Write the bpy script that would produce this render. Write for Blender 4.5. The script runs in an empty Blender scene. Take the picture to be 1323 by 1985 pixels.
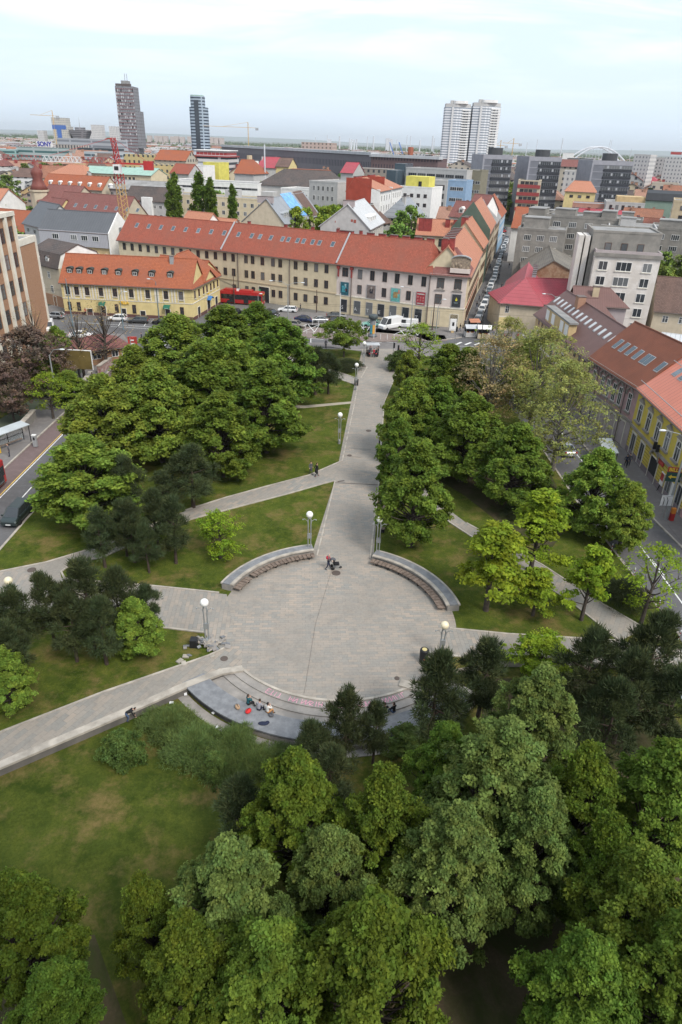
import bpy, math, random
import numpy as np
from mathutils import Vector, Matrix
random.seed(7); rng = np.random.default_rng(7)
S = bpy.context.scene; COL = S.collection; rad = math.radians

# ---------------------------------------------------------------- camera, sky, sun, exposure
CH = 36.0; PITCH = rad(28.4); ROLL = rad(2.0); FPX = 1323.3; CX, CY = 661.5, 992.5
cam = bpy.data.cameras.new("camera"); cam_o = bpy.data.objects.new("camera", cam); COL.objects.link(cam_o)
cam.sensor_fit = 'VERTICAL'; cam.sensor_height = 36.0; cam.sensor_width = 24.0; cam.lens = 36.0*FPX/1985.0
cam.clip_start = 0.5; cam.clip_end = 60000
_cp, _sp, _cr, _sr = math.cos(PITCH), math.sin(PITCH), math.cos(ROLL), math.sin(ROLL)
FWD = Vector((0, _cp, -_sp)); _r0 = Vector((1, 0, 0)); _u0 = Vector((0, _sp, _cp))
RGT = _cr*_r0 + _sr*_u0; UPV = -_sr*_r0 + _cr*_u0
_m = Matrix((RGT, UPV, -FWD)).transposed().to_4x4(); _m.translation = (0, 0, CH)
cam_o.matrix_world = _m; S.camera = cam_o

SUN_AZ, SUN_EL = rad(140), rad(48)         # high, behind the viewer and to the right
w = bpy.data.worlds.new("World"); S.world = w; w.use_nodes = True
nt = w.node_tree; nt.nodes.clear()
def N(t, typ, **k):
    n = t.nodes.new(typ)
    for a, b in k.items(): setattr(n, a, b)
    return n
_out = N(nt, 'ShaderNodeOutputWorld'); _bg = N(nt, 'ShaderNodeBackground')
_sky = N(nt, 'ShaderNodeTexSky', sky_type='NISHITA', sun_disc=False, sun_elevation=SUN_EL, sun_rotation=SUN_AZ)
_sky.air_density = 1.0; _sky.dust_density = 2.5; _sky.altitude = 200
_bg.inputs[1].default_value = 0.10
_tc = N(nt, 'ShaderNodeTexCoord'); _sep = N(nt, 'ShaderNodeSeparateXYZ'); nt.links.new(_tc.outputs['Generated'], _sep.inputs[0])
def wm(op, a, b=None):
    n = N(nt, 'ShaderNodeMath', operation=op)
    for i, v in enumerate((a, b)):
        if v is None: continue
        if isinstance(v, (int, float)): n.inputs[i].default_value = v
        else: nt.links.new(v, n.inputs[i])
    return n.outputs[0]
_zz = wm('ADD', wm('MAXIMUM', _sep.outputs[2], 0.0), 0.10)
_cmb = N(nt, 'ShaderNodeCombineXYZ'); nt.links.new(wm('DIVIDE', _sep.outputs[0], _zz), _cmb.inputs[0]); nt.links.new(wm('MULTIPLY', wm('DIVIDE', _sep.outputs[1], _zz), 1.7), _cmb.inputs[1])
_n1 = N(nt, 'ShaderNodeTexNoise'); _n1.inputs['Scale'].default_value = 0.55; _n1.inputs['Detail'].default_value = 9; _n1.inputs['Roughness'].default_value = 0.58; _n1.inputs['Distortion'].default_value = 0.5
nt.links.new(_cmb.outputs[0], _n1.inputs['Vector'])
_rmp = N(nt, 'ShaderNodeMapRange'); _rmp.inputs[1].default_value = 0.44; _rmp.inputs[2].default_value = 0.64
nt.links.new(_n1.outputs[0], _rmp.inputs[0])
# the cover is thicker high up; low down it is a thin even veil
_hi = N(nt, 'ShaderNodeMapRange'); _hi.interpolation_type = 'SMOOTHSTEP'
for _i, _v in ((1, 0.045), (2, 0.17), (3, 0.10), (4, 1.0)): _hi.inputs[_i].default_value = _v
nt.links.new(_sep.outputs[2], _hi.inputs[0])
_cov = wm('ADD', wm('MULTIPLY', wm('MULTIPLY', _rmp.outputs[0], _hi.outputs[0]), 0.80), 0.16)
_veil = N(nt, 'ShaderNodeMix', data_type='RGBA'); _veil.inputs[0].default_value = 0.78
nt.links.new(_sky.outputs[0], _veil.inputs[6]); _veil.inputs[7].default_value = (6.2, 7.7, 9.3, 1)
_mx = N(nt, 'ShaderNodeMix', data_type='RGBA'); nt.links.new(_cov, _mx.inputs[0]); nt.links.new(_veil.outputs[2], _mx.inputs[6]); _mx.inputs[7].default_value = (9.8, 9.9, 10.0, 1)
nt.links.new(_mx.outputs[2], _bg.inputs[0]); nt.links.new(_bg.outputs[0], _out.inputs[0])

sun = bpy.data.lights.new("sun", 'SUN'); sun.energy = 2.7; sun.angle = rad(20); sun.color = (1.0, 0.95, 0.88)
sun_o = bpy.data.objects.new("sun", sun); COL.objects.link(sun_o)
sun_o.rotation_euler = Vector((math.sin(SUN_AZ)*math.cos(SUN_EL), math.cos(SUN_AZ)*math.cos(SUN_EL), math.sin(SUN_EL))).to_track_quat('Z', 'Y').to_euler()
sun_o.location = (60, -60, 120)
S.view_settings.view_transform = 'Standard'; S.view_settings.look = 'None'; S.view_settings.exposure = 0.48; S.view_settings.gamma = 1.0
S.cycles.max_bounces = 6; S.cycles.diffuse_bounces = 3; S.cycles.glossy_bounces = 2; S.cycles.transmission_bounces = 4
S.cycles.transparent_max_bounces = 6; S.cycles.volume_bounces = 0
S.cycles.use_denoising = True

# ---------------------------------------------------------------- layout: where a sight line meets a level or a distance
def ray(px, py): return FWD + RGT*((px-CX)/FPX) - UPV*((py-CY)/FPX)
def G(px, py, z=0.0):
    d = ray(px, py); t = (z-CH)/d.z; return Vector((d.x*t, d.y*t, z))
def atY(px, py, Y):
    d = ray(px, py); t = Y/d.y; return Vector((d.x*t, Y, CH+d.z*t))
def proj(p):
    v = Vector(p)-Vector((0, 0, CH)); z = v.dot(FWD); return CX+FPX*v.dot(RGT)/z, CY-FPX*v.dot(UPV)/z
def Xat(px, Y, z):                      # x of the point at distance Y, height z seen in column px
    a, b = -3*Y, 3*Y
    for _ in range(50):
        m = (a+b)/2
        if proj((m, Y, z))[0] < px: a = m
        else: b = m
    return a

# ---------------------------------------------------------------- materials
MATS = {}
def mat(name, col, rough=0.8, var=0.12, scale=0.6, kind='plain', metal=0.0, spec=0.3, col2=None, p=(1, 1), bump=0.0, objrand=0.0, world=False, trans=0.0):
    if name in MATS: return MATS[name]
    m = bpy.data.materials.new(name); m.use_nodes = True; t = m.node_tree; L = t.links
    b = t.nodes['Principled BSDF']; b.inputs['Roughness'].default_value = rough; b.inputs['Metallic'].default_value = metal; b.inputs['Specular IOR Level'].default_value = spec
    def val(i, v):
        if isinstance(v, (int, float)): i.default_value = v
        elif isinstance(v, tuple): i.default_value = (*v, 1) if len(v) == 3 else v
        else: L.new(v, i)
    def mth(op, a, bb=0.0, c=None):
        n = N(t, 'ShaderNodeMath', operation=op); val(n.inputs[0], a); val(n.inputs[1], bb)
        if c is not None: val(n.inputs[2], c)
        return n.outputs[0]
    def mix(f, a, bb, bt='MIX'):
        n = N(t, 'ShaderNodeMix', data_type='RGBA', blend_type=bt); val(n.inputs[0], f); val(n.inputs[6], a); val(n.inputs[7], bb); return n.outputs[2]
    if world: vec = N(t, 'ShaderNodeNewGeometry').outputs['Position']
    else: vec = N(t, 'ShaderNodeTexCoord').outputs['Object']
    def noise(sc, det=4, v=None, ro=0.55, dist=0.0):
        n = N(t, 'ShaderNodeTexNoise'); n.inputs['Scale'].default_value = sc; n.inputs['Detail'].default_value = det; n.inputs['Roughness'].default_value = ro; n.inputs['Distortion'].default_value = dist
        L.new(v or vec, n.inputs['Vector']); return n.outputs[0]
    def rng_(v, a, bb, c=0.0, d=1.0):
        n = N(t, 'ShaderNodeMapRange'); val(n.inputs[0], v)
        for i, x in enumerate((a, bb, c, d)): n.inputs[i+1].default_value = x
        return n.outputs[0]
    def sep(v=None):
        n = N(t, 'ShaderNodeSeparateXYZ'); L.new(v or vec, n.inputs[0]); return n.outputs
    def comb(x, y, z=0.0):
        n = N(t, 'ShaderNodeCombineXYZ'); val(n.inputs[0], x); val(n.inputs[1], y); val(n.inputs[2], z); return n.outputs[0]
    c = (*col, 1); col2_ = (*(col2 or [x*0.6 for x in col]), 1); out = c; hgt = None
    def brick(vv, bw, bh, ms, c1, c2, cm, off=0.5):
        n = N(t, 'ShaderNodeTexBrick'); n.offset = off; L.new(vv, n.inputs['Vector']); n.inputs['Scale'].default_value = 1
        n.inputs['Brick Width'].default_value = bw; n.inputs['Row Height'].default_value = bh; n.inputs['Mortar Size'].default_value = ms; n.inputs['Mortar Smooth'].default_value = 0.1
        val(n.inputs['Color1'], c1); val(n.inputs['Color2'], c2); val(n.inputs['Mortar'], cm); return n
    if kind == 'plain':
        out = mix(rng_(noise(scale), 0.3, 0.7, 0, 1), tuple(x*(1-var) for x in col)+(1,), tuple(min(1, x*(1+var)) for x in col)+(1,))
    elif kind == 'plaster':
        s = sep(); streak = comb(mth('MULTIPLY', mth('ADD', s[0], s[1]), 1.6), mth('MULTIPLY', s[2], 0.22), 0.0)
        a = mix(rng_(noise(0.7, 6), 0.35, 0.7, 0, 1), tuple(x*(1-var) for x in col)+(1,), tuple(min(1, x*(1+var*.7)) for x in col)+(1,))
        out = mix(rng_(noise(1.0, 5, streak), 0.52, 0.78, 0, min(1, var*2.6)), a, col2_)
    elif kind == 'patchy':            # peeled, stained render
        a = mix(rng_(noise(scale, 7, None, 0.62), 0.40, 0.56, 0, 1), c, col2_)
        out = mix(rng_(noise(2.6, 6), 0.35, 0.75, 0, .55), a, tuple(x*.72 for x in col)+(1,))
    elif kind == 'tile':              # rows of roof tiles
        s = sep(); v2 = comb(mth('ADD', s[0], s[1]), mth('MULTIPLY', s[2], 1.4), 0.0)
        k = brick(v2, p[0]*.3, p[1]*.36, 0.03, tuple(min(1, x*(1+var)) for x in col)+(1,), tuple(x*(1-var) for x in col)+(1,), tuple(x*.45 for x in col)+(1,))
        big = rng_(noise(0.25, 6), 0.38, 0.68, 0, 0.75)
        out = mix(big, k.outputs[0], col2_); hgt = k.outputs[1]; bump = bump or -0.25
    elif kind == 'seam':              # sheet metal with standing seams running up the slope
        s = sep(); f = mth('FRACT', mth('DIVIDE', mth('ADD', s[0], 50.0), p[0])); ln = mth('LESS_THAN', f, 0.09)
        a = mix(rng_(noise(0.5, 5), 0.35, 0.7, 0, 1), c, tuple(x*(1-var) for x in col)+(1,))
        out = mix(mth('MULTIPLY', ln, .75), a, tuple(x*.45 for x in col)+(1,)); hgt = ln; bump = bump or 0.3
    elif kind == 'brick':
        s = sep(); v2 = comb(mth('ADD', s[0], s[1]), s[2], 0.0)
        k = brick(v2, .30*p[0], .10*p[1], .012, c, col2_, tuple(x*.8+.05 for x in col)+(1,))
        out = mix(rng_(noise(0.8, 6), 0.4, 0.65, 0, .5), k.outputs[0], tuple(x*(1-var) for x in col)+(1,))
    elif kind == 'winwall':           # far facade: rows of window openings too small to be parts
        s = sep(); u = mth('FRACT', mth('DIVIDE', mth('ADD', mth('ADD', s[0], s[1]), 100.3), p[0])); v_ = mth('FRACT', mth('DIVIDE', mth('ADD', s[2], .2), p[1]))
        m_ = mth('MULTIPLY', mth('MULTIPLY', mth('GREATER_THAN', u, .30), mth('LESS_THAN', u, .68)), mth('MULTIPLY', mth('GREATER_THAN', v_, .28), mth('LESS_THAN', v_, .74)))
        up = sep(N(t, 'ShaderNodeNewGeometry').outputs['Normal'])[2]; m_ = mth('MULTIPLY', m_, mth('LESS_THAN', up, .3))
        a = mix(rng_(noise(0.35, 6), 0.35, 0.7, 0, 1), c, tuple(x*(1-var) for x in col)+(1,)); out = mix(m_, a, (*(col2 or (.05, .055, .065)), 1))
    elif kind == 'bands':             # far facade: continuous window bands
        s = sep(); v_ = mth('FRACT', mth('DIVIDE', mth('ADD', s[2], .2), p[1])); u = mth('FRACT', mth('DIVIDE', mth('ADD', mth('ADD', s[0], s[1]), 100.3), p[0]))
        m_ = mth('MULTIPLY', mth('MULTIPLY', mth('GREATER_THAN', v_, .35), mth('LESS_THAN', v_, .80)), mth('LESS_THAN', u, .93))
        up = sep(N(t, 'ShaderNodeNewGeometry').outputs['Normal'])[2]; m_ = mth('MULTIPLY', m_, mth('LESS_THAN', up, .3))
        out = mix(m_, c, (*(col2 or (.05, .06, .07)), 1))
    elif kind == 'paving':            # stone slabs laid in rows; p = (width, height), scale = rotation in degrees
        mp = N(t, 'ShaderNodeMapping'); mp.inputs['Rotation'].default_value = (0, 0, rad(scale)); L.new(vec, mp.inputs[0])
        wob = noise(.35, 3, mp.outputs[0])
        k = brick(mp.outputs[0], p[0], p[1], .010, c, tuple(x*.80 for x in col)+(1,), tuple(x*.42 for x in col)+(1,), .37)
        k2 = brick(mp.outputs[0], p[0], p[1], .0, (1.09, 1.0, .93, 1), (.87, .96, 1.03, 1), (1, 1, 1, 1), .37); k2.inputs['Bias'].default_value = -.1
        a = mix(1.0, k.outputs[0], k2.outputs[0], 'MULTIPLY')
        a = mix(rng_(noise(.16, 7, None, .62), .40, .66, 0, .85), a, tuple(x*.70 for x in col)+(1,))
        a = mix(rng_(noise(.9, 6), .50, .72, 0, .5), a, tuple(x*.58 for x in col)+(1,))
        out = mix(rng_(noise(5.0, 4), .3, .75, 0, .28), a, tuple(min(1, x*1.25) for x in col)+(1,)); hgt = k.outputs[1]; bump = -.3
    elif kind == 'asphalt':
        a = mix(rng_(noise(.12, 6), .35, .68, 0, .8), c, tuple(x*.66 for x in col)+(1,))
        a = mix(rng_(noise(1.3, 5, None, .7), .5, .72, 0, .4), a, tuple(x*1.45 for x in col)+(1,))
        k = brick(vec, 9.0, 5.5, .03, (1, 1, 1, 1), (.84, .84, .86, 1), (.55, .55, .55, 1), .3); out = mix(.8, a, k.outputs[0], 'MULTIPLY')
    elif kind == 'lawn':
        g = mix(rng_(noise(.22, 7, None, .65), .36, .62), c, (col[0]*.42, col[1]*.52, col[2]*.5, 1))
        g = mix(rng_(noise(1.1, 6, None, .75), .42, .66, 0, .75), g, (col[0]*1.5, col[1]*1.30, col[2]*1.2, 1))
        g = mix(rng_(noise(6.0, 5, None, .85), .42, .62, 0, .6), g, (col[0]*.42, col[1]*.50, col[2]*.5, 1))
        m1 = rng_(noise(.30, 8, None, .72), .49, .64, 0, 1.0); g = mix(mth('MULTIPLY', m1, rng_(noise(3.5, 5, None, .8), .35, .6, .35, .95)), g, (.165, .120, .048, 1))
        g = mix(rng_(noise(24., 2, None, .9), .70, .74, 0, .8), g, (.50, .50, .46, 1)) if p[0] > 1 else g
        out = g; hgt = noise(14., 4, None, .85); bump = .8
    elif kind == 'soil':
        g = mix(rng_(noise(.35, 6, None, .65, .8), .40, .60), c, col2_); out = mix(rng_(noise(6., 4, None, .7), .35, .7, 0, .6), g, tuple(x*.55 for x in col)+(1,)); hgt = noise(9., 4); bump = .4
    elif kind == 'land':              # the far plain: fields, woods and roofs, each with its own colour
        s = sep()
        a = mix(rng_(noise(.0011, 8, None, .6), .42, .6), (.055, .068, .045, 1), (.11, .115, .085, 1))
        a = mix(rng_(noise(.004, 7, None, .65), .50, .60), a, (.035, .055, .025, 1))
        k = N(t, 'ShaderNodeTexVoronoi'); k.inputs['Scale'].default_value = .012; L.new(vec, k.inputs['Vector'])
        a = mix(mth('MULTIPLY', rng_(noise(.0008, 5), .46, .54), rng_(k.outputs['Distance'], .42, .35)), a, (.30, .28, .265, 1)); out = a
    elif kind == 'leaf':
        n = N(t, 'ShaderNodeObjectInfo')
        a = mix(rng_(noise(.55, 4), .32, .68), c, col2_)
        hs = N(t, 'ShaderNodeHueSaturation'); L.new(a, hs.inputs['Color']); L.new(rng_(n.outputs['Random'], 0, 1, .49-objrand*.25, .50+objrand*.30), hs.inputs['Hue']); L.new(rng_(n.outputs['Random'], 0, 1, 1-objrand*1.2, 1+objrand*2.5), hs.inputs['Value'])
        at = N(t, 'ShaderNodeAttribute'); at.attribute_name = 'leafcol'
        out = mix(1.0, hs.outputs[0], at.outputs['Color'], 'MULTIPLY')
    elif kind == 'glass':
        n = N(t, 'ShaderNodeObjectInfo'); out = mix(rng_(n.outputs['Random'], .70, 1.0, 0, .6), c, col2_)
    elif kind == 'stripes':
        s = sep(); f = mth('LESS_THAN', mth('FRACT', mth('MULTIPLY', s[2], p[0])), .5); out = mix(f, c, col2_)
    elif kind == 'flat': out = None
    if out is None: b.inputs['Base Color'].default_value = c
    elif isinstance(out, tuple): b.inputs['Base Color'].default_value = out
    else: L.new(out, b.inputs['Base Color'])
    if bump and hgt is not None:
        n = N(t, 'ShaderNodeBump'); n.inputs['Strength'].default_value = abs(bump); n.inputs['Distance'].default_value = .05 if bump > 0 else .03; n.invert = bump < 0; L.new(hgt, n.inputs['Height']); L.new(n.outputs[0], b.inputs['Normal'])
    if kind == 'leaf' and trans:
        tr = N(t, 'ShaderNodeBsdfTranslucent'); L.new(out, tr.inputs[0]); ms = N(t, 'ShaderNodeMixShader'); ms.inputs[0].default_value = trans
        L.new(b.outputs[0], ms.inputs[1]); L.new(tr.outputs[0], ms.inputs[2]); L.new(ms.outputs[0], t.nodes['Material Output'].inputs[0])
    MATS[name] = m; return m

# ---------------------------------------------------------------- mesh building and tagging
class MB:
    def __init__(s): s.v = []; s.f = []; s.m = []; s.mats = []
    def mi(s, m):
        if m not in s.mats: s.mats.append(m)
        return s.mats.index(m)
    def poly(s, pts, m, faces=None):
        o = len(s.v); s.v += [tuple(p) for p in pts]; k = s.mi(m)
        for f in (faces or [tuple(range(len(pts)))]): s.f.append(tuple(o+i for i in f)); s.m.append(k)
        return s
    def box(s, c, d, m, rz=0.0, taper=1.0):
        x, y, z = d[0]/2, d[1]/2, d[2]/2; cs, sn = math.cos(rz), math.sin(rz); P = []
        for k, zz in ((1, -z), (taper, z)):
            for a, b in ((-x, -y), (x, -y), (x, y), (-x, y)):
                a *= k; b *= k; P.append((c[0]+a*cs-b*sn, c[1]+a*sn+b*cs, c[2]+zz))
        return s.poly(P, m, [(3, 2, 1, 0), (4, 5, 6, 7), (0, 1, 5, 4), (1, 2, 6, 5), (2, 3, 7, 6), (3, 0, 4, 7)])
    def b2(s, p, q, m): return s.box([(p[i]+q[i])/2 for i in range(3)], [abs(q[i]-p[i]) for i in range(3)], m)
    def prism(s, pts, z0, z1, m, mtop=None):
        n = len(pts); area = sum(pts[i][0]*pts[(i+1) % n][1]-pts[(i+1) % n][0]*pts[i][1] for i in range(n))
        if area < 0: pts = pts[::-1]
        P = [(p[0], p[1], z0) for p in pts]+[(p[0], p[1], z1) for p in pts]
        s.poly(P, m, [tuple(range(n-1, -1, -1))]+[(i, (i+1) % n, (i+1) % n+n, i+n) for i in range(n)]); o = len(s.v)-2*n
        s.f.append(tuple(range(o+n, o+2*n))); s.m.append(s.mi(mtop or m)); return s
    def tube(s, path, r, m, n=6, cap=True):
        path = [Vector(p) for p in path]; rs = r if isinstance(r, (list, tuple)) else [r]*len(path); o = len(s.v); k = s.mi(m)
        for i, p in enumerate(path):
            d = (path[min(i+1, len(path)-1)]-path[max(i-1, 0)]).normalized(); a = d.orthogonal().normalized() if abs(d.z) < .95 else Vector((1, 0, 0)); a = (a-d*a.dot(d)).normalized(); b = d.cross(a)
            for j in range(n):
                t = 2*math.pi*j/n; s.v.append(tuple(p+(a*math.cos(t)+b*math.sin(t))*rs[i]))
        for i in range(len(path)-1):
            for j in range(n):
                s.f.append((o+i*n+j, o+i*n+(j+1) % n, o+(i+1)*n+(j+1) % n, o+(i+1)*n+j)); s.m.append(k)
        if cap:
            s.f.append(tuple(o+j for j in range(n-1, -1, -1))); s.m.append(k); e = o+(len(path)-1)*n; s.f.append(tuple(e+j for j in range(n))); s.m.append(k)
        return s
    def ball(s, c, r, m, n=12, k=8, sc=(1, 1, 1)):
        P = []; F = []
        for i in range(k+1):
            th = math.pi*i/k
            for j in range(n):
                ph = 2*math.pi*j/n; P.append((c[0]+r*sc[0]*math.sin(th)*math.cos(ph), c[1]+r*sc[1]*math.sin(th)*math.sin(ph), c[2]+r*sc[2]*math.cos(th)))
        for i in range(k):
            for j in range(n): F.append((i*n+j, (i+1)*n+j, (i+1)*n+(j+1) % n, i*n+(j+1) % n))
        return s.poly(P, m, F)
    def lathe(s, c, prof, m, n=12):
        return s.tube([(c[0], c[1], c[2]+z) for r, z in prof], [r for r, z in prof], m, n)
    def shell(s, V, F, t, m):         # sheet of thickness t below the given top faces
        n = len(V); P = list(V)+[(p[0], p[1], p[2]-t) for p in V]; E = {}
        FF = [tuple(f) for f in F]+[tuple(i+n for i in reversed(f)) for f in F]
        for f in F:
            for a, b in zip(f, f[1:]+f[:1]): E[(a, b)] = 1
        for (a, b) in E:
            if (b, a) not in E: FF.append((b, a, a+n, b+n))
        return s.poly(P, m, FF)
    def mesh(s, name, smooth=False):
        me = bpy.data.meshes.new(name); me.from_pydata(s.v, [], s.f)
        for m in s.mats: me.materials.append(m)
        me.polygons.foreach_set('material_index', s.m)
        if smooth: me.polygons.foreach_set('use_smooth', [True]*len(s.f))
        me.update(); return me
    def build(s, name, parent=None, smooth=False, loc=None, rz=0.0):
        return link(s.mesh(name, smooth), name, parent, loc, rz)
def link(me, name, parent=None, loc=None, rz=0.0):
    o = bpy.data.objects.new(name, me); COL.objects.link(o)
    if loc is not None: o.location = loc
    if rz: o.rotation_euler = (0, 0, rz)
    if parent: o.parent = parent
    return o
def tag(o, label, cat=None, group=None, kind=None):
    if label: o['label'] = label
    if cat: o['category'] = cat
    if group: o['group'] = group
    if kind: o['kind'] = kind
    return o
def thing(name, label, cat, loc=(0, 0, 0), rz=0.0, group=None, scale=1.0):
    o = bpy.data.objects.new(name, None); COL.objects.link(o); o.location = loc; o.rotation_euler = (0, 0, rz); o.scale = (scale,)*3 if not isinstance(scale, tuple) else scale
    o.empty_display_size = .2
    return tag(o, label, cat, group)
KIDS = {}
def dup(root, loc, rz, label, group=None, scale=None):
    r = root.copy(); COL.objects.link(r); r.location = loc; r.rotation_euler = (0, 0, rz); r['label'] = label
    if group: r['group'] = group
    if scale: r.scale = scale if isinstance(scale, tuple) else (scale,)*3
    def rec(src, dst):
        for ch in KIDSOF(src):
            c = ch.copy(); COL.objects.link(c); c.parent = dst; rec(ch, c)
    rec(root, r); return r
def KIDSOF(o):
    if o.name not in KIDS:
        KIDS[o.name] = list(o.children); 
    return KIDS[o.name]
def struct(name, mb, smooth=False): return tag(mb.build(name, smooth=smooth), None, kind='structure')
# ---------------------------------------------------------------- ground, roads, park
m_land = mat('land', (.07, .08, .05), .95, kind='land', world=True)
m_asph = mat('asphalt', (.125, .122, .124), .9, kind='asphalt', world=True)
m_walk = mat('footway', (.195, .180, .172), .9, kind='asphalt', world=True)
m_red = mat('bus_lane', (.16, .115, .11), .9, kind='asphalt', world=True)
m_lawn = mat('lawn', (.080, .104, .018), .95, kind='lawn', world=True, spec=.03, p=(2, 1))
m_lawn2 = mat('lawn_shade_painted', (.070, .090, .017), .95, kind='lawn', world=True, spec=.03)  # darker lawn copy: foreground shade painted into the green
m_soil = mat('soil', (.085, .068, .042), .95, kind='soil', col2=(.040, .052, .016), world=True, spec=.03)
m_pave = mat('paving', (.300, .272, .238), .75, kind='paving', scale=-4.2, p=(.72, .30), world=True)
m_pave_r = mat('paving_cross', (.295, .270, .238), .75, kind='paving', scale=86, p=(.80, .34), world=True)
m_pave_d = mat('paving_diagonal', (.290, .265, .232), .75, kind='paving', scale=-62, p=(.9, .42), world=True)
m_stone = mat('kerbstone', (.35, .315, .27), .85, var=.28, scale=1.2, world=True)
m_granite = mat('granite', (.165, .17, .18), .85, var=.35, scale=1.5, kind='patchy', col2=(.22, .225, .235), world=True)
m_conc = mat('concrete', (.30, .275, .25), .9, var=.3, kind='patchy', scale=.8, col2=(.22, .205, .19), world=True)
m_white = mat('road_paint', (.62, .62, .60), .8, var=.25, scale=3, world=True)
m_yell = mat('yellow_paint', (.60, .40, .08), .8, var=.25, scale=3, world=True)
m_chalk = mat('pink_chalk', (.62, .27, .36), .9, var=.3, scale=6, world=True)
m_iron = mat('cast_iron', (.09, .07, .06), .7)

def GP(pts, z=0.0): return [tuple(G(x, y, z))[:2] for x, y in pts]
R_ = 40000.0
g = MB(); hx0, hx1, hy0, hy1 = -33.2, 26.5, 8.0, 45.0
for (x0, y0, x1, y1) in ((-R_, -2000, hx0, R_), (hx1, -2000, R_, R_), (hx0, -2000, hx1, hy0), (hx0, hy1, hx1, R_)):
    g.poly([(x0, y0, -.04), (x1, y0, -.04), (x1, y1, -.04), (x0, y1, -.04)], m_land)
struct('ground', g)
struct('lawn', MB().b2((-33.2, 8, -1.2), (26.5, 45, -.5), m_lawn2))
arc = lambda cx, cy, r, a0, a1, n=28: [(cx+r*math.cos(rad(a0+(a1-a0)*i/n)), cy+r*math.sin(rad(a0+(a1-a0)*i/n))) for i in range(n+1)]
PC = (0.0, 47.3)
low_edge = GP([(-260, 1590), (0, 1487), (240, 1385), (360, 1333)])
park = [(-33.2, 46), (-33.0, 64), (-34, 90), (-36.4, 124), (-30, 131), (-20, 133), (-8, 133.6), (1, 134.6), (10, 134.4), (19, 129), (25, 120), (27, 90), (27.4, 68), (29, 46.6), (28.5, 43), (24, 42.8), (13, 42.4), (8.6, 41.0)] + arc(*PC, 9.95, -37, -146) + low_edge[::-1]
struct('lawn', MB().prism(park, -1.0, .12, m_stone, m_lawn))
A = [(-41.2, -20), (-33.3, -20), (-33.0, 64), (-34, 90), (-36.4, 124), (-30, 131), (-20, 133), (-8, 133.6), (10, 134.2), (19, 129), (25, 120), (27, 90), (27.4, 68), (29, 46.6), (29.3, -20), (36.8, -20), (35.6, 61.3), (34.1, 76), (33.3, 90), (35.5, 112), (38, 138), (60, 138), (120, 138), (120, 146), (60, 146), (41, 146), (30.5, 146.8), (82, 386), (76, 386), (24.5, 147), (17, 142.5), (14.5, 146), (-20, 150.5), (-29, 161), (-29, 182), (-60, 195), (-62, 188), (-34, 178), (-36, 154), (-120, 158), (-120, 141), (-46, 140), (-41, 130), (-41, 74)]
struct('road', MB().prism(A, -.9, 0.0, m_asph))
struct('bus_lane', MB().prism([(-41.15, 66), (-38.4, 66), (-38.1, 84), (-38.6, 118), (-41, 118)], -.5, .005, m_red))
for nm, pts in (('footway', [(-41.2, -20), (-41, 74), (-41, 130), (-46, 140), (-120, 141), (-120, 139), (-49, 136), (-45, 118), (-45.6, 82), (-52, 60), (-52, -20)]),
                ('footway', [(36.8, -20), (35.6, 61.3), (34.1, 76), (33.3, 90), (35.5, 112), (38, 138), (60, 138), (60, 134), (44, 130), (42.6, 112), (40.3, 90), (41.2, 66), (42, -20)]),
                ('footway', [(17, 142.5), (24.5, 147), (76, 386), (72, 386), (22, 158), (20, 154), (-4, 166), (-29, 167), (-29, 163), (-22, 155), (-14, 152.4), (14, 147)]),
                ('footway', [(30.5, 146.8), (34, 143.5), (60, 143.5), (60, 152), (34, 153), (92, 386), (87, 386)]),
                ('footway', [(-36, 154), (-36, 172), (-60, 187), (-72, 160), (-120, 162), (-120, 158)])):
    struct(nm, MB().prism(pts, -.8, .11, m_walk))
# block yards behind the street fronts
m_yard = mat('yard', (.16, .155, .145), .95, kind='asphalt', world=True)
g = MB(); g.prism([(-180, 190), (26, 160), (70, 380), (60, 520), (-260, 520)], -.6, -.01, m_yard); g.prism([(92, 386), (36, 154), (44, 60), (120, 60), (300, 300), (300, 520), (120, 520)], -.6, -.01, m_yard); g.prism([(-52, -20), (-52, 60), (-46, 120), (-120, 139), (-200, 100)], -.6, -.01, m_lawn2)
struct('yard', g); struct('street_surface', MB().prism([(28, 146), (36, 146), (93, 386), (70, 386)], -.6, -.004, m_walk))
ZP = .145
pv = MB()
pv.prism(arc(*PC, 10.15, -37, 218, 60) + [(-8.1, 41.6)] + arc(*PC, 9.9, 214, 323, 40)[1:-1], .0, ZP, m_pave)
struct('plaza', pv)
def path(pts, m, z=ZP, name='path'): struct(name, MB().prism(GP(pts, z), 0, z, m))
path([(600, 1090), (650, 930), (697, 700), (703, 676), (765, 676), (772, 720), (745, 780), (738, 870), (735, 935), (724, 1090)], m_pave, ZP+.004, 'promenade')
path([(664, 893), (600, 922), (520, 943), (440, 965), (360, 990), (250, 1032), (170, 1066), (90, 1090), (0, 1108), (-60, 1120), (-60, 1150), (120, 1124), (117, 1108), (140, 1093), (200, 1080), (300, 1036), (370, 1007), (480, 978), (560, 957), (630, 937), (649, 931)], m_pave_d, ZP+.008)
path([(440, 1152), (300, 1136), (200, 1128), (120, 1120), (60, 1112), (-80, 1100), (-80, 1185), (0, 1182), (150, 1197), (330, 1218), (395, 1226), (432, 1262), (450, 1200)], m_pave_r, ZP+.012)
path([(440, 1252), (405, 1272), (200, 1343), (0, 1421), (-200, 1500), (-240, 1575), (0, 1478), (240, 1378), (360, 1325), (425, 1300), (470, 1290), (470, 1262)], m_pave_d, ZP+.016)
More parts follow.
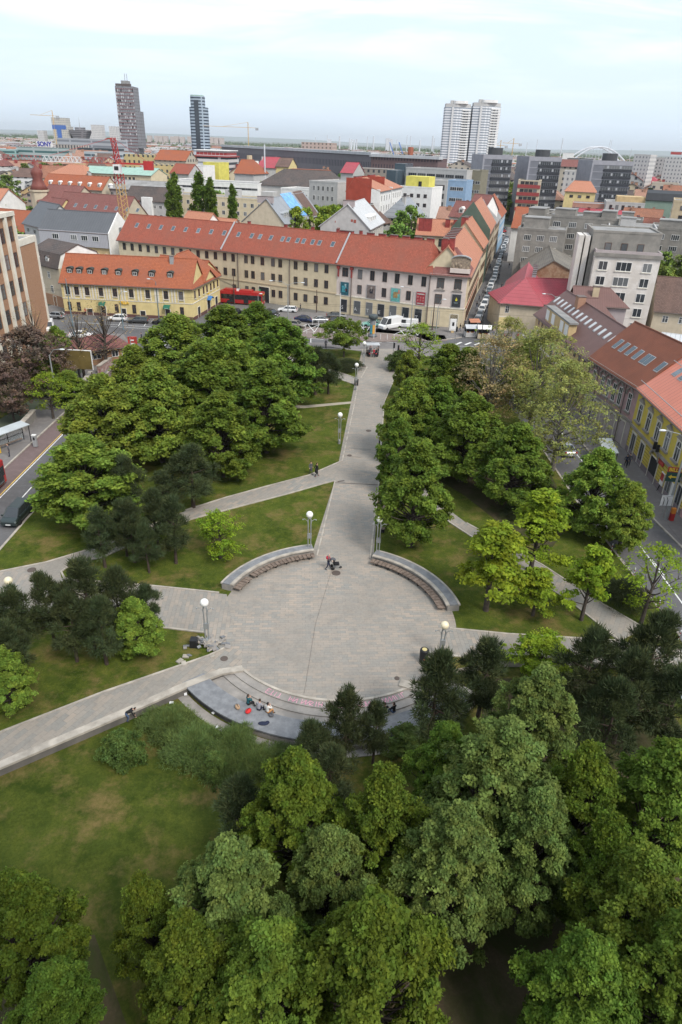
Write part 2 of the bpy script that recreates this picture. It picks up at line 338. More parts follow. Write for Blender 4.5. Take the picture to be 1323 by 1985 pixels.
path([(870, 1218), (985, 1229), (1100, 1236), (1200, 1243), (1360, 1262), (1400, 1320), (1150, 1284), (990, 1268), (900, 1272), (858, 1268)], m_pave_r, ZP+.02)
path([(738, 885), (800, 925), (870, 988), (905, 1014), (1053, 1096), (1169, 1171), (1250, 1218), (1200, 1243), (1108, 1168), (978, 1083), (873, 1012), (790, 940), (735, 900)], m_pave_d, ZP+.024)
path([(560, 690), (610, 703), (660, 722), (694, 735), (691, 746), (655, 734), (600, 716), (550, 705)], m_pave_r, ZP+.028)
path([(640, 700), (700, 704), (700, 709), (650, 708)], m_pave_r, ZP+.032)
path([(500, 783), (590, 786), (694, 777), (693, 781), (590, 791), (500, 790)], mat('dirt', (.33, .29, .23), .95, world=True), ZP-.01)
path([(585, 672), (600, 664), (860, 664), (868, 690), (800, 690), (770, 681), (700, 681), (640, 672)], m_walk, ZP+.001, 'footway')
struct('soil', MB().prism(GP([(905, 895), (1060, 900), (1110, 1010), (1060, 1075), (990, 1030), (900, 960), (850, 930)], .13), 0, .13, m_soil).prism([(-1, 17), (4, 22), (4, 29), (9, 31), (12, 41), (25, 41.5), (26, 12), (-3, 12)], -.9, -.49, m_soil).prism([(-33, 10), (-33, 17), (-12, 20.5), (-6, 12)], -.9, -.492, m_soil))

def strip(pts, wd, z0, z1, m, name='kerb', mb=None):
    g = mb or MB(); P = [Vector((p[0], p[1])) for p in pts]; P = [p for i, p in enumerate(P) if i == 0 or (p-P[i-1]).length > .01]; n = len(P); Lf, Rt = [], []
    for i, p in enumerate(P):
        d0 = (p-P[i-1]).normalized() if i else (P[1]-p).normalized(); d1 = (P[i+1]-p).normalized() if i < n-1 else d0
        n0, n1 = Vector((-d0.y, d0.x)), Vector((-d1.y, d1.x)); mt = (n0+n1).normalized() if (n0+n1).length > .1 else n0; k = wd/2/max(.5, mt.dot(n0)); Lf.append(p+mt*k); Rt.append(p-mt*k)
    V = [(q.x, q.y, z) for z in (z0, z1) for side in (Lf, Rt) for q in side]; F = []
    for i in range(n-1): F += [(2*n+i, 3*n+i, 3*n+i+1, 2*n+i+1), (i+1, n+i+1, n+i, i), (i, 2*n+i, 2*n+i+1, i+1), (n+i+1, 3*n+i+1, 3*n+i, n+i)]
    F += [(0, n, 3*n, 2*n), (n-1, 3*n-1, 4*n-1, 2*n-1)]; g.poly(V, m, F)
    return g if mb else struct(name, g)
kb = MB()
for pts in ([(615, 1078), (650, 932), (630, 937), (560, 957), (480, 978), (370, 1007), (300, 1036), (200, 1080), (140, 1093), (119, 1108), (126, 1122), (200, 1128), (300, 1136), (425, 1149)],
            [(690, 746), (693, 752), (686, 790), (664, 893), (600, 921), (520, 942), (440, 964), (360, 989)], [(250, 1032), (170, 1066), (90, 1090), (0, 1108)],
            [(395, 1226), (330, 1218), (150, 1197), (0, 1182)], [(436, 1256), (405, 1271), (200, 1342), (0, 1420), (-160, 1482)],
            [(872, 1218), (985, 1229), (1200, 1242)], [(985, 1086), (1108, 1168), (1198, 1239)], [(905, 1014), (1053, 1096), (1169, 1171), (1248, 1217)], [(868, 1010), (985, 1086)],
            [(718, 1083), (735, 935)], [(738, 885), (745, 780), (770, 722)], [(858, 1270), (900, 1273), (985, 1269)],
            [(702, 700), (712, 712), (700, 733)], [(655, 734), (690, 746)], [(598, 716), (655, 734)], [(697, 735), (660, 722), (610, 703)]):
    strip(GP(pts, ZP), .16, .0, ZP+.07, m_stone, mb=kb)
struct('kerb', kb)
kr = MB()
strip([(-33.3, 20), (-33.1, 64), (-34.1, 90), (-36.5, 124)], .25, 0, .14, m_stone, mb=kr); strip([(27.1, 90), (27.5, 68), (29.1, 46.6)], .22, 0, .15, m_stone, mb=kr)
strip([(-41, 50), (-41, 74), (-40.9, 130)], .22, 0, .125, m_stone, mb=kr); strip([(36.8, -10), (35.6, 61.3), (34.1, 76), (33.3, 90), (35.5, 112), (38, 137)], .22, 0, .13, m_stone, mb=kr)
strip([(-22, 155), (-14, 152.4), (14, 147), (17, 142.5), (24.5, 147)], .2, 0, .13, m_stone, mb=kr); strip([(-30, 131), (-20, 133.1), (-8, 133.7), (10, 134.4), (19, 129)], .2, 0, .15, m_stone, mb=kr)
struct('kerb', kr)
# pale coping band along the lower edge of the ramp and the wedge walls beside the steps
cp = MB(); e = GP([(-260, 1590), (0, 1484), (240, 1382), (360, 1329), (428, 1303), (471, 1296)], .15)
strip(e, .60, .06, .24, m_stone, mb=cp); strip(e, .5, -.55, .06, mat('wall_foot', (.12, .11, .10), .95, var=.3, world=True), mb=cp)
e2 = [(4.9, 39.4), (6.3, 38.9), (8.4, 39.6)]; strip(e2, .75, -.55, .26, m_stone, mb=cp)
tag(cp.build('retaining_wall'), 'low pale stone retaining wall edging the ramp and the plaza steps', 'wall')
# steps down to the curved seat
st = MB()
def ring(mb, r0, r1, z0, z1, m, a0, a1, c=PC, n=44):
    for i in range(n):
        t0, t1 = a0+(a1-a0)*i/n, a0+(a1-a0)*(i+1)/n
        q = [(c[0]+r*math.cos(rad(t)), c[1]+r*math.sin(rad(t))) for r, t in ((r0, t0), (r1, t0), (r1, t1), (r0, t1))]
        mb.prism(q, z0, z1, m)
    return mb
ring(st, 9.85, 10.05, -.6, .165, m_stone, 222, 308); ring(st, 10.05, 10.72, -.6, .07, m_conc, 219, 312); ring(st, 10.72, 11.4, -.6, -.02, m_conc, 216, 318); ring(st, 11.4, 14.0, -.6, -.12, m_conc, 214, 322)
struct('steps', st)
seat = thing('stone_bench', 'long curved grey granite slab bench below the plaza where five people sit', 'bench', (PC[0]-.4, PC[1]+.2, 0))
ring(MB(), 12.35, 14.15, .08, .20, m_granite, 219, 318, (0, 0), 26).build('slab', seat)
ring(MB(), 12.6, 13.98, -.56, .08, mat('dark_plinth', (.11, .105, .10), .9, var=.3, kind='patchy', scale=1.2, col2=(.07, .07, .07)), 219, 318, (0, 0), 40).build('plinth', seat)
struct('gravel_strip', ring(MB(), 14.15, 14.9, -.6, -.46, m_conc, 214, 300, (PC[0]-.4, PC[1]+.2)))
# scrawled pink chalk line on the first step
tx = bpy.data.curves.new('chalk', 'FONT'); me_list = []
word = "ДЕТИ  VИ  СНSСIЕ   NЕ КОИ   ПИЛИА"
word = "LIINNA    NOYI TON   HISNN NM   TITE"
ck = MB(); rr = random.Random(3)
GL = {'L': [((0, 1), (0, 0)), ((0, 0), (.6, 0))], 'I': [((.3, 0), (.3, 1))], 'N': [((0, 0), (0, 1)), ((0, 1), (.7, 0)), ((.7, 0), (.7, 1))], 'A': [((0, 0), (.35, 1)), ((.35, 1), (.7, 0)), ((.15, .4), (.55, .4))],
      'O': [((0, 0), (0, 1)), ((0, 1), (.6, 1)), ((.6, 1), (.6, 0)), ((.6, 0), (0, 0))], 'Y': [((0, 1), (.3, .5)), ((.6, 1), (.3, .5)), ((.3, .5), (.3, 0))], 'T': [((0, 1), (.7, 1)), ((.35, 1), (.35, 0))],
      'H': [((0, 0), (0, 1)), ((.6, 0), (.6, 1)), ((0, .5), (.6, .5))], 'S': [((.6, 1), (0, .8)), ((0, .8), (.6, .3)), ((.6, .3), (0, 0))], 'M': [((0, 0), (0, 1)), ((0, 1), (.4, .4)), ((.4, .4), (.8, 1)), ((.8, 1), (.8, 0))], 'E': [((0, 0), (0, 1)), ((0, 1), (.6, 1)), ((0, .5), (.5, .5)), ((0, 0), (.6, 0))]}
a = 241.0
for ch in "ETIT  MN NNSIH   TON IYON   ANNIIL":
    if ch != ' ':
        for (p, q) in GL[ch]:
            P = []
            for (u, v) in (p, q):
                t = rad(a+u*2.3); r = 10.16+v*.46+rr.uniform(-.02, .02); P.append((PC[0]+r*math.cos(t), PC[1]+r*math.sin(t)))
            strip(P, .040, .068, .076, m_chalk, mb=ck)
    a += 1.75
struct('chalk_writing', ck)
# road markings
mk = MB()
def line(p, q, wd, m=m_white, z=.006, mb=None): 
    a_, b_ = Vector(p), Vector(q); d = b_-a_; n = Vector((-d.y, d.x)).normalized()*wd/2
    (mb or mk).poly([(*(a_-n), z), (*(b_-n), z), (*(b_+n), z), (*(a_+n), z)], m)
line((-38.0, 40), (-38.2, 118), .13, z=.012); line((-38.35, 66), (-38.45, 118), .12, m_yell, .012)
for k in range(9): line((-35.7, 40+k*9), (-35.75, 43+k*9), .13)
for k in range(10): line((31.6, 20+k*9), (31.5, 23+k*9), .13)
line((31.5, 44), (31.3, 62), .14)
for k in range(7): line((-40.4+k*.75*1.0, 139.3-k*.35), (-38.4+k*.75, 133.2-k*.2), .45)
for k in range(8): line((22.5+k*2.0, 141.2+.1*k), (24.0+k*2.0, 143.2+.1*k), .5)
line((-60, 149), (16, 140.4), .13); line((19, 139.6), (36, 141), .14); line((-3, 137.2), (16, 137.0), .12)
for p, q in (((545, 655), (570, 657)), ((545, 664), (570, 666)), ((603, 656), (628, 658)), ((603, 664), (628, 666)), ((572, 657), (572, 666)), ((545, 655), (545, 664)), ((603, 656), (603, 664)), ((720, 662), (740, 664)), ((720, 655), (740, 657))):
    line(GP([p])[0], GP([q])[0], .14)
for x, y in ((565, 636), (600, 640), (640, 640), (668, 640), (700, 640), (775, 646), (800, 646)):      # parking bays with crosses
    a_, b_, c_, d_ = GP([(x-12, y+4), (x+10, y+5), (x+20, y-10), (x-2, y-10)]); line(a_, c_, .15, z=.118); line(b_, d_, .15, z=.122); line(a_, b_, .12, z=.118); line(b_, c_, .12, z=.118)
for x in (230, 280, 330, 355): a_, b_ = GP([(x, 632), (x+6, 622)]); line(a_, b_, .15)
a_, b_ = GP([(215, 633), (350, 641)]); line(a_, b_, .14)
struct('road_markings', mk)
struct('parking_island', MB().prism(GP([(462, 648), (560, 652), (740, 662), (868, 660), (862, 650), (700, 634), (560, 628), (470, 632)], .11), 0, .11, mat('brick_pavers', (.22, .175, .155), .9, kind='asphalt', world=True)))
mh = MB()
for x, y, r in ((652, 1111, .42), (715, 835, .38), (678, 883, .3), (706, 711, .35), (62, 1105, .4), (435, 1277, .3), (770, 1315, .2)):
    p = G(x, y, ZP); mh.lathe((p.x, p.y, ZP), [(r, -.02), (r, .04), (r*.9, .05), (r*.9, .044)], m_iron, 16)
struct('manhole_covers', mh)
# drain slots and slab cracks across the promenade
cr = MB()
for p, q, wd in (((650, 936), (735, 940), .10), ((655, 934), (668, 932), .25), ((612, 1210), (645, 1100), .015), ((590, 1345), (612, 1210), .015), ((660, 883), (700, 887), .05), ((660, 868), (720, 872), .04)):
    a_, b_ = GP([p], ZP)[0], GP([q], ZP)[0]; line(a_, b_, wd, m_iron, ZP+.036, cr)
struct('joints', cr)
# ---------------------------------------------------------------- trees
def leafmat(name, col, col2, tr=.42, orand=.03, rough=.6): return mat(name, col, rough, kind='leaf', col2=col2, trans=tr, objrand=orand, spec=.08)
L_MAPLE = leafmat('leaf_maple', (.225, .300, .048), (.138, .205, .032))
L_DARK = leafmat('leaf_deep', (.165, .242, .036), (.100, .165, .026))
L_PALE = leafmat('leaf_pale', (.190, .265, .070), (.115, .175, .045))
L_LIME = leafmat('leaf_lime', (.250, .345, .030), (.170, .250, .024))
L_OLIVE = leafmat('leaf_olive', (.285, .29, .088), (.20, .22, .055), .3)
L_RUST = leafmat('leaf_rusty', (.42, .30, .16), (.165, .150, .055), .3)
L_PLUM = leafmat('leaf_plum', (.155, .100, .085), (.11, .09, .055), .2)
L_PINE = leafmat('needles', (.066, .086, .036), (.040, .055, .023), .05, .03, .7)
L_JUN = leafmat('juniper', (.13, .18, .055), (.09, .13, .038), .1, .04)
L_BUSH = leafmat('leaf_bush', (.12, .175, .045), (.08, .12, .03)); L_WOOD = leafmat('leaf_wood', (.095, .125, .045), (.06, .085, .03), .15); L_NEAR = leafmat('leaf_near_shaded', (.145, .205, .026), (.085, .135, .019)); L_FAR = leafmat('leaf_far', (.19, .265, .05), (.12, .18, .04), .2, .08)  # near leaves darkened: the foreground shade is put into their colour
M_BARK = mat('bark', (.060, .048, .040), .95, var=.35, scale=4); M_BARKP = mat('bark_pine', (.060, .043, .034), .95, var=.35, scale=4); M_BARKG = mat('bark_grey', (.15, .135, .115), .95, var=.3, scale=3)

def leafmesh(name, C, Nrm, size, aspect, mtl, shade, jitter, R, blade=False):
    """one small face per leaf: centres C, facing Nrm"""
    n = len(C); a = R.normal(size=(n, 3)); u = np.cross(Nrm, a); u /= np.linalg.norm(u, axis=1)[:, None]+1e-9; v = np.cross(Nrm, u)
    s = (size*(1+jitter*R.uniform(-1, 1, n)))[:, None]
    if blade:
        V = np.stack([C-u*s*aspect, C+u*s*aspect, C+Nrm*s*2], 1).reshape(-1, 3); k = 3
    else:
        V = np.stack([C-u*s, C-v*s*aspect+Nrm*s*.15, C+u*s*.9, C+v*s*aspect+Nrm*s*.15], 1).reshape(-1, 3); k = 4
    me = bpy.data.meshes.new(name); me.vertices.add(n*k); me.vertices.foreach_set('co', V.astype(np.float32).ravel())
    me.loops.add(n*k); me.loops.foreach_set('vertex_index', np.arange(n*k, dtype=np.int32)); me.polygons.add(n)
    me.polygons.foreach_set('loop_start', np.arange(0, n*k, k, dtype=np.int32)); me.polygons.foreach_set('loop_total', np.full(n, k, dtype=np.int32))
    me.materials.append(mtl); me.update()
    at = me.attributes.new('leafcol', 'FLOAT_COLOR', 'POINT'); cc = np.ones((n, 4), np.float32); cc[:, :3] = shade
    at.data.foreach_set('color', np.repeat(cc, k, 0).ravel()); return me

def crown(kind, seed, H, Rr, clear, nl, nc, per, ls, mtl, clr=.55, flat=.45, droop=.0, lz=.62, blade=False, shape='round', hollow=.55, bark=None, lob=1.0):
    """returns (crown mesh, trunk mesh) of a tree of height H and crown radius Rr: nl limbs, nc leaf clusters of per leaves"""
    R = np.random.default_rng(seed); zc0, zc1 = clear*H, H; hz = (zc1-zc0)/2; cz = (zc0+zc1)/2
    def prof(t):     # crown radius at relative height
        if shape == 'round': return np.sqrt(np.clip(1-(2*t-0.92)**2, 0.04, 1))
        if shape == 'egg': return np.clip(np.sin(np.pi*np.clip(t*.86+.13, 0, 1))**.65*(1.18-.62*t), .06, 1.1)
        if shape == 'cone': return np.clip(1.08-t, .05, 1)**.8
        if shape == 'flame': return np.clip(np.sin(np.pi*np.clip(t*.92+.06, 0, 1))**.6, .05, 1)
        if shape == 'mound': return np.sqrt(np.clip(1-t**1.6, .02, 1))
        if shape == 'umbrella': return np.where(t > .35, np.sqrt(np.clip(1-((t-.55)/.5)**2, 0.02, 1)), .35)
        if shape == 'pine': return np.clip(.55+.55*np.sin(t*7+seed)*.35+.55*(1-abs(2*t-1)), .2, 1)*np.clip(1.25-t*.75, .3, 1)
    # limb ends
    ga = 2.399963; LT = []
    for i in range(nl):
        t = (i+.5)/nl; t = t**.9; z = zc0+t*(zc1-zc0)*.96; r = Rr*prof(np.array(t))*R.uniform(.42, 1.02)*(.9 if t < .9 else .5); a = i*ga+R.uniform(-.4, .4)
        LT.append((r*math.cos(a), r*math.sin(a), z-droop*r))
    LT.append((0, 0, H*.97)); LT = np.array(LT); LT[:-1, 2] += R.uniform(-.05, .05, len(LT)-1)*H
    # leaf clusters gather round the limb ends
    own = R.integers(0, len(LT), nc); lr = Rr*.44*lob
    d = R.normal(size=(nc, 3)); d /= np.linalg.norm(d, axis=1)[:, None]; d[:, 2] = np.where(R.uniform(size=nc) < .72, abs(d[:, 2]), d[:, 2])
    lrs = lr*R.uniform(.62, 1.15, len(LT)); rr_ = lrs[own]*(hollow+(1-hollow)*R.uniform(size=nc))
    K = LT[own]+d*rr_[:, None]*np.array([1, 1, lz])
    t = np.clip((K[:, 2]-zc0)/(zc1-zc0), 0, 1.03); rad_ = np.hypot(K[:, 0], K[:, 1]); mx = Rr*prof(np.clip(t, 0, 1))*1.08+.25
    mx = mx*np.repeat(1, nc)*(1+.16*np.sin(3*np.arctan2(K[:, 1], K[:, 0])+seed)+.10*np.sin(5*np.arctan2(K[:, 1], K[:, 0])+seed*2+K[:, 2])); mx = np.where(R.uniform(size=nc) < .12, mx*1.22, mx)
    f = np.minimum(1, mx/np.maximum(rad_, .01)); K[:, 0] *= f; K[:, 1] *= f; K[:, 2] = np.clip(K[:, 2], zc0-.1*H, H)
    out = K-np.array([0, 0, cz-.3*hz]); out /= np.linalg.norm(out, axis=1)[:, None]+1e-9
    n = nc*per; kid = np.repeat(np.arange(nc), per); cr_ = clr*(.6+.7*R.uniform(size=nc))
    o = R.normal(size=(n, 3)); o /= np.linalg.norm(o, axis=1)[:, None]; q = R.uniform(size=n)**.5
    off = o*(q*cr_[kid])[:, None]; off[:, 2] *= flat; off[:, 2] -= .35*flat*(np.hypot(off[:, 0], off[:, 1])**2)/np.maximum(cr_[kid], .1)
    C = K[kid]+off
    if blade: Nn = o*1.0+out[kid]*.5+np.array([0, 0, .45])
    else: Nn = np.array([0, 0, .95])+out[kid]*.55+R.normal(size=(n, 3))*.68
    Nn /= np.linalg.norm(Nn, axis=1)[:, None]
    tone = (.72+.50*R.uniform(size=nc))[kid]*(.78+.44*R.uniform(size=n))*(.88+.24*R.uniform(size=len(LT)))[own][kid]; hue = (R.uniform(-.07, .07, nc))[kid]
    sh = np.stack([tone*(1+hue*1.6), tone, tone*(1-hue)], 1)
    me = leafmesh(kind+'_crown', C, Nn, ls, .62 if not blade else .16, mtl, sh, .55, R, blade)
    tb = MB(); bk = bark or M_BARK; r0 = .018*H+.05
    top = H*.86; bend = R.uniform(-.03, .03, 2)*H; P = [(0, 0, -.3), (0, 0, 0), (bend[0]*.3, bend[1]*.3, H*.25), (bend[0], bend[1], H*.55), (bend[0]*.6, bend[1]*.6, top)]
    tb.tube(P, [r0*1.25, r0*1.05, r0*.8, r0*.5, r0*.12], bk, 8)
    for i, l in enumerate(LT[:-1]):
        f = max(clear*.75, min(.80, l[2]/H*.62)) if shape != 'pine' else max(.2, min(.84, (l[2]/H)-.05)); z0 = f*H
        j = (z0/H-.25)/.3 if z0 < .55*H else 1; bx, by = bend[0]*min(1, max(0, j)), bend[1]*min(1, max(0, j))
        mid = (bx+(l[0]-bx)*.5, by+(l[1]-by)*.5, z0+(l[2]-z0)*.42); rb = r0*.42*(1-.4*f)
        tb.tube([(bx, by, z0), mid, tuple(l)], [rb, rb*.6, rb*.15], bk, 5, False)
        for q_ in range(3 if nl < 30 else 0):
            s_ = R.integers(0, nc); kk = K[own == i]
            if len(kk): e = kk[R.integers(0, len(kk))]; m2 = [mid[a]+(l[a]-mid[a])*.5 for a in range(3)]; tb.tube([m2, tuple(e)], [rb*.32, rb*.08], bk, 4, False)
    return me, tb.mesh(kind+'_trunk', True)
PROTO = {}
def proto(key, **k):
    PROTO[key] = dict(k); return PROTO[key]
def get(key):
    p = PROTO[key]
    if 'me' not in p:
        a = {x: y for x, y in p.items() if x not in ('me',)}
        p['me'] = crown(key, **a)
    return p
for s in (1, 2, 3):
    proto('maple%d' % s, seed=s, H=10, Rr=4.3, clear=.14, nl=105, nc=1150, per=48, ls=.125, lob=.46, hollow=.25, shape='egg', lz=.9, mtl=L_MAPLE, clr=.46, flat=.75)
    proto('deep%d' % s, seed=10+s, H=12, Rr=4.6, clear=.14, nl=110, nc=1250, per=52, ls=.13, lob=.46, hollow=.25, shape='egg', lz=.9, mtl=L_DARK, clr=.46, flat=.75)
for s in (1, 2):
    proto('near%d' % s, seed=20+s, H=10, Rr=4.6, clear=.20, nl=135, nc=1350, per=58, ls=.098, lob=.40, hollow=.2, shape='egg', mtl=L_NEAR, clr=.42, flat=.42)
    proto('neardeep%d' % s, seed=24+s, H=10, Rr=4.6, clear=.20, nl=130, nc=1300, per=58, ls=.098, lob=.40, hollow=.2, shape='egg', mtl=L_DARK, clr=.42, flat=.42)
    proto('pale%d' % s, seed=30+s, H=11, Rr=4.8, clear=.20, nl=140, nc=1400, per=60, ls=.098, lob=.40, hollow=.2, shape='egg', mtl=L_PALE, clr=.42, flat=.42)
    proto('young%d' % s, seed=40+s, H=7, Rr=2.3, clear=.30, nl=18, nc=190, per=46, ls=.120, mtl=L_LIME, clr=.44, flat=.45, shape='cone', lob=1.0)
    proto('plane%d' % s, seed=50+s, H=15, Rr=6.2, clear=.20, nl=46, nc=900, per=17, ls=.120, mtl=L_OLIVE, clr=.62, flat=.6, hollow=.3, bark=M_BARKG)
    proto('pine%d' % s, seed=60+s, H=7, Rr=2.3, clear=.26, nl=24, nc=250, per=64, ls=.15, mtl=L_PINE, clr=.36, flat=.75, blade=True, shape='pine', bark=M_BARKP, lob=.75)
    proto('far%d' % s, seed=70+s, H=10, Rr=4.4, clear=.10, nl=16, nc=150, per=20, ls=.34, mtl=L_FAR, clr=.9, flat=.55)
    proto('bush%d' % s, seed=80+s, H=2.2, Rr=1.6, clear=.02, nl=26, nc=420, per=46, ls=.060, mtl=L_BUSH, clr=.26, flat=.6, lob=1.0, shape='mound')
L_FARL = leafmat('leaf_far_lime', (.27, .36, .045), (.19, .27, .035), .3)
for s in (1, 2): proto('lime%d' % s, seed=75+s, H=10, Rr=4.4, clear=.08, nl=20, nc=190, per=22, ls=.30, mtl=L_FARL, clr=.9, flat=.55)
proto('plane_rust', seed=55, H=15, Rr=5.2, clear=.20, nl=44, nc=760, per=12, ls=.115, mtl=L_RUST, clr=.62, flat=.7, hollow=.2, bark=M_BARKG)
proto('round', seed=90, H=5, Rr=2.8, clear=.25, nl=20, nc=330, per=46, ls=.095, mtl=L_LIME, clr=.40, flat=.45, shape='umbrella')
proto('umbrella', seed=91, H=5.2, Rr=3.9, clear=.30, nl=22, nc=330, per=36, ls=.13, mtl=L_DARK, clr=.50, flat=.45, shape='umbrella')
proto('thin', seed=92, H=7, Rr=2.9, clear=.28, nl=22, nc=170, per=16, ls=.10, mtl=L_LIME, clr=.50, flat=.6, hollow=.2)
proto('bare', seed=93, H=9, Rr=3.6, clear=.22, nl=40, nc=150, per=4, ls=.09, mtl=L_RUST, clr=.5, flat=.8, hollow=.2, bark=M_BARK)
proto('plum', seed=94, H=10, Rr=5.0, clear=.15, nl=60, nc=520, per=24, ls=.15, mtl=L_PLUM, clr=.62, flat=.6)
proto('poplar', seed=95, H=22, Rr=2.6, clear=.04, nl=40, nc=520, per=24, ls=.34, mtl=L_DARK, clr=.85, flat=1.2, shape='flame', lob=.8)
proto('farpine', seed=96, H=12, Rr=3.2, clear=.05, nl=24, nc=200, per=22, ls=.30, mtl=L_PINE, clr=.8, flat=.6, shape='cone')
proto('shrubtree', seed=97, H=4.6, Rr=2.7, clear=.10, nl=22, nc=210, per=26, ls=.085, mtl=L_LIME, clr=.42, flat=.55, hollow=.3)
proto('juniper', seed=98, H=1.25, Rr=2.6, clear=.0, nl=40, nc=900, per=40, ls=.085, mtl=L_JUN, clr=.34, flat=.6, blade=True, lob=.8, shape='mound')
proto('yew', seed=99, H=2.0, Rr=2.6, clear=.0, nl=36, nc=800, per=40, ls=.085, mtl=L_PINE, clr=.36, flat=.6, blade=True, lob=.8, shape='mound')
TN = 0
def plant(key, loc, h, wd, label, cat='tree', group=None, name=None, rz=None):
    """a tree of height h and crown width wd standing at loc"""
    global TN
    TN += 1; p = get(key); o = thing(name or {'pine': 'pine_tree', 'farpine': 'fir_tree', 'poplar': 'poplar_tree', 'bush': 'shrub', 'juniper': 'shrub', 'yew': 'shrub'}.get(key.rstrip('123'), 'tree'), label, cat, loc, TN*2.4 if rz is None else rz, group)
    s = wd/2/(p['Rr']*(.96 if p.get('shape') == 'egg' else 1.08)); o.scale = (s, s, h/p['H'])
    k = link(p['me'][0], 'crown' if cat == 'tree' else 'foliage', o); t = link(p['me'][1], 'trunk' if cat == 'tree' else 'stems', o); return o
def TB(key, bx, by, h, wd, label, z=.12, **k):     # trunk foot seen at (bx, by)
    return plant(key, G(bx, by, z), h, wd, label, **k)
def TC(key, cx, cy, h, wd, label, f=.60, z=.12, **k):   # crown middle seen at (cx, cy)
    p = G(cx, cy, h*f+z); p.z = z; return plant(key, p, h, wd, label, **k)
LK = 'maples between the left road and the promenade'
TB('maple1', 182, 1018, 9.9, 12.0, 'broad bright green maple on the lawn corner beside the left road above the black car', group=LK)
TC('maple2', 205, 805, 11.4, 12.0, 'bright green maple behind the broad one at the left road', group=LK)
TC('maple3', 305, 790, 12.0, 11.4, 'full green maple left of centre in the left grove', group=LK)
TC('deep1', 395, 745, 13.0, 13.7, 'tall deep green maple in the middle of the left grove', group=LK)
TC('maple1', 345, 668, 11.4, 13.7, 'yellow green maple of the left grove next to the zebra crossing', group=LK)
TC('deep2', 438, 652, 12.0, 13.7, 'dark green maple at the far end of the left grove, closest to the parked cars', group=LK)
TC('deep3', 545, 690, 13.0, 13.1, 'largest dark green maple at the right front of the left grove, overhanging the promenade lawn', group=LK)
TC('deep1', 500, 640, 11.4, 11.4, 'rounded dark maple at the far right end of the left grove', group=LK)
TC('deep2', 515, 775, 12.0, 12.0, 'deep green maple at the near right end of the left grove', group=LK)
TC('deep3', 430, 830, 10.4, 9.7, 'small deep green maple at the near edge of the left grove above the dark pines', group=LK)
TC('maple2', 262, 735, 10.9, 9.7, 'bright maple at the left flank of the left grove beside the footway wall', group=LK)
TC('maple3', 445, 710, 12.5, 11.4, 'green maple deep inside the left grove', group=LK)
PK = 'small black pines left of the plaza'
for i, (bx, by, h, wd, l) in enumerate(((205, 1100, 6.2, 4.2, 'black pine at the left end of the pine row above the forked path'), (247, 1078, 6.0, 3.6, 'second black pine from the left in the row above the forked path'), (262, 1090, 6.6, 4.0, 'black pine with a forked stem in the middle of the row above the forked path'), (290, 1110, 5.0, 3.2, 'thin brownish pine in the row above the forked path'), (342, 1092, 7.0, 4.6, 'tallest black pine at the right end of the row above the forked path'),
        (308, 1062, 6.2, 4.4, 'black pine behind the pine row, nearest the diagonal path'))):
    TB('pine%d' % (i % 2+1), bx, by, h, wd, l, group='pines in the row above the forked path')
TC('pine1', 245, 945, 8, 4.8, 'slim grey black pine under the bright maples of the left grove', group=PK); TC('pine2', 370, 915, 7.2, 6.6, 'wide low black pine in the shade at the near end of the left grove', group=PK); TC('pine1', 318, 950, 5, 5, 'low dark pine left of the wide one in the shade of the left grove', group=PK)
TB('shrubtree', 428, 1082, 4.8, 6.0, 'loose light green small tree on the lawn left of the promenade lamp')
for i, (cx, cy, h, wd, l) in enumerate(((30, 1200, 6.5, 4.6, 'black pine at the left edge below the globe lamp'), (92, 1175, 7.0, 3.8, 'slender black pine with a bare lower stem left of the big pine clump'), (165, 1160, 8.2, 5.4, 'tallest and densest black pine of the clump left of the plaza'), (232, 1165, 6.8, 4.6, 'black pine at the right of the clump left of the plaza'), (285, 1178, 5.2, 3.0, 'narrow black pine behind the bright small maple left of the plaza'), (195, 1215, 6.0, 4.2, 'black pine at the near side of the clump left of the plaza'), (18, 1262, 6.0, 4.0, 'low black pine cut by the left edge of the picture'), (135, 1205, 6.4, 3.8, 'black pine in the left half of the clump left of the plaza'))):
    TC('pine%d' % (i % 2+1), cx, cy, h, wd, l, group=PK)
TB('maple2', 270, 1268, 5.2, 4.4, 'small bright green maple at the end of the pine clump beside the plaza path')
TC('maple3', 8, 1305, 5.2, 4.2, 'small bright green maple cut by the left edge beside the lower pines')
TC('pine1', 612, 712, 7.5, 6.4, 'dark pine at the top lawn left of the promenade'); TC('pine2', 638, 718, 6.5, 5.4, 'smaller dark pine leaning over the top lawn left of the promenade')
TB('umbrella', 667, 692, 6.6, 10.2, 'umbrella shaped tree with several stems on the small lawn at the head of the promenade')
TB('yew', 672, 716, 1.7, 7.2, 'low dark spreading evergreen shrub beside the head of the promenade', cat='shrub')
RK = 'trees right of the promenade'
TB('deep2', 797, 1060, 11.6, 8.4, 'tall dense green maple standing alone right of the promenade', group=RK)
TC('maple2', 800, 800, 10.5, 8.8, 'bright green maple overhanging the promenade behind the tall dense one', group=RK)
TC('deep1', 775, 872, 9, 6.0, 'small maple behind the promenade benches', group=RK)
TC('maple1', 792, 716, 7.5, 5.2, 'small pointed maple at the far right edge of the promenade', group=RK)
TC('deep3', 868, 730, 11, 11, 'deep green maple next to the red railed subway entrance', group=RK)
TC('deep2', 905, 735, 11, 9, 'deep green maple left of the rusty plane tree', group=RK)
TC('deep1', 905, 835, 11, 11, 'wide deep green maple in the middle of the right grove', group=RK)
TC('deep3', 850, 800, 10.5, 8, 'green maple between the promenade and the wide maple of the right grove', group=RK)
TB('deep2', 985, 985, 10, 9.0, 'dark maple with a bare trunk at the near edge of the right grove', group=RK)
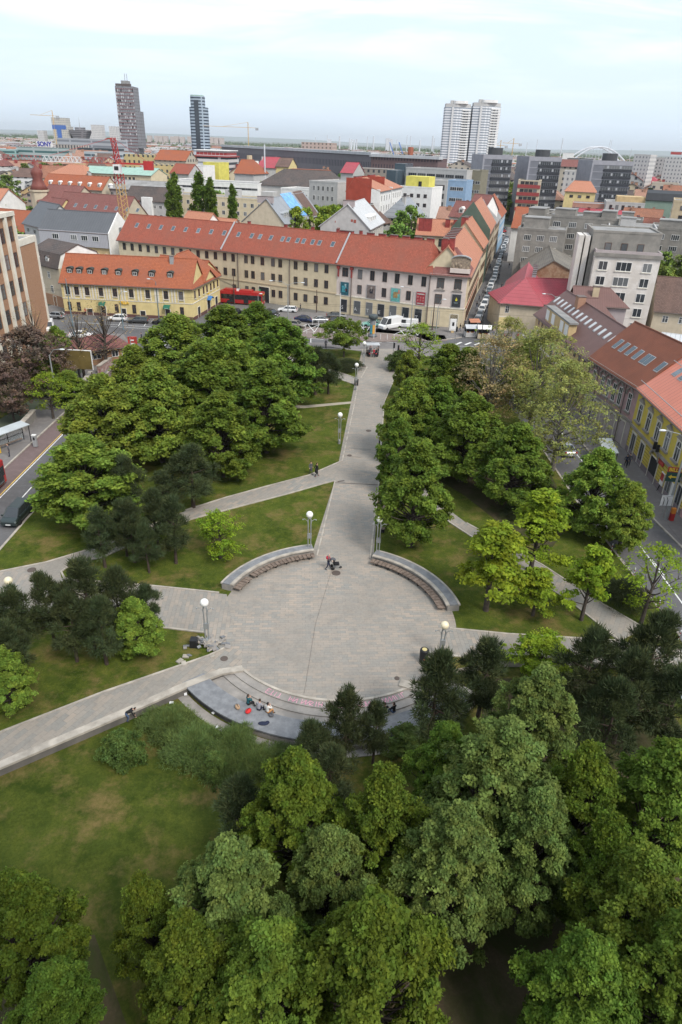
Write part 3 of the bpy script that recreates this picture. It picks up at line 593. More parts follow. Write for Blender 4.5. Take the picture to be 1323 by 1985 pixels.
TC('plane_rust', 955, 730, 14, 12.5, 'thin crowned plane tree with rusty young leaves in the right grove')
TC('plane1', 1045, 725, 15, 14, 'big olive plane tree with a wispy crown in front of the brown roof'); TC('plane2', 1095, 790, 14, 13.5, 'widest olive plane tree, hanging over the right road')
TC('plane1', 985, 682, 13, 10, 'olive plane tree farthest back beside the crossing'); TC('maple2', 1020, 715, 10.5, 9, 'green maple hidden between the plane trees')
TC('thin', 815, 668, 8.5, 9.5, 'thin olive tree at the crossing, the promenade end'); TC('bush1', 775, 700, 3.2, 6, 'dense green hedge bush at the right top corner of the promenade', cat='shrub', f=.5)
TB('maple3', 1135, 1035, 9.6, 8.0, 'round green maple beside the right road'); TC('maple1', 1218, 990, 7.4, 6.0, 'yellow green maple over the right road kerb')
TB('young1', 942, 1183, 8.4, 7.4, 'bright lime young maple on the lawn right of the curved bench'); TC('young2', 1045, 1020, 8.4, 7.0, 'lime young maple behind the diagonal path on the right')
TB('young1', 1033, 1193, 4.6, 4.4, 'smallest lime young tree on the triangular right lawn'); TB('young2', 1127, 1202, 7.2, 5.0, 'slim lime young maple at the corner of the triangular right lawn')
TB('thin', 1243, 1208, 7.6, 6.4, 'sparse pale young tree with a white band round its trunk beside the right road'); TB('yew', 1205, 1165, 1.8, 5.6, 'low dark spreading evergreen between the right path and the road', cat='shrub'); TB('yew', 1050, 985, 2.6, 6.0, 'dark evergreen thicket in the right grove', cat='shrub'); TB('yew', 1000, 1000, 1.8, 4.0, 'low dark evergreen at the foot of the dark maple', cat='shrub')
TB('round', 1040, 1330, 4.4, 5.6, 'small round lime tree below the right path', z=-.5)
PR = 'black pines along the near side of the plaza'
for i, (cx, cy, h, wd, l) in enumerate(((940, 1310, 7.4, 4.8, 'black pine at the right foot of the plaza, behind the others'), (850, 1350, 8.2, 5.0, 'tall black pine covering the right end of the granite seat'), (1140, 1300, 8.6, 5.0, 'black pine right of the small round lime tree'), (1265, 1275, 9.0, 5.6, 'tallest black pine at the right edge near the globe lamp'), (1220, 1340, 8.0, 5.0, 'black pine in front of the tallest one at the right edge'), (1180, 1395, 8.0, 4.6, 'black pine with a bare stem above the big pale maple on the right'),
        (672, 1400, 6.6, 3.7, 'black pine standing alone in front of the granite seat'), (605, 1450, 5.0, 3.6, 'lower black pine left of the lone one before the granite seat'), (728, 1412, 5.4, 2.8, 'black pine close to the right of the lone one before the granite seat'), (470, 1570, 5.4, 4.4, 'dark pine on the near lawn left of the bright green maple'), (1300, 1370, 8.0, 4.6, 'black pine cut by the right edge of the picture'), (640, 1500, 4.8, 4.2, 'low shadowed pine under the lone one before the granite seat'))):
    TC('pine%d' % (i % 2+1), cx, cy, h, wd, l, group=PR, z=-.5)
BK = 'maples crowding the foot of the picture'
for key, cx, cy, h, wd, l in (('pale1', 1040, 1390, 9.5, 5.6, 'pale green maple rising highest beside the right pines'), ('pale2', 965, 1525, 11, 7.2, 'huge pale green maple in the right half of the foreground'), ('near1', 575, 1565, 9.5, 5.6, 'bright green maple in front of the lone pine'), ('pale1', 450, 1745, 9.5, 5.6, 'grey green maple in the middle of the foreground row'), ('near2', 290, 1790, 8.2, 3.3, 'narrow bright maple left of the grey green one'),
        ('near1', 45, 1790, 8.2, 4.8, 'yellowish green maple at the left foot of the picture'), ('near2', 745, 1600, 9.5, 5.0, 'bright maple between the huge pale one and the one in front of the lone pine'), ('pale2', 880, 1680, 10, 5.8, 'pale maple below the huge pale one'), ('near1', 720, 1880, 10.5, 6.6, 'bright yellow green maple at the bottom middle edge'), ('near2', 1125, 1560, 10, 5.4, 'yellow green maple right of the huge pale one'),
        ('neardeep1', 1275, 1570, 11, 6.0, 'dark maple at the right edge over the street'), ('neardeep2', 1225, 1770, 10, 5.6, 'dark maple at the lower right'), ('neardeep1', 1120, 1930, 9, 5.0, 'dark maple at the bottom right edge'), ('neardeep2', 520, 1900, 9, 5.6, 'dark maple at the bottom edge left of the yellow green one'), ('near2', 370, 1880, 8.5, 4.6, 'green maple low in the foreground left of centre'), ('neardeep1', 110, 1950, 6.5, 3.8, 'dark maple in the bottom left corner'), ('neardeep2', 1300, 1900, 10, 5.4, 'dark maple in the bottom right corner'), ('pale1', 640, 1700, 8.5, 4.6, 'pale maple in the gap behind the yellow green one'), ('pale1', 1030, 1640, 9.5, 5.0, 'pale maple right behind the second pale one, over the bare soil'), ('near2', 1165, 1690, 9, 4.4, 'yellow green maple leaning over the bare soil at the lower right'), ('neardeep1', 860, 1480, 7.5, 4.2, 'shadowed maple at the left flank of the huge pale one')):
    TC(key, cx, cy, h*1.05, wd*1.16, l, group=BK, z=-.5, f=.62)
TB('bush1', 240, 1475, 2.3, 3.2, 'round clipped dark green shrub on the near lawn', z=-.5, cat='shrub')
for i, (x, y, wd, l) in enumerate(((330, 1400, 4.6, 'green creeping juniper mound below the ramp'), (375, 1445, 5.2, 'largest creeping juniper mound on the near lawn'), (455, 1440, 4.2, 'juniper mound against the granite seat'), (505, 1475, 3.8, 'juniper mound at the right end of the shrub bank'), (430, 1480, 3.4, 'juniper mound in the middle of the shrub bank'), (560, 1470, 3.0, 'small juniper mound under the pines'))):
    TB('juniper', x, y+14, 1.15, wd*1.1, l, z=-.5, cat='shrub', group='creeping junipers below the granite seat')
TB('bush2', 420, 1500, 1.6, 2.4, 'small bright shrub growing out of the juniper bank', z=-.5, cat='shrub'); TB('bush2', 790, 1450, 1.5, 3.6, 'low shrub under the right pines by the granite seat', z=-.5, cat='shrub'); TB('bush1', 840, 1440, 1.5, 3.0, 'dark low shrub beside the pine trunk at the seat end', z=-.5, cat='shrub')
TC('plum', 60, 690, 10, 13, 'wide plum brown tree in front of the brick office'); TC('plum', 15, 752, 8, 8, 'smaller plum tree above the bus shelter', f=.6)
TC('thin', 95, 760, 6.5, 7, 'lilac and green shrubby tree by the low wall'); TC('maple1', 135, 745, 5, 6.5, 'light green bushy tree behind the curved street lamp'); TC('maple3', 80, 720, 6, 7, 'green bush tree mixed into the plum tree'); TC('maple2', 110, 660, 6, 6, 'small green tree at the corner of the brick office')
TB('bare', 207, 712, 11.5, 12, 'bare tree in front of the orange brick kiosk'); TB('bare', 165, 735, 12, 9, 'bare tree left of the kiosk behind the billboard'); TB('bare', 75, 690, 10, 7, 'bare tree against the brick office wall'); TC('bush2', 430, 668, 3, 4, 'dark bush among the parked cars by the left grove', f=.5, cat='shrub')
TC('pine1', 2, 630, 9, 3, 'dark conifer at the foot of the brick office')
# ---------------------------------------------------------------- buildings
GL_ = mat('window_glass', (.030, .034, .040), .12, kind='glass', col2=(.26, .265, .27), spec=.6)
GLB = mat('glass_blue', (.05, .075, .095), .12, kind='glass', col2=(.16, .20, .24), spec=.7)
FR_W = mat('frame_white', (.66, .65, .63), .6); FR_B = mat('frame_brown', (.10, .055, .04), .6); FR_G = mat('frame_grey', (.30, .30, .31), .6)
M_DK = mat('dark_opening', (.025, .025, .027), .8); M_TRIM = mat('trim', (.62, .58, .50), .85, kind='plaster', var=.12)
M_GUT = mat('gutter', (.13, .10, .09), .6); M_ZINC = mat('zinc', (.42, .43, .44), .45, metal=.5); M_CHIM = mat('chimney_red', (.24, .045, .040), .85, var=.25, scale=1.5); M_CHB = mat('chimney_brick', (.36, .20, .13), .9, kind='brick', col2=(.28, .15, .10))
WC = {}
def winmesh(w, h, style):
    k = (round(w, 2), round(h, 2), style)
    if k in WC: return WC[k]
    g = MB(); fr = {'w': FR_W, 'b': FR_B, 'g': FR_G}[style[0]]; gl = GLB if 'u' in style else GL_; t = .06 if w < 1.2 else .08
    if 'a' in style:      # arched head
        n = 8; P = [(-w/2, 0, -h/2), (w/2, 0, -h/2)]+[(w/2*math.cos(math.pi*i/n), 0, h/2-w/2+w/2*math.sin(math.pi*i/n)) for i in range(n+1)]
        g.poly([(x, -.035, z) for x, y, z in P], gl); Q = [(x*1.14, -.05, z*1.05) for x, y, z in P]
        for i in range(len(P)):
            j = (i+1) % len(P); g.poly([(P[i][0], -.055, P[i][2]), (P[j][0], -.055, P[j][2]), (Q[j][0], -.055, Q[j][2]), (Q[i][0], -.055, Q[i][2])], fr)
    else:
        g.poly([(-w/2, -.03, -h/2), (w/2, -.03, -h/2), (w/2, -.03, h/2), (-w/2, -.03, h/2)], gl)
        for s in (-1, 1):
            g.b2((s*(w/2-t), -.07, -h/2), (s*w/2, .02, h/2), fr); g.b2((-w/2+t, -.065, s*(h/2-t)), (w/2-t, .02, s*h/2), fr)
    nm = {'1': 0, '2': 1, '3': 2, '4': 3, '6': 5}.get(style[1], 0)
    for i in range(nm): x = -w/2+w*(i+1)/(nm+1); g.b2((x-t*.45, -.06, -h/2+t), (x+t*.45, -.031, h/2-t), fr)
    if 't' in style: g.b2((-w/2+t, -.058, h*.18-.03), (w/2-t, -.0305, h*.18+.03), fr)
    if 's' in style: g.b2((-w/2-.12, -.17, -h/2-.14), (w/2+.12, .02, -h/2-.005), M_TRIM)
    if 'f' in style:      # plaster surround
        for s in (-1, 1): g.b2((s*(w/2+.01), -.09, -h/2), (s*(w/2+.19), .01, h/2+.01), M_TRIM)
        g.b2((-w/2-.22, -.11, h/2+.012), (w/2+.22, .01, h/2+.26), M_TRIM)
    if 'p' in style:      # grey pediment
        md = mat('grey_moulding', (.26, .235, .215), .9, var=.25); g.poly([(-w/2-.35, -.26, h/2+.30), (w/2+.35, -.26, h/2+.30), (0, -.26, h/2+.95), (-w/2-.35, .01, h/2+.30), (w/2+.35, .01, h/2+.30), (0, .01, h/2+.95)], md, [(0, 1, 2), (5, 4, 3), (0, 3, 4, 1), (1, 4, 5, 2), (2, 5, 3, 0)])
        g.b2((-w/2-.3, -.3, -h/2-.22), (w/2+.3, .01, -h/2-.006), md)
    if 'h' in style:      # curled hood
        md = mat('grey_moulding', (.26, .235, .215), .9, var=.25); g.tube([(-w/2-.45, -.15, h/2-.35), (-w/2-.35, -.2, h/2+.25), (-w/2, -.22, h/2+.45), (0, -.24, h/2+.85), (w/2, -.22, h/2+.45), (w/2+.35, -.2, h/2+.25), (w/2+.45, -.15, h/2-.35)], .13, md, 5); g.b2((-w/2-.3, -.25, -h/2-.22), (w/2+.3, .01, -h/2-.006), md)
    if 'k' in style:      # balcony railing
        g.b2((-w/2-.2, -.6, -h/2-.12), (w/2+.2, .01, -h/2), M_TRIM); g.b2((-w/2-.2, -.6, -h/2+.95), (w/2+.2, -.55, -h/2+1.0), FR_B)
        for i in range(7): x = -w/2-.18+(w+.36)*i/6; g.b2((x-.015, -.59, -h/2), (x+.015, -.56, -h/2+.95), FR_B)
    WC[k] = g.mesh('window'); return WC[k]
RZ = {'f': 0, 'r': math.pi/2, 'b': math.pi, 'l': -math.pi/2}
class Bld:
    """a building in its own frame: x along the front from A to B, y away from the viewer"""
    def __init__(s, name, label, A, B, depth, h, wall, cat='building', z0=0.0, group=None):
        A = Vector(A[:2]); B = Vector(B[:2]); d = B-A; s.L = d.length; s.D = depth; s.h = h; s.wall = wall
        s.o = thing(name, label, cat, (A.x, A.y, z0), math.atan2(d.y, d.x), group); s.g = MB(); s.name = name
    def walls(s, top=0.0, gable=None, ridge=.5):
        L, D, h = s.L, s.D, s.h
        if gable:
            yr = D*ridge; P = [(0, 0), (D, 0), (D, h), (yr, h+gable), (0, h)]
            V = [(0, y, z) for y, z in P]+[(L, y, z) for y, z in P]; s.g.poly(V, s.wall, [(4, 3, 2, 1, 0), (5, 6, 7, 8, 9)]+[(i, (i+1) % 5, (i+1) % 5+5, i+5) for i in range(5)])
        else: s.g.prism([(0, 0), (L, 0), (L, D), (0, D)], 0, h+top, s.wall)
        return s
    def done(s): s.wp = s.g.build('wall', s.o); return s
    def gable(s, rise, m, hl=0, hr=0, ridge=.5, ov=.45, gab=True, t=.22, x0=None, x1=None, name='roof'):
        L, D, h = s.L, s.D, s.h; s.rise, s.yr = rise, D*ridge; yr = s.yr; sl = rise/yr; sb = rise/max(.1, D-yr)
        if gab: s.walls(gable=rise-.02 if (hl == 0 and hr == 0) else None, ridge=ridge)
        a, b = (-.3 if hl == 0 else -ov) if x0 is None else x0, (L+.3 if hr == 0 else L+ov) if x1 is None else x1; zf, zb = h-ov*sl+.16, h-ov*sb+.16; zr = h+rise+.16
        V = [(a, -ov, zf), (b, -ov, zf), (b-(hr and hr+ov), yr, zr), (a+(hl and hl+ov), yr, zr), (b, D+ov, zb), (a, D+ov, zb)]; F = [(0, 1, 2, 3), (4, 5, 3, 2)]
        if hl: F.append((5, 0, 3))
        if hr: F.append((1, 4, 2))
        r = MB().shell(V, F, t, m); r.tube([V[3], V[2]], .13, m, 5)
        s.roof = r.build(name, s.o); g = MB(); g.tube([(a, -ov-.06, zf-.16), (b, -ov-.06, zf-.16)], .10, M_GUT, 5)
        if hr: g.tube([(b+.05, -ov, zf-.16), (b+.05, D+ov, zf-.16)], .10, M_GUT, 5)
        g.build('gutter', s.o); s.sl = sl; s.ov = ov; return s
    def flat(s, m, par=.5, th=.3, pm=None):
        L, D, h = s.L, s.D, s.h; s.walls(); g = MB(); g.b2((.01, .01, h), (L-.01, D-.01, h+.12), m); s.roof = g.build('roof', s.o)
        p = MB(); pm = pm or s.wall
        for a, b in (((-.06, -.06), (L+.06, th)), ((-.06, D-th), (L+.06, D+.06)), ((-.06, th), (th, D-th)), ((L-th, th), (L+.06, D-th))): p.b2((a[0], a[1], h-.05), (b[0], b[1], h+par), pm)
        p.build('parapet', s.o); s.rise = 0; s.sl = 0; s.yr = D/2; return s
    def mansard(s, z1, in1, rise, m, m2=None, hl=0, hr=0):
        L, D, h = s.L, s.D, s.h; s.walls(); V = [(-.3, -.4, h), (L+.3, -.4, h), (L+.2-(in1 if hr else 0), in1, h+z1), (-.2+(in1 if hl else 0), in1, h+z1), (L+.2, D/2, h+z1+rise), (-.2, D/2, h+z1+rise), (L+.2, D-in1, h+z1), (-.2, D-in1, h+z1), (L+.3, D+.4, h), (-.3, D+.4, h)]
        r = MB().shell(V, [(0, 1, 2, 3), (6, 7, 9, 8)] if False else [(0, 1, 2, 3), (3, 2, 4, 5), (5, 4, 6, 7), (7, 6, 8, 9)], .2, m); s.roof = r.build('roof', s.o)
        e = MB()
        for x in (0.0, L-.25): e.poly([(x, -.1, h), (x, in1, h+z1), (x, D/2, h+z1+rise), (x, D-in1, h+z1), (x, D, h), (x+.25, -.1, h), (x+.25, in1, h+z1), (x+.25, D/2, h+z1+rise), (x+.25, D-in1, h+z1), (x+.25, D, h)], m2 or s.wall, [(4, 3, 2, 1, 0), (5, 6, 7, 8, 9)])
        e.build('gable_wall', s.o); s.sl = z1/in1; s.ov = .4; s.rise = z1+rise; s.yr = D/2; return s
    def at(s, side, u, z, y=0.0):
        L, D = s.L, s.D; return {'f': (u, -y, z), 'b': (L-u, D+y, z), 'r': (L+y, u, z), 'l': (-y, D-u, z)}[side]
    def wins(s, side, rows, style='b2', m0=1.2, m1=None, skip=()):
        """rows: (z centre, width, height, count or list of u[, style])"""
        W = s.L if side in 'fb' else s.D
        for ri, r in enumerate(rows):
            z, w, h, n = r[:4]; st = r[4] if len(r) > 4 else style; m1_ = m0 if m1 is None else m1
            us = n if isinstance(n, (list, tuple)) else [m0+(W-m0-m1_)*(i+.5)/n for i in range(n)]
            for i, u in enumerate(us):
                if (ri, i) in skip: continue
                o = link(winmesh(w, h, st), 'window', s.o, s.at(side, u, z)); o.rotation_euler = (0, 0, RZ[side])
        return s
    def door(s, side, u, w, h, m=M_DK, z=0.0, name='door', arch=False):
        g = MB(); g.b2((-w/2, -.05, 0), (w/2, .02, h), m); g.b2((-w/2-.14, -.09, 0), (-w/2-.002, .02, h+.12), M_TRIM); g.b2((w/2+.002, -.09, 0), (w/2+.14, .02, h+.12), M_TRIM); g.b2((-w/2, -.088, h+.002), (w/2, .02, h+.12), M_TRIM)
        o = g.build(name, s.o, loc=s.at(side, u, z)); o.rotation_euler = (0, 0, RZ[side]); return o
    def band(s, z, hh=.25, out=.12, m=None, sides='fr', name='cornice'):
        g = MB(); L, D = s.L, s.D
        if 'f' in sides: g.b2((-out, -out, z), (L+out, .01, z+hh), m or M_TRIM)
        if 'r' in sides: g.b2((L-.01, .012, z), (L+out, D, z+hh-.003), m or M_TRIM)
        if 'l' in sides: g.b2((-out, .012, z), (.01, D, z+hh-.003), m or M_TRIM)
        g.build(name, s.o); return s
    def roofz(s, y): return s.h+.17+y*s.sl
    def sky(s, us, yy, w=.8, l=1.2, m=None):    # roof windows on the front slope
        k = ('sky', w, l, round(s.sl, 3), m.name if m else '')
        if k not in WC:
            g = MB(); dy = l/math.sqrt(1+s.sl**2); dz = dy*s.sl
            for e, zz, mm in ((.09, .07, FR_G), (0, .11, m or GLB)):
                a, b = w/2+e, e; V = [(-a, -b, zz-b*s.sl), (a, -b, zz-b*s.sl), (a, dy+b, dz+zz+b*s.sl), (-a, dy+b, dz+zz+b*s.sl)]; g.shell(V, [(0, 1, 2, 3)], .1, mm)
            WC[k] = g.mesh('roof_window')
        for i, u in enumerate(us):
            y = yy[i] if isinstance(yy, (list, tuple)) else yy; link(WC[k], 'roof_window', s.o, (u, y, s.roofz(y)))
        return s
    def chim(s, lst, m=None, cap=True):         # (u, y, w, d, top above ridge)
        for (u, y, w, d, e) in lst:
            zr = s.h+s.rise+e; zb = s.h+min(s.rise, (s.sl*y if y < s.yr else s.rise*(1-(y-s.yr)/max(.1, s.D-s.yr))))-.6
            g = MB().b2((u-w/2, y-d/2, zb), (u+w/2, y+d/2, zr), m or M_CHIM)
            if cap: g.b2((u-w/2-.06, y-d/2-.06, zr), (u+w/2+.06, y+d/2+.06, zr+.12), M_GUT)
            g.build('chimney', s.o)
        return s
    def dormers(s, us, y, w=1.3, h=1.2, m=None, arched=False, wm=None):
        k = ('dorm', w, h, arched, round(s.sl, 3), (m or s.wall).name, s.name)
        if k not in WC:
            g = MB(); d = h/s.sl+.1; mm = m or M_GUT; wm = wm or mm
            g.b2((-w/2, 0, 0), (w/2, d, h*.98), wm)
            if arched:
                n = 6; pts = [(w/2*1.15*math.cos(math.pi*i/n), w*.28*math.sin(math.pi*i/n)) for i in range(n+1)]
                V = [(x, -.15, h+z) for x, z in pts]+[(x, d+.2, h+z) for x, z in pts]; g.shell(V, [(i+1, i, i+n+1, i+n+2) for i in range(n)], .1, mm)
                g.poly([(x*.86, .0, h+z*.8-.02) for x, z in pts], wm)
            else: g.poly([(-w/2-.15, -.12, h-.02), (w/2+.15, -.12, h-.02), (0, -.12, h+w*.4), (-w/2-.15, d+.3, h-.02), (w/2+.15, d+.3, h-.02), (0, d+.5, h+w*.4)], mm, [(0, 1, 2), (0, 2, 5, 3), (1, 4, 5, 2), (5, 4, 3)])
            WC[k] = g.mesh('dormer')
        for u in us:
            o = link(WC[k], 'dormer', s.o, (u, y, s.roofz(y)-.1)); link(winmesh(w*.68, h*.72, 'w2'), 'window', o, (0, 0, h*.5))
        return s
def PL(name, col, col2=None, var=.10): return mat(name, col, .9, kind='plaster', var=var, col2=col2)
W_CREAM = PL('wall_cream', (.56, .475, .33)); W_PINKISH = PL('wall_pale_pink', (.56, .48, .44)); W_YELC = PL('wall_pale_yellow', (.60, .49, .24)); W_WHITE = PL('wall_white', (.70, .69, .67), (.50, .48, .45)); W_GREY = mat('wall_grey_stained', (.27, .25, .225), .95, kind='patchy', scale=.35, col2=(.19, .18, .165))
W_TALL = mat('wall_peeling', (.64, .60, .565), .95, kind='patchy', scale=.3, col2=(.52, .475, .43)); W_LGREY = PL('wall_light_grey', (.42, .41, .40), (.28, .27, .26)); W_TAN = PL('wall_tan', (.46, .37, .25)); W_PINK = mat('wall_old_pink', (.50, .30, .31), .95, kind='patchy', scale=.6, col2=(.36, .26, .26)); W_LEMON = mat('wall_lemon', (.56, .44, .085), .92, kind='plaster', var=.12, col2=(.36, .29, .08)); W_OCHRE = PL('wall_ochre', (.50, .37, .20), (.34, .25, .15), .16)
W_SAND = PL('wall_sand', (.48, .41, .31)); W_BRICK = mat('wall_brick', (.36, .20, .115), .9, kind='brick', col2=(.27, .145, .085)); W_RUIN = mat('wall_ruined_brick', (.25, .14, .085), .95, kind='patchy', scale=.55, col2=(.34, .24, .16)); W_LILAC = PL('wall_lilac_grey', (.36, .31, .31))
T_RED = mat('tiles_red', (.30, .082, .052), .85, kind='tile', col2=(.215, .075, .052), var=.18); T_ORANGE = mat('tiles_orange', (.345, .105, .050), .85, kind='tile', col2=(.24, .085, .052), var=.14); T_SALMON = mat('tiles_salmon', (.44, .195, .120), .8, kind='tile', col2=(.38, .165, .105), var=.10); T_BROWN = mat('tiles_brown', (.130, .085, .072), .85, kind='tile', col2=(.16, .10, .08), var=.2); T_DARK = mat('tiles_dark', (.085, .072, .068), .85, kind='tile', col2=(.11, .08, .07), var=.25)
T_CRIM = mat('sheet_crimson', (.35, .075, .09), .6, kind='tile', col2=(.36, .05, .07), var=.10, p=(1.3, 1.1)); S_CRIM = mat('sheet_crimson_plain', (.35, .08, .095), .6, kind='seam', p=(.6, 1)); S_SALM = mat('sheet_salmon', (.58, .20, .135), .5, kind='seam', p=(.75, 1)); S_RUST = mat('sheet_rust', (.19, .060, .030), .6, kind='seam', p=(.42, 1), var=.25); S_BRN = mat('sheet_brown', (.155, .085, .075), .6, kind='seam', p=(.45, 1), var=.15); S_ZINC = mat('sheet_zinc', (.27, .285, .31), .6, kind='seam', p=(.7, 1)); S_WHITE = mat('sheet_white', (.48, .49, .50), .75, kind='seam', p=(.8, 1)); S_ANTH = mat('sheet_anthracite', (.10, .105, .115), .5, kind='seam', p=(.8, 1))
T_FLAT = mat('roof_felt', (.24, .235, .23), .95, var=.25, scale=.4); T_MAROON = mat('tiles_maroon', (.21, .085, .075), .85, kind='tile', col2=(.17, .075, .065), var=.2)

def E(px, py, z): return G(px, py, z).to_2d()
def merge(main, sub):
    a = Matrix.Translation(main.o.location) @ Matrix.Rotation(main.o.rotation_euler.z, 4, 'Z'); b_ = Matrix.Translation(sub.o.location) @ Matrix.Rotation(sub.o.rotation_euler.z, 4, 'Z'); T = a.inverted() @ b_
    for ch in list(sub.o.children):
        m_ = T @ (Matrix.Translation(ch.location) @ ch.rotation_euler.to_matrix().to_4x4()); ch.parent = main.o; ch.location = m_.to_translation(); ch.rotation_euler = m_.to_euler()
    bpy.data.objects.remove(sub.o)
def text(s, size, m, name='lettering', parent=None, loc=(0, 0, 0), rot=(math.pi/2, 0, 0), depth=.02, bold=0.0):
    c = bpy.data.curves.new(name, 'FONT'); c.body = s; c.size = size; c.align_x = 'CENTER'; c.align_y = 'CENTER'; c.extrude = depth; c.offset = bold
    t = bpy.data.objects.new(name, c); COL.objects.link(t); dg = bpy.context.evaluated_depsgraph_get(); me = bpy.data.meshes.new_from_object(t.evaluated_get(dg)); bpy.data.objects.remove(t); me.materials.clear(); me.materials.append(m)
    o = link(me, name, parent, loc); o.rotation_euler = rot; return o
def poster(pb, u, z, w, h, base, marks, side='f'):
    o = MB().b2((-w/2, -.14, -h/2), (w/2, 0, h/2), FR_G).build('poster', pb.o, loc=pb.at(side, u, z)); o.rotation_euler = (0, 0, RZ[side])
    q = MB(); q.poly([(-w/2+.1, -.145, -h/2+.1), (w/2-.1, -.145, -h/2+.1), (w/2-.1, -.145, h/2-.1), (-w/2+.1, -.145, h/2-.1)], base)
    for (x0, z0, x1, z1, m) in marks: q.b2((x0*w, -.17, z0*h), (x1*w, -.15, z1*h), m)
    q.build('print', o); return o
C_ = lambda n, c: mat('print_'+n, c, .6, kind='plain', var=.35, scale=2.2)

# -- long three storey block closing the square
P0, P1, P2, P3, P4 = E(229, 463, 11.5), E(430, 483, 11.5), E(654, 509, 11.5), E(837, 529, 11.5), E(907, 534, 11.5)
b = Bld('long_building', 'long cream three storey building behind the yellow house, left section of the red roofed row', P0, P1, 12, 11.5, W_CREAM)
b.gable(5.6, T_RED).done(); n_ = int(b.L/2.65); b.wins('f', [(9.8, 1.0, 1.75, n_), (6.3, 1.0, 1.75, n_), (2.5, 1.0, 1.7, n_)], 'b2', .6).band(4.35, .22, .1, W_TAN).sky([4.0+3.9*i for i in range(8)], 3.0)
b = Bld('long_building', 'long cream three storey building with an open gateway behind the red trolleybus', P1, P2, 12, 11.5, W_CREAM)
b.gable(5.6, T_RED).done(); us = [.9, 3.5, 7.4, 9.4, 12.3, 15.4, 17.5, 21.9, 24.7, 27.6, 30.4]
b.wins('f', [(9.8, 1.05, 1.85, us), (6.3, 1.05, 1.8, us), (2.5, 1.05, 1.75, [3.5, 7.4, 9.4, 15.4, 17.5, 21.9, 24.7, 27.6, 30.4])], 'b2').band(4.35, .22, .1, W_TAN).sky([2.9, 6.9, 9.4, 12.6, 16, 17.7, 20.3, 22, 24.5, 26.4, 30], 3.0)
b.door('f', 12.6, 3.0, 3.7, M_DK, name='gateway'); g = MB()
for u in (4.9, 20.2): g.tube([(u, -.15, .2), (u, -.15, 11.3)], .10, M_GUT, 6)
g.build('downpipe', b.o); g = MB()
for u in (0, b.L): g.tube([(u, -.42, 11.45), (u, 6.0, 17.45)], .20, M_ZINC, 5)
g.build('roof_flashing', b.o); MB().b2((11.0, -.06, 2.2), (11.6, -.02, 3.0), mat('green_sign', (.05, .35, .10), .5)).build('sign', b.o)
b.chim([(31.0, 8.5, 3.4, 1.0, .4)])
b = Bld('corner_building', 'pale pink corner building with four posters above its shop windows', P2, P3, 12, 11.5, W_PINKISH)
b.gable(5.6, T_RED, hr=2.5).done(); b.band(4.2, .25, .12)
b.wins('f', [(9.6, 1.5, 2.0, [2.2], 'b2t'), (9.5, 1.1, 2.1, [6.0, 9.1, 12.2, 15.2, 18.4, 21.6]), (6.1, 1.1, 2.0, [6.0, 12.2, 18.2])])
MB().b2((0, -.05, .05), (b.L, .01, 4.2), W_CREAM).build('ground_floor_render', b.o)
M_SHOPLET = mat('white_letters', (.50, .51, .52), .6)
for i, (u, ch) in enumerate(zip([2.1, 5.6, 8.7, 11.7, 14.7, 17.8, 20.9], 'SATELIT')):
    w_ = link(winmesh(1.75, 3.0, 'g1'), 'shop_window', b.o, (u, -.06, 2.0)); text(ch, 1.15, M_SHOPLET, 'letter', w_, (-.38, -.1, -.45), depth=.01)
b.chim([(4.2+i*3.0, 9.0, 1.7, .8, .35) for i in range(6)])
poster(b, 2.2, 5.9, 2.3, 3.1, C_('teal_dark', (.02, .09, .12)), [(-.3, -.25, .1, .2, C_('cyan', (.06, .28, .34))), (-.12, -.2, .3, .02, C_('dark', (.02, .02, .03))), (-.15, -.12, .2, -.04, C_('red', (.35, .05, .04))), (0, .1, .18, .35, C_('pale', (.3, .4, .42)))])
poster(b, 9.0, 5.9, 2.3, 3.1, C_('umber', (.16, .13, .12)), [(-.15, -.1, .2, .2, C_('dark', (.02, .02, .03))), (-.05, .05, .1, .38, C_('pale2', (.32, .28, .26)))])
poster(b, 15.1, 5.9, 2.4, 3.1, C_('turquoise', (.12, .34, .32)), [(-.22, -.2, .22, .22, C_('ochre', (.30, .20, .09))), (.25, .1, .42, .4, C_('rosy', (.45, .2, .15)))])
poster(b, 21.2, 5.8, 2.3, 3.0, C_('crimson', (.30, .03, .04)), [(-.36, y, .36, y+.09, C_('greyish', (.42, .38, .36))) for y in (-.4, .28)]+[(x, y, x+.16, y+.14, C_('rose', (.42, .14, .14))) for x in (-.36, -.08, .2) for y in (-.2, .02)])
for u in (.5, 3.9): MB().box((u, -.25, 10.7), (.75, .4, .9), M_CHIM).box((u, -.22, 9.4), (.3, .3, 1.8), M_CHIM).build('rainwater_hopper', b.o)
g = MB()
for u in (3.9, 23.0): g.tube([(u, -.15, .2), (u, -.15, 11)], .1, M_GUT, 6)
g.build('downpipe', b.o)
c2 = Bld('x', 'x', P3, P4, 11.5, 11.5, W_PINKISH); c2.gable(4.6, T_MAROON, hl=3.2, hr=3.2, ridge=.5, ov=.5).done(); c2.band(4.2, .25, .14); c2.band(11.1, .35, .3, W_PINKISH)
c2.wins('f', [(9.5, 1.6, 2.2, [2.2, 6.0], 'b3t'), (6.1, 1.6, 2.1, [2.0], 'b3t'), (2.0, 1.9, 3.0, [1.7], 'g2')]); MB().b2((0, -.05, .05), (c2.L, .01, 4.2), W_CREAM).build('ground_floor_render', c2.o); c2.door('f', 5.9, 1.7, 3.0)
md_ = mat('grey_moulding', (.26, .235, .215), .9, var=.25); g = MB()
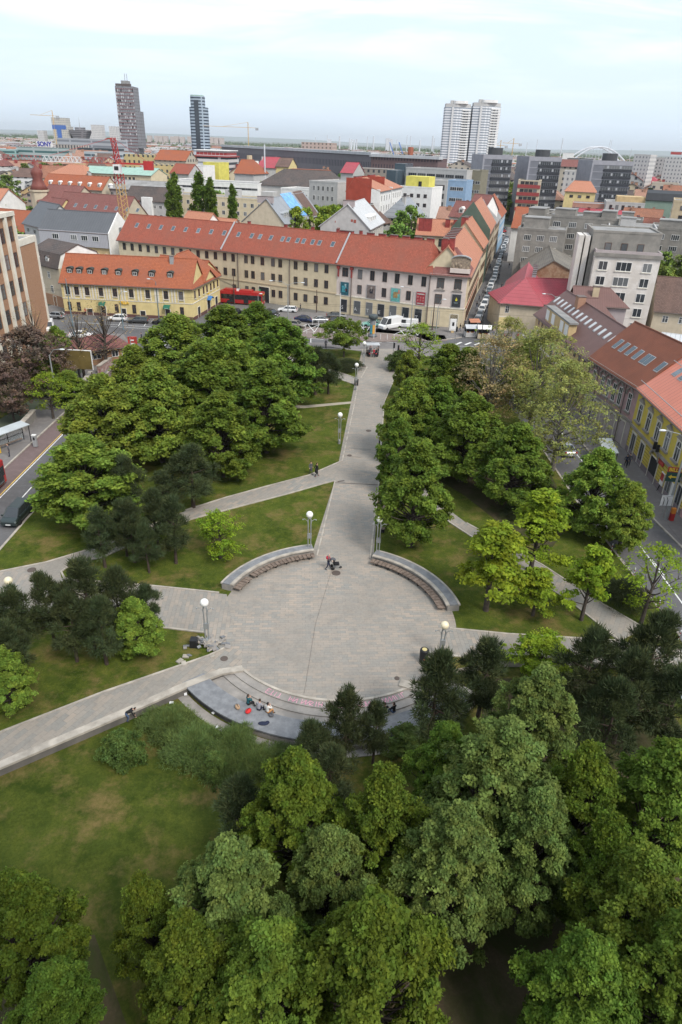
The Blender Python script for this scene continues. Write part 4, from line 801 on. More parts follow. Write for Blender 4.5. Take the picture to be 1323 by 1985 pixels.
for u in (2.2, 6.0): g.poly([(u-1.2, -.25, 8.0), (u+1.2, -.25, 8.0), (u, -.25, 8.6), (u-1.2, 0, 8.0), (u+1.2, 0, 8.0), (u, 0, 8.6)], md_, [(0, 1, 2), (0, 3, 4, 1), (1, 4, 5, 2), (2, 5, 3, 0)])
g.build('pediment', c2.o)
poster(c2, 6.0, 6.0, 2.1, 2.9, C_('night', (.035, .038, .045)), [(-.10, 0, .10, .14, C_('sun_yellow', (.60, .52, .04))), (-.05, .14, .05, .24, C_('sun_yellow', (.6, .52, .04))), (-.22, -.15, .22, -.13, C_('pale', (.3, .4, .42))), (-.16, -.2, .16, -.19, C_('pale', (.3, .4, .42)))])
g = MB(); g.b2((4.0, -.45, 11.9), (8.3, .35, 12.8), W_PINKISH); n = 8; g.prism([(4.1, .0), (8.2, .0), (8.2, .35), (4.1, .35)], 12.8, 14.6, mat('carved_relief', (.20, .155, .125), .95, kind='patchy', scale=2.5, col2=(.32, .25, .18)))
g.shell([(6.15+2.25*math.cos(math.pi*i/n), -.15, 14.6+.95*math.sin(math.pi*i/n)) for i in range(n+1)]+[(6.15+2.25*math.cos(math.pi*i/n), .5, 14.6+.95*math.sin(math.pi*i/n)) for i in range(n+1)], [(i+1, i, i+n+1, i+n+2) for i in range(n)], .22, M_ZINC)
g.poly([(6.15+2.1*math.cos(math.pi*i/n), .1, 14.5+.9*math.sin(math.pi*i/n)) for i in range(n+1)], MATS['carved_relief'])
for i in range(7): g.ball((4.6+i*.5, -.05, 13.2+.5*math.sin(i)), .32, MATS['carved_relief'], 7, 5, (1, .6, 1.4))
g.build('carved_gable', c2.o); merge(b, c2)
# the wing along the side street, each house of the row a building of its own
W0, W1, W2, W3, W4 = P4+Vector((.6, 1.2)), E(934, 485, 11.5), E(945, 470, 11.5), E(958, 445, 11.5), E(980, 415, 11.5)
b = Bld('street_house', 'cream house with a bright salmon roof running down the side street from the corner building', W0, W1, 10.5, 11.3, W_CREAM)
b.gable(5.6, T_SALMON).done(); n_ = int(b.L/3); b.wins('f', [(9.6, 1.1, 1.9, n_), (6.2, 1.1, 1.9, n_), (2.0, 1.6, 2.6, n_)], 'b2').band(4.2, .25, .12, M_CHIM); b.chim([(2.0, 4.6, 1.5, 1.1, 1.6), (6.0, 6.5, 1.2, 1.0, 1.0)]+[(9+i*3.6, 6.4, .9, 2.4, .5) for i in range(8)])
b = Bld('street_house', 'second salmon roofed house down the side street, before the green gable', W1+Vector((.3, .8)), W2, 10.5, 12.2, W_CREAM)
b.gable(6.0, T_SALMON).done(); b.wins('f', [(10, 1.1, 1.9, 6), (6.2, 1.1, 1.9, 6), (2.0, 1.6, 2.6, 5)], 'b2'); b.chim([(5, 6, 1.4, 1.8, .8), (12, 6, 1.2, 1.5, .5)])
b = Bld('street_house', 'house with a dark green blank gable wall and salmon roof halfway down the side street', W2+Vector((.4, 1.2)), W3, 11, 14.2, W_SAND)
b.gable(7.0, T_SALMON).done(); b.wins('f', [(12, 1.1, 1.8, 9), (8.6, 1.1, 1.8, 9), (5.2, 1.1, 1.8, 9), (1.9, 1.6, 2.4, 8)], 'b2'); g = MB(); W_DKG = PL('wall_dark_green', (.085, .12, .095))
g.poly([(-.35, -.3, 0), (-.35, 11.2, 0), (-.35, 11.2, 14.9), (-.35, 5.5, 22.2), (-.35, -.3, 14.9), (-.02, -.3, 0), (-.02, 11.2, 0), (-.02, 11.2, 14.9), (-.02, 5.5, 22.2), (-.02, -.3, 14.9)], W_DKG, [(0, 4, 3, 2, 1), (5, 6, 7, 8, 9), (4, 9, 8, 3), (3, 8, 7, 2), (1, 2, 7, 6), (0, 5, 9, 4)]); g.build('gable_wall', b.o)
b = Bld('street_house', 'grey roofed house near the far end of the side street', W3+Vector((.4, 1)), W3+(W4-W3)*.45, 11, 13.5, W_SAND); b.gable(6.5, T_FLAT).done(); b.wins('f', [(11.5, 1.1, 1.8, 7), (8, 1.1, 1.8, 7), (4.6, 1.1, 1.8, 7)], 'b2')
b = Bld('street_house', 'blue fronted house at the far end of the side street', W3+(W4-W3)*.46, W4, 11, 13.0, PL('wall_sky_blue', (.24, .36, .48))); b.gable(6, T_ORANGE).done(); b.wins('f', [(11, 1.1, 1.8, 8), (7.6, 1.1, 1.8, 8), (4.2, 1.1, 1.8, 8)], 'w2')
b = Bld('courtyard_house', 'cream back house with maroon chimneys and a rusty lean-to roof above the corner building', (19.8, 222), (37, 219), 9, 12.5, W_CREAM); b.gable(3.8, T_SALMON).done(); b.wins('f', [(10.3, 1.2, 2.2, [2, 4.6]), (10.3, 2.6, 2.2, [8.2], 'b3t'), (6.0, 1.2, 2.2, 4)], 'b2').chim([(1.2, 1.2, 1.5, 1.0, .5), (3.2, 1.2, 2.4, 1.0, .5), (9, 2.6, 1.4, 1.0, .4), (11.5, 2.6, 1.6, 1.0, .4)])
# -- yellow house with eyebrow dormers
A_, B_, C2_ = E(117, 545, 7.2), E(371, 557, 7.2), E(425, 531, 7.2)
b = Bld('yellow_house', 'pale yellow two storey house with an orange roof and eight dark arched dormers', A_, B_, 10.5, 7.2, W_YELC)
b.gable(5.0, T_ORANGE).done(); f = b.L/(371-117); us = [(x-350)/2.94*f for x in (385, 438, 498, 578, 658, 752, 846, 950, 1035)]
b.wins('f', [(5.3, .95, 1.75, us, 'b2ts'), (1.9, .85, 1.9, [us[0], us[1], us[4], us[5]+.3, us[7]+.1, us[8]], 'b2t')], 'b2').band(3.55, .16, .07); b.band(6.85, .3, .12)
MB().b2((.0, -.07, 0), (b.L, .0, .75), mat('plinth_plum', (.11, .055, .05), .9)).build('plinth', b.o)
g = MB()
for i in range(len(us)-1):
    for d in (-.32, .32): m_ = (us[i]+us[i+1])/2+d; g.b2((m_-.17, -.09, 3.75), (m_+.17, .0, 6.8), M_TRIM)
for u in us:
    for d in (-.66, .66): g.b2((u+d-.1, -.06, 3.8), (u+d+.1, .0, 6.5), M_TRIM)
g.build('pilaster', b.o)
b.dormers([(x-350)/2.94*f+.4 for x in (385, 440, 502, 585, 665, 760, 855, 960)], 1.5, 1.25, 1.05, mat('dormer_dark', (.05, .055, .05), .6), True)
for u in (us[3]+.1, us[7]+.15):
    b.door('f', u, 1.0, 2.2); g = MB(); V = []
    n = 6; V = [(u+x, -.1-1.0*math.sin(t), 2.5+.75*math.cos(t)) for x in (-.75, .75) for t in [math.pi/2*i/n for i in range(n+1)]]; g.shell(V, [(i, i+1, i+n+2, i+n+1) for i in range(n)], .03, mat('awning_green', (.02, .12, .075), .7)); aw = g.build('awning', b.o); MB().b2((u-.4, -1.14, 2.55), (u+.4, -1.11, 2.7), mat('awning_letters', (.25, .38, .30), .7)).build('lettering', aw)
text('VILLA', .85, mat('sign_gold', (.72, .45, .05), .5), 'shop_sign', b.o, ((705-350)/2.94*f, -.18, 3.2), depth=.06, bold=.02)
b.door('f', us[4]+1.6, .95, 1.9); b.door('f', us[2], 1.3, 1.5); b.door('f', us[6]-1.5, 1.1, 1.6); b.chim([(b.L-5.2, 4.4, .8, .8, .6)], M_ZINC)
c2 = Bld('x', 'x', B_, C2_, 11, 7.2, W_YELC); c2.gable(5.6, T_ORANGE, hl=6.5, hr=4.5).done(); n_ = c2.L
c2.wins('f', [(5.3, .85, 1.6, [n_*k for k in (.10, .24, .40, .52, .66, .78, .92)], 'b2s')], 'b2').band(3.55, .18, .08).band(6.9, .3, .12); c2.door('f', n_*.55, 1.9, 2.7); c2.door('f', n_*.2, 1.4, 2.3); c2.door('f', n_*.84, 1.5, 2.4); MB().b2((0, -.07, 0), (n_, 0, .7), MATS['plinth_plum']).build('plinth', c2.o)
V = [(n_*.40, -.25, 7.2), (n_*.78, -.25, 7.2), (n_*.59, -.25, 9.3), (n_*.40, 3.4, 7.2), (n_*.78, 3.4, 7.2), (n_*.59, 3.4, 9.3)]; MB().poly(V, W_YELC, [(0, 1, 2), (5, 4, 3), (0, 3, 4, 1)]).build('pediment', c2.o); V = [(n_*.37, -.6, 7.1), (n_*.59, -.6, 9.5), (n_*.59, 4.5, 9.5), (n_*.37, 4.5, 7.1), (n_*.81, -.6, 7.1), (n_*.81, 4.5, 7.1)]; MB().shell(V, [(0, 1, 2, 3), (1, 4, 5, 2)], .15, T_ORANGE).build('pediment_roof', c2.o)
V = [(n_*.30, 1.8, 9.2), (n_*.72, 1.8, 9.2), (n_*.64, 4.6, 11.4), (n_*.38, 4.6, 11.4)]; MB().b2((n_*.33, 2.2, 7.6), (n_*.69, 6, 9.1), T_ORANGE).shell(V, [(0, 1, 2, 3)], .2, T_ORANGE).build('raised_roof', c2.o)
MB().shell([(n_*.55-1.2, -1.1, 2.9), (n_*.55, -1.1, 3.6), (n_*.55+1.2, -1.1, 2.9), (n_*.55-1.2, -.1, 2.9), (n_*.55, -.1, 3.6), (n_*.55+1.2, -.1, 2.9)], [(0, 1, 4, 3), (1, 2, 5, 4)], .06, mat('canopy_blue', (.05, .17, .42), .6)).build('canopy', c2.o)
text('PUB', .6, MATS['sign_gold'], 'shop_sign', c2.o, (n_*.55, -.14, 4.1), depth=.04); merge(b, c2)
# -- brown mansard house and the white house behind it
a_, c_ = E(60, 508, 8.9), E(114, 521, 8.9)
b = Bld('mansard_house', 'narrow beige house with a dark mansard roof between brick office and yellow house', a_, c_, 11, 8.9, W_SAND); b.mansard(3.0, .9, 1.9, T_DARK, W_WHITE).done()
b.wins('f', [(7.0, 1.1, 1.5, [b.L*.30, b.L*.62], 'w2t'), (3.9, 1.1, 1.6, [b.L*.34, b.L*.66], 'w2t')]); MB().b2((0, -.05, 0), (b.L, .0, 2.6), W_BRICK).build('plinth', b.o); b.door('f', b.L*.7, 1.2, 2.3); b.dormers([b.L*.28, b.L*.62], .1, 1.3, 1.6, T_DARK, True, FR_W)
b = Bld('white_gable_house', 'house with anthracite roofs, grey clad upper floor and a white gable wall', (-87, 204), (-66, 199), 11, 12.4, W_OCHRE); b.gable(4.4, S_ANTH).done(); g = MB().b2((.0, -.5, 8.4), (b.L-.3, 0, 12.3), mat('cladding_grey', (.36, .355, .38), .7, kind='seam', p=(.5, 1), var=.05)); g.build('clad_storey', b.o)
o_ = len(b.o.children); b.wins('f', [(10.7, 2.0, 1.4, [5.2, 14.2], 'w3'), (10.7, 2.0, 1.4, [17.6], 'w3'), (6.2, .8, 1.4, [14, 17.5, 20]), (10.7, 2.0, 1.4, [10.9], 'w3')], 'w1')
for ch in list(b.o.children)[o_:]: ch.location.y -= .52 if ch.location.z > 8 else 0
MB().poly([(b.L+.02, -.6, 0), (b.L+.35, -.6, 0), (b.L+.35, 11.5, 0), (b.L+.02, 11.5, 0)], W_WHITE).poly([(b.L+.32, -.6, 0), (b.L+.32, 11.5, 0), (b.L+.32, 11.5, 12.3), (b.L+.32, 5.4, 17.2), (b.L+.32, -.6, 12.3), (b.L+.02, -.6, 0), (b.L+.02, 11.5, 0), (b.L+.02, 11.5, 12.3), (b.L+.02, 5.4, 17.2), (b.L+.02, -.6, 12.3)], W_WHITE, [(0, 1, 2, 3, 4), (9, 8, 7, 6, 5), (0, 4, 9, 5), (4, 3, 8, 9), (3, 2, 7, 8), (2, 1, 6, 7)]).build('gable_wall', b.o)
link(winmesh(1.6, 1.6, 'w3'), 'window', b.o, (b.L+.36, 5.4, 12.6)).rotation_euler = (0, 0, math.pi/2)
b = Bld('white_extension', 'white flat roofed extension with roof vents behind the yellow house', (-65.5, 176), (-46, 171), 12, 7.6, W_WHITE); b.flat(S_WHITE, .3).done(); g = MB()
for i in range(4): g.box((4+i*3.2, 5, 8.2), (1.6, 1.2, .8), M_ZINC)
g.build('roof_vent', b.o); b.wins('f', [(6, 1.2, 1.2, 4)], 'w2')
b = Bld('low_wing', 'low orange roofed wing between the yellow house and the long cream building', (-49, 176.5), (-36, 170), 8, 6.6, W_YELC); b.gable(3.2, T_ORANGE).done()
b = Bld('dark_roof_house', 'house with an anthracite roof and a white balcony bay left of the white gable', (-97, 217), (-87.5, 207), 12, 12.4, W_LGREY); b.gable(5.5, S_ANTH).done(); b.wins('f', [(10.6, 2.0, 1.3, [3, 8], 'w3'), (5, 1.8, 1.2, [4, 9], 'w3')])
b = Bld('beige_house', 'beige house with an orange tiled roof at the left behind the brick office', (-122, 236), (-97, 226), 12, 8.6, W_SAND); b.gable(5.2, T_ORANGE).done(); b.wins('f', [(6.2, 1.6, 1.3, 4), (3.2, 1.2, 1.3, 4)], 'w2')
b = Bld('white_terraced_house', 'white stepped house with pink roofs at the left edge of the picture', (-150, 262), (-123, 256), 16, 13, W_WHITE); b.gable(5, T_SALMON).done(); b.wins('f', [(11, 1.2, 1.3, 6), (7.5, 1.2, 1.3, 6)], 'w2')
# -- brick office at the left edge
b = Bld('brick_office', 'tall brick office block with pale stone pilasters at the left edge', (-60.2, 92), (-60.2, 130.5), 22, 23, W_BRICK); b.flat(T_FLAT, .5, pm=M_TRIM).done(); g = MB(); K = 11; stp = b.L/K
for i in range(K+1): g.b2((max(0, i*stp-.38), -.45, 0), (min(b.L, i*stp+.38), .0, 23.2), M_TRIM)
g.build('pilaster', b.o); us = [(i+.5)*stp for i in range(K)]
b.wins('f', [(20.0-4.35*k, 1.9, 2.5, us, 'b2t') for k in range(5)]); MB().b2((0, -.5, 22.9), (b.L+.1, .02, 23.6), M_TRIM).build('cornice', b.o)
c2 = Bld('x', 'x', (-60.9, 130.6), (-61.3, 141.2), 20, 18, W_BRICK); c2.flat(T_FLAT, .45, pm=M_TRIM).done(); g = MB().b2((c2.L-.7, -.12, 0), (c2.L+.1, .3, 18.3), M_TRIM).b2((0, -.10, 17.3), (c2.L-.71, .3, 18.3), M_TRIM); g.build('stone_frame', c2.o); merge(b, c2)
# -- kiosk by the crossing
k = Bld('kiosk', 'single storey orange brick kiosk with a brown hipped roof by the zebra crossing', E(158, 713, 0), E(250, 700, 0), 6.5, 3.0, W_BRICK); k.gable(1.3, T_MAROON, hl=2.5, hr=2.5, ov=.7).done(); k.wins('f', [(1.7, 2.2, 1.1, [2.6], 'w3'), (1.7, 1.2, 1.1, [6.2, 8.0], 'w2')]).door('f', 9.4, .9, 2.1)
# -- right side of the square
A_, B_ = E(972, 585, 6.2), E(1160, 590, 6.2)
b = Bld('red_roof_house', 'cream corner house with a crimson sheet metal roof at the mouth of the side street', A_, B_, 11, 6.2, W_SAND); b.gable(4.2, T_CRIM, hl=6).done(); MB().b2((0, -.05, 0), (b.L, .0, 2.9), W_YELC).build('ground_floor_render', b.o)
b.wins('f', [(4.6, .95, 1.5, [1.6, 4.2, 6.9, 9.4], 'w2t')]).band(2.9, .15, .08); g = MB().b2((2.2, -.08, .3), (7.2, -.01, 2.6), GL_)
for i in range(5): g.b2((2.15+i*1.25, -.14, .2), (2.25+i*1.25, -.081, 2.6), FR_W)
g.b2((2.2, -.15, .15), (7.2, -.082, .5), mat('shop_green', (.04, .2, .13), .6)); g.build('shop_window', b.o); b.door('f', 8.4, 1.1, 2.2)
c2 = Bld('x', 'x', A_+Vector((7.3, 29)), A_+Vector((-.15, .6)), 9, 6.2, W_SAND); c2.gable(4.4, S_CRIM, hr=4).done(); c2.wins('f', [(4.6, .95, 1.5, 7, 'w2t'), (1.6, 1.2, 1.6, 6, 'b2')]); c2.chim([(6+i*3.0, 6.4, .6, .9, .5) for i in range(6)], M_ZINC); merge(b, c2)
b = Bld('street_side_house', 'grey brown roofed house with a ruined brick gable wall behind the crimson roof', (50.5, 212), (43.6, 179.5), 17, 7.4, W_RUIN); b.gable(4.6, mat('roof_grey_brown', (.16, .145, .125), .9, kind='tile', col2=(.20, .18, .15), var=.15), ridge=.40).done(); b.wins('f', [(5.6, 1.1, 1.6, 9), (2.4, 1.1, 1.6, 9)]); MB().b2((b.L-.5, 14.5, 0), (b.L+.3, 24.5, 9.4), W_RUIN).b2((b.L-.5, 22.0, 0), (b.L+.5, 29, 10.2), W_WHITE).build('firewall', b.o)
# tall peeling block
b = Bld('peeling_block', 'tall whitish apartment block with peeling render and five rows of white windows', (50.6, 150), (63.2, 147.5), 15, 17.6, W_TALL); b.flat(T_FLAT, .7, pm=W_LILAC).done(); b.band(17.1, .7, .35, W_GREY, 'f')
b.wins('f', [(15.3-3.0*i, w_, 1.8, [u_], 'w%ds' % n_) for i in range(5) for (w_, u_, n_) in ((1.8, 1.9, 2), (3.1, 6.0, 3), (1.8, 10.6, 2))]); b.wins('l', [(14.6-2.95*i, 1.0, 1.4, [2.0], 'w1') for i in range(4)])
c2 = Bld('x', 'x', (50.2, 152.6), (63.4, 150.1), 12, 21.4, W_GREY); c2.flat(T_FLAT, .4).done(); c2.wins('f', [(18.5, 1.3, 2.0, [3.4, 6.6, 9.8], 'b1')]); g = MB()
for u in (-.9, -2.2): g.b2((u-.45, 0, 0), (u+.55, 6, 20.6), W_TALL)
g.build('side_wall', c2.o); merge(b, c2)
b = Bld('annexe', 'low annexe with brown striped roof wrapped round the foot of the peeling block', (45.5, 141.5), (55.5, 140), 8, 9.0, W_LILAC); b.gable(2.6, S_BRN, hr=3).done(); b.chim([(4, 2, 1.2, .8, .5)], W_TAN)
A_, B_ = E(1041, 607, 8.6), E(1147, 694, 8.8)

# -- unseen tower and nave at the viewpoint, added to shade the near lawn
m_ch = PL('wall_church', (.46, .42, .36)); ch = thing('shade_church', 'unseen stone bell tower and nave added behind the viewpoint to shade the near lawn', 'shade_church', (0, -1.2, 0))
MB().b2((-4.2, -9, -.6), (4.2, -.4, 33.2), m_ch).build('tower', ch); MB().b2((-4.6, -9.4, 33.2), (4.6, -.1, 33.9), M_TRIM).build('gallery', ch)
MB().b2((-15, -46, -.6), (15, -1.0, 21), m_ch).build('nave', ch); MB().shell([(-15.5, -46.5, 20.7), (15.5, -46.5, 20.7), (15.5, -.9, 20.7), (-15.5, -.9, 20.7), (0, -46.5, 29), (0, -9.3, 29)], [(0, 4, 5, 3), (1, 2, 5, 4), (3, 5, 2)], .3, T_DARK).build('roof', ch)
MB().b2((-4.0, -8.8, 36.5+3), (4.0, -2.4, 52), m_ch).b2((-4, -8.8, 33.9), (-2.6, -2.4, 39.5), m_ch).b2((2.6, -8.8, 33.9), (4, -2.4, 39.5), m_ch).b2((-2.6, -8.8, 33.9), (2.6, -7.6, 39.5), m_ch).build('belfry', ch)
b = Bld('brown_roof_house', 'long tan house with a brown striped roof, a stone attic and pairs of roof windows', A_, B_, 10, 8.6, W_OCHRE); b.gable(4.2, S_BRN).done(); L_ = b.L
b.sky([L_*(.03+.93*i/13) for i in range(14)], 2.6, .7, 1.2, mat('pane_white', (.50, .51, .52), .3)); b.wins('f', [(7.4, .8, .8, 12, 'b1'), (4.8, 1.3, 2.1, 9, 'b2f'), (1.7, 1.8, 2.4, 8, 'b2')], 'b2').band(3.4, .3, .15).band(8.0, .35, .25)
g = MB().b2((L_*.20, -.1, 8.7), (L_*.62, 1.2, 11.0), W_OCHRE).b2((L_*.19, -.2, 11.0), (L_*.63, 1.3, 11.3), T_FLAT)
for u in (.23, .34, .50, .585): g.b2((L_*u-.9, -.16, 9.0), (L_*u+.9, -.099, 10.7), W_WHITE)
g.build('attic', b.o); b.chim([(L_*.33, 4.2, 1.6, 1.3, 1.0)], M_CHB)
c2 = Bld('x', 'x', A_+Vector((6.5, 1.5)), A_+Vector((15.5, .5)), 9, 7.4, W_LILAC); c2.gable(3.2, S_BRN, hr=3).done(); merge(b, c2)
A2, B2 = E(1147, 694, 8.8), E(1242, 750, 9.0)
b = Bld('pink_house', 'faded pink house with curled grey window hoods and a rust coloured striped roof', A2, B2, 11.5, 9.0, W_PINK); b.gable(5.0, S_RUST).done(); L_ = b.L
b.wins('f', [(6.3, .95, 2.5, [L_*k for k in (.14, .33, .45, .58, .70, .88)], 'w2th'), (1.9, 1.5, 3.2, [L_*k for k in (.12, .30, .48, .66, .85)], 'baf')]).band(3.9, .35, .22, mat('grey_moulding', (.26, .235, .215), .9, var=.25)).band(8.55, .4, .3, MATS['grey_moulding'])
b.sky([L_*k for k in (.14, .27, .40, .54, .68, .745, .95)], 2.0, .8, 1.5); g = MB()
for k in (.02, .225, .79): g.tube([(L_*k, -.15, .1), (L_*k, -.15, 8.8)], .07, M_GUT, 5)
g.build('downpipe', b.o); MB().b2((0, -.05, 0), (L_, .0, 3.8), W_LILAC).build('ground_floor_render', b.o)
A3, B3 = B2, E(1360, 858, 9.0)
b = Bld('lemon_house', 'lemon yellow house with pointed window hoods, an arched gateway and a salmon sheet metal roof', A3, B3, 12.5, 9.0, W_LEMON); b.gable(5.0, S_SALM).done(); L_ = b.L
us = [2.0+3.15*i for i in range(int((L_-2)/3.15)+1)]
b.wins('f', [(6.1, 1.15, 2.3, us, 'w2tafp'), (1.7, 1.35, 2.9, [us[0], us[1]+.1], 'g2f'), (1.7, 1.35, 2.9, us[4:], 'g2f')]).band(3.7, .35, .22, MATS['grey_moulding']).band(8.55, .4, .3, MATS['grey_moulding'])
b.sky([2.3, 4.2, 7.2, 9.3, 12.5, 14.6, 17.5], 2.8, .95, 2.1); b.door('f', us[2]+1.3, 2.3, 3.0, name='gateway'); g = MB()
for i in range(9):
    t0, t1 = math.pi*i/9, math.pi*(i+1)/9; c_ = us[2]+1.3; g.poly([(c_+r*math.cos(t), -y, 3.0+r*math.sin(t)*.75) for y in (.3, .01) for (r, t) in ((1.15, t0), (1.5, t0), (1.5, t1), (1.15, t1))], MATS['grey_moulding'], [(0, 1, 2, 3), (7, 6, 5, 4), (0, 4, 5, 1), (3, 2, 6, 7)])
g.box((us[2]+.8, -.25, 4.5), (.22, .35, .9), M_DK); g.box((us[2]+1.75, -.25, 4.5), (.22, .35, .9), M_DK); g.build('gate_ornament', b.o); MB().b2((0, -.06, 0), (L_, .0, .9), mat('plinth_mauve', (.20, .165, .18), .9)).build('plinth', b.o)
g = MB()
for z in [1.2+.42*i for i in range(6)]: g.b2((0, -.03, z), (L_, .0, z+.05), mat('joint_dark', (.22, .18, .05), .9))
g.build('rustication', b.o); g = MB(); g.tube([(0, -.1, 9.9), (L_, -.1, 9.9)], .05, M_ZINC, 4); g.tube([(0, 3.4, 12.7), (L_, 3.4, 12.7)], .05, M_ZINC, 4); g.build('snow_guard', b.o)
ps = MB().b2((-.45, -.12, -.8), (.45, 0, .8), FR_W).b2((-.4, -.14, -.2), (.4, -.121, .7), mat('print_red', (.45, .05, .05), .6)); o = ps.build('shop_sign', b.o, loc=(us[3]+1.5, -.05, 1.8)); ps = MB().b2((-.4, -.12, -.9), (.4, 0, .9), FR_W); ps.build('shop_sign', b.o, loc=(us[4]+1.4, -.05, 1.7)); MB().b2((-.7, -.16, -.25), (.7, 0, .25), MATS['print_red']).build('shop_sign', b.o, loc=(us[3]+.2, -.05, 3.3))
b = Bld('mauve_house', 'mauve plastered house with maroon doors beyond the lemon yellow one', B3, B3+Vector((.2, -12)), 12, 9.0, W_PINK); b.gable(5, S_SALM).done(); b.wins('f', [(6.1, 1.1, 2.3, 4), (1.8, 1.4, 2.8, 3)], 'b2f')
b = Bld('beige_back_house', 'beige house with a weathered brown roof and a small dormer behind the rust roof', (65.5, 150), (92, 143), 11, 6.8, W_SAND); b.gable(5.8, T_BROWN).done(); b.wins('f', [(4.9, 1.2, 1.4, [2.5, 5.8, 11.5, 15], 'w2t'), (1.6, 2.4, 1.4, [10.5], 'b2')]); b.dormers([8.5], 1.8, 1.6, 1.1, T_BROWN)
b = Bld('zinc_roof_shed', 'low hall with a white sheet metal roof behind the rust roof', (53.5, 117), (73, 108), 14, 6.2, W_LGREY); b.gable(1.6, S_WHITE).done(); b.chim([(9, 9, .9, .9, 1.6), (13, 2, .9, .9, 1.5)], W_TAN)
b = Bld('brown_hip_house', 'brown roofed house beside the green trees at the right edge', (84, 176), (108, 170), 12, 8, W_SAND); b.gable(5.5, T_BROWN, hl=5).done(); b.chim([(8, 4, .9, .9, .6)])
# grey blocks
def block(label, x0, y0, x1, y1, dep, h, wall, rows, name='apartment_block', par=.6, wd=2.2, wh=1.5, st='w4', n=None, roof=T_FLAT, extra=None, side=True):
    b = Bld(name, label, (x0, y0), (x1, y1), dep, h, wall); b.flat(roof, par).done(); n = n or max(2, int(b.L/4.2))
    b.wins('f', [(h-1.9-3.05*i, wd, wh, n) for i in range(rows)], st)
    if side: b.wins('l', [(h-1.9-3.05*i, 1.3, wh, max(2, int(dep/5))) for i in range(rows)], 'w2')
    if extra:
        for (u, v, w_, d_, e_) in extra: MB().b2((u, v, h), (u+w_, v+d_, h+e_), wall).b2((u-.15, v-.15, h+e_), (u+w_+.15, v+d_+.15, h+e_+.2), roof).build('roof_hut', b.o)
    return b
block('stained grey apartment block with rows of white windows across the middle of the right side', 58, 222, 77, 214, 16, 18.6, W_GREY, 5, extra=((2, 3, 6, 5, 2.0), (10, 5, 5, 4, 1.4), (15.5, 2, 4, 6, 2.2)))
block('grey block with a bay front between the stained block and the peeling one', 72, 207, 84, 203, 14, 17.4, W_LGREY, 5, extra=((3, 4, 4, 4, 2.4),), wd=2.0)
block('grey block stepping down to the side street', 47.5, 210, 60, 206, 16, 15.8, W_GREY, 3, wd=2.0, extra=((1, 6, 7, 6, 2.8),))
block('long grey block with a bare firewall facing the side street', 53, 231, 62, 227, 22, 17.4, W_GREY, 1, wd=1.4, st='w2', extra=((1, 4, 5, 8, 2.4),))
block('dark grey block with laundry drying roof hut behind the peeling one', 86, 213, 99, 207, 15, 17.0, W_GREY, 4, extra=((2, 3, 8, 6, 2.2),))
block('beige grey block with small windows at the right edge, nearer one', 80, 170, 90, 166, 12, 18.5, W_LGREY, 5, wd=1.2, st='w2', extra=((2, 2, 4, 4, 2.5),))
block('grey block with a roof terrace at the right edge, beside the trees', 90.5, 178, 108, 172, 14, 15.6, W_GREY, 4, wd=1.5, st='w2', extra=((9, 3, 5, 5, 2.6),))
block('tan block with bay windows at the right edge', 112, 262, 132, 254, 16, 21.5, W_TAN, 6, wd=1.4, wh=1.5, st='b2')
block('low grey block behind the stained one with a brown stair tower', 82, 262, 100, 255, 14, 15.2, W_GREY, 3, extra=((3, 3, 6, 6, 1.8), (12, 4, 4, 5, 2.4)))
block('concrete block with chimney stacks behind the stained one', 66, 262, 80, 257, 14, 15.5, W_GREY, 3, extra=((2, 3, 4, 4, 1.8), (8, 4, 4, 4, 1.2)))
b = Bld('gable_house', 'house with a steep orange roof and white gable beside the grey blocks', (57, 262), (66, 259), 18, 11.5, W_WHITE); b.o.rotation_euler.z += .0; b.gable(6, T_ORANGE).done()
b = Bld('green_hall', 'sage green windowless block with a black roof at the right', (124, 318), (150, 308), 26, 18.8, PL('wall_sage', (.20, .27, .22))); b.mansard(2.6, 2.0, .8, mat('roof_black', (.03, .032, .036), .7)).done()
b = Bld('apartment_block', 'light grey block with tall paired windows left of the sage green one', (109, 322), (124, 318), 16, 17, W_LGREY); b.flat(T_FLAT).done(); b.wins('f', [(14.5, 1.2, 3.4, [2, 4.5, 7, 9.5, 13.5]), (10.5, 1.2, 1.6, [2, 4.5, 7, 9.5, 13.5]), (7, 1.2, 1.6, 5)], 'b1'); MB().b2((4, 1, 17), (15.5, 10, 19.6), W_OCHRE).build('roof_hut', b.o)
b = Bld('orange_roof_house', 'salmon roofed house with a yellow gable between two dark towers', (99, 352), (112, 348), 16, 19.5, W_YELC); b.gable(4, T_SALMON, hl=3, hr=3).done(); b.wins('f', [(17.4, 1.6, 1.2, 3)]); 
b = Bld('apartment_block', 'plain salmon coloured block between two dark towers', (98.5, 335), (111.5, 331), 12, 15.4, PL('wall_salmon', (.42, .22, .17))); b.flat(T_FLAT, .3).done(); b.wins('f', [(13, 4, 1.8, [3.5], 'g3')])
b = Bld('apartment_block', 'block with red and white balcony bands between two dark towers', (86, 395), (97, 392), 14, 21.5, W_SAND); b.flat(T_FLAT).done(); g = MB()
for z in (18.2, 14.6, 11.0, 7.4): g.b2((-.1, -.3, z), (b.L+.1, -.02, z+1.6), mat('panel_red', (.27, .05, .05), .7))
g.build('balcony', b.o); b.wins('f', [(20.6-3.6*i, 2.0, 1.5, 4, 'b2') for i in range(4)])
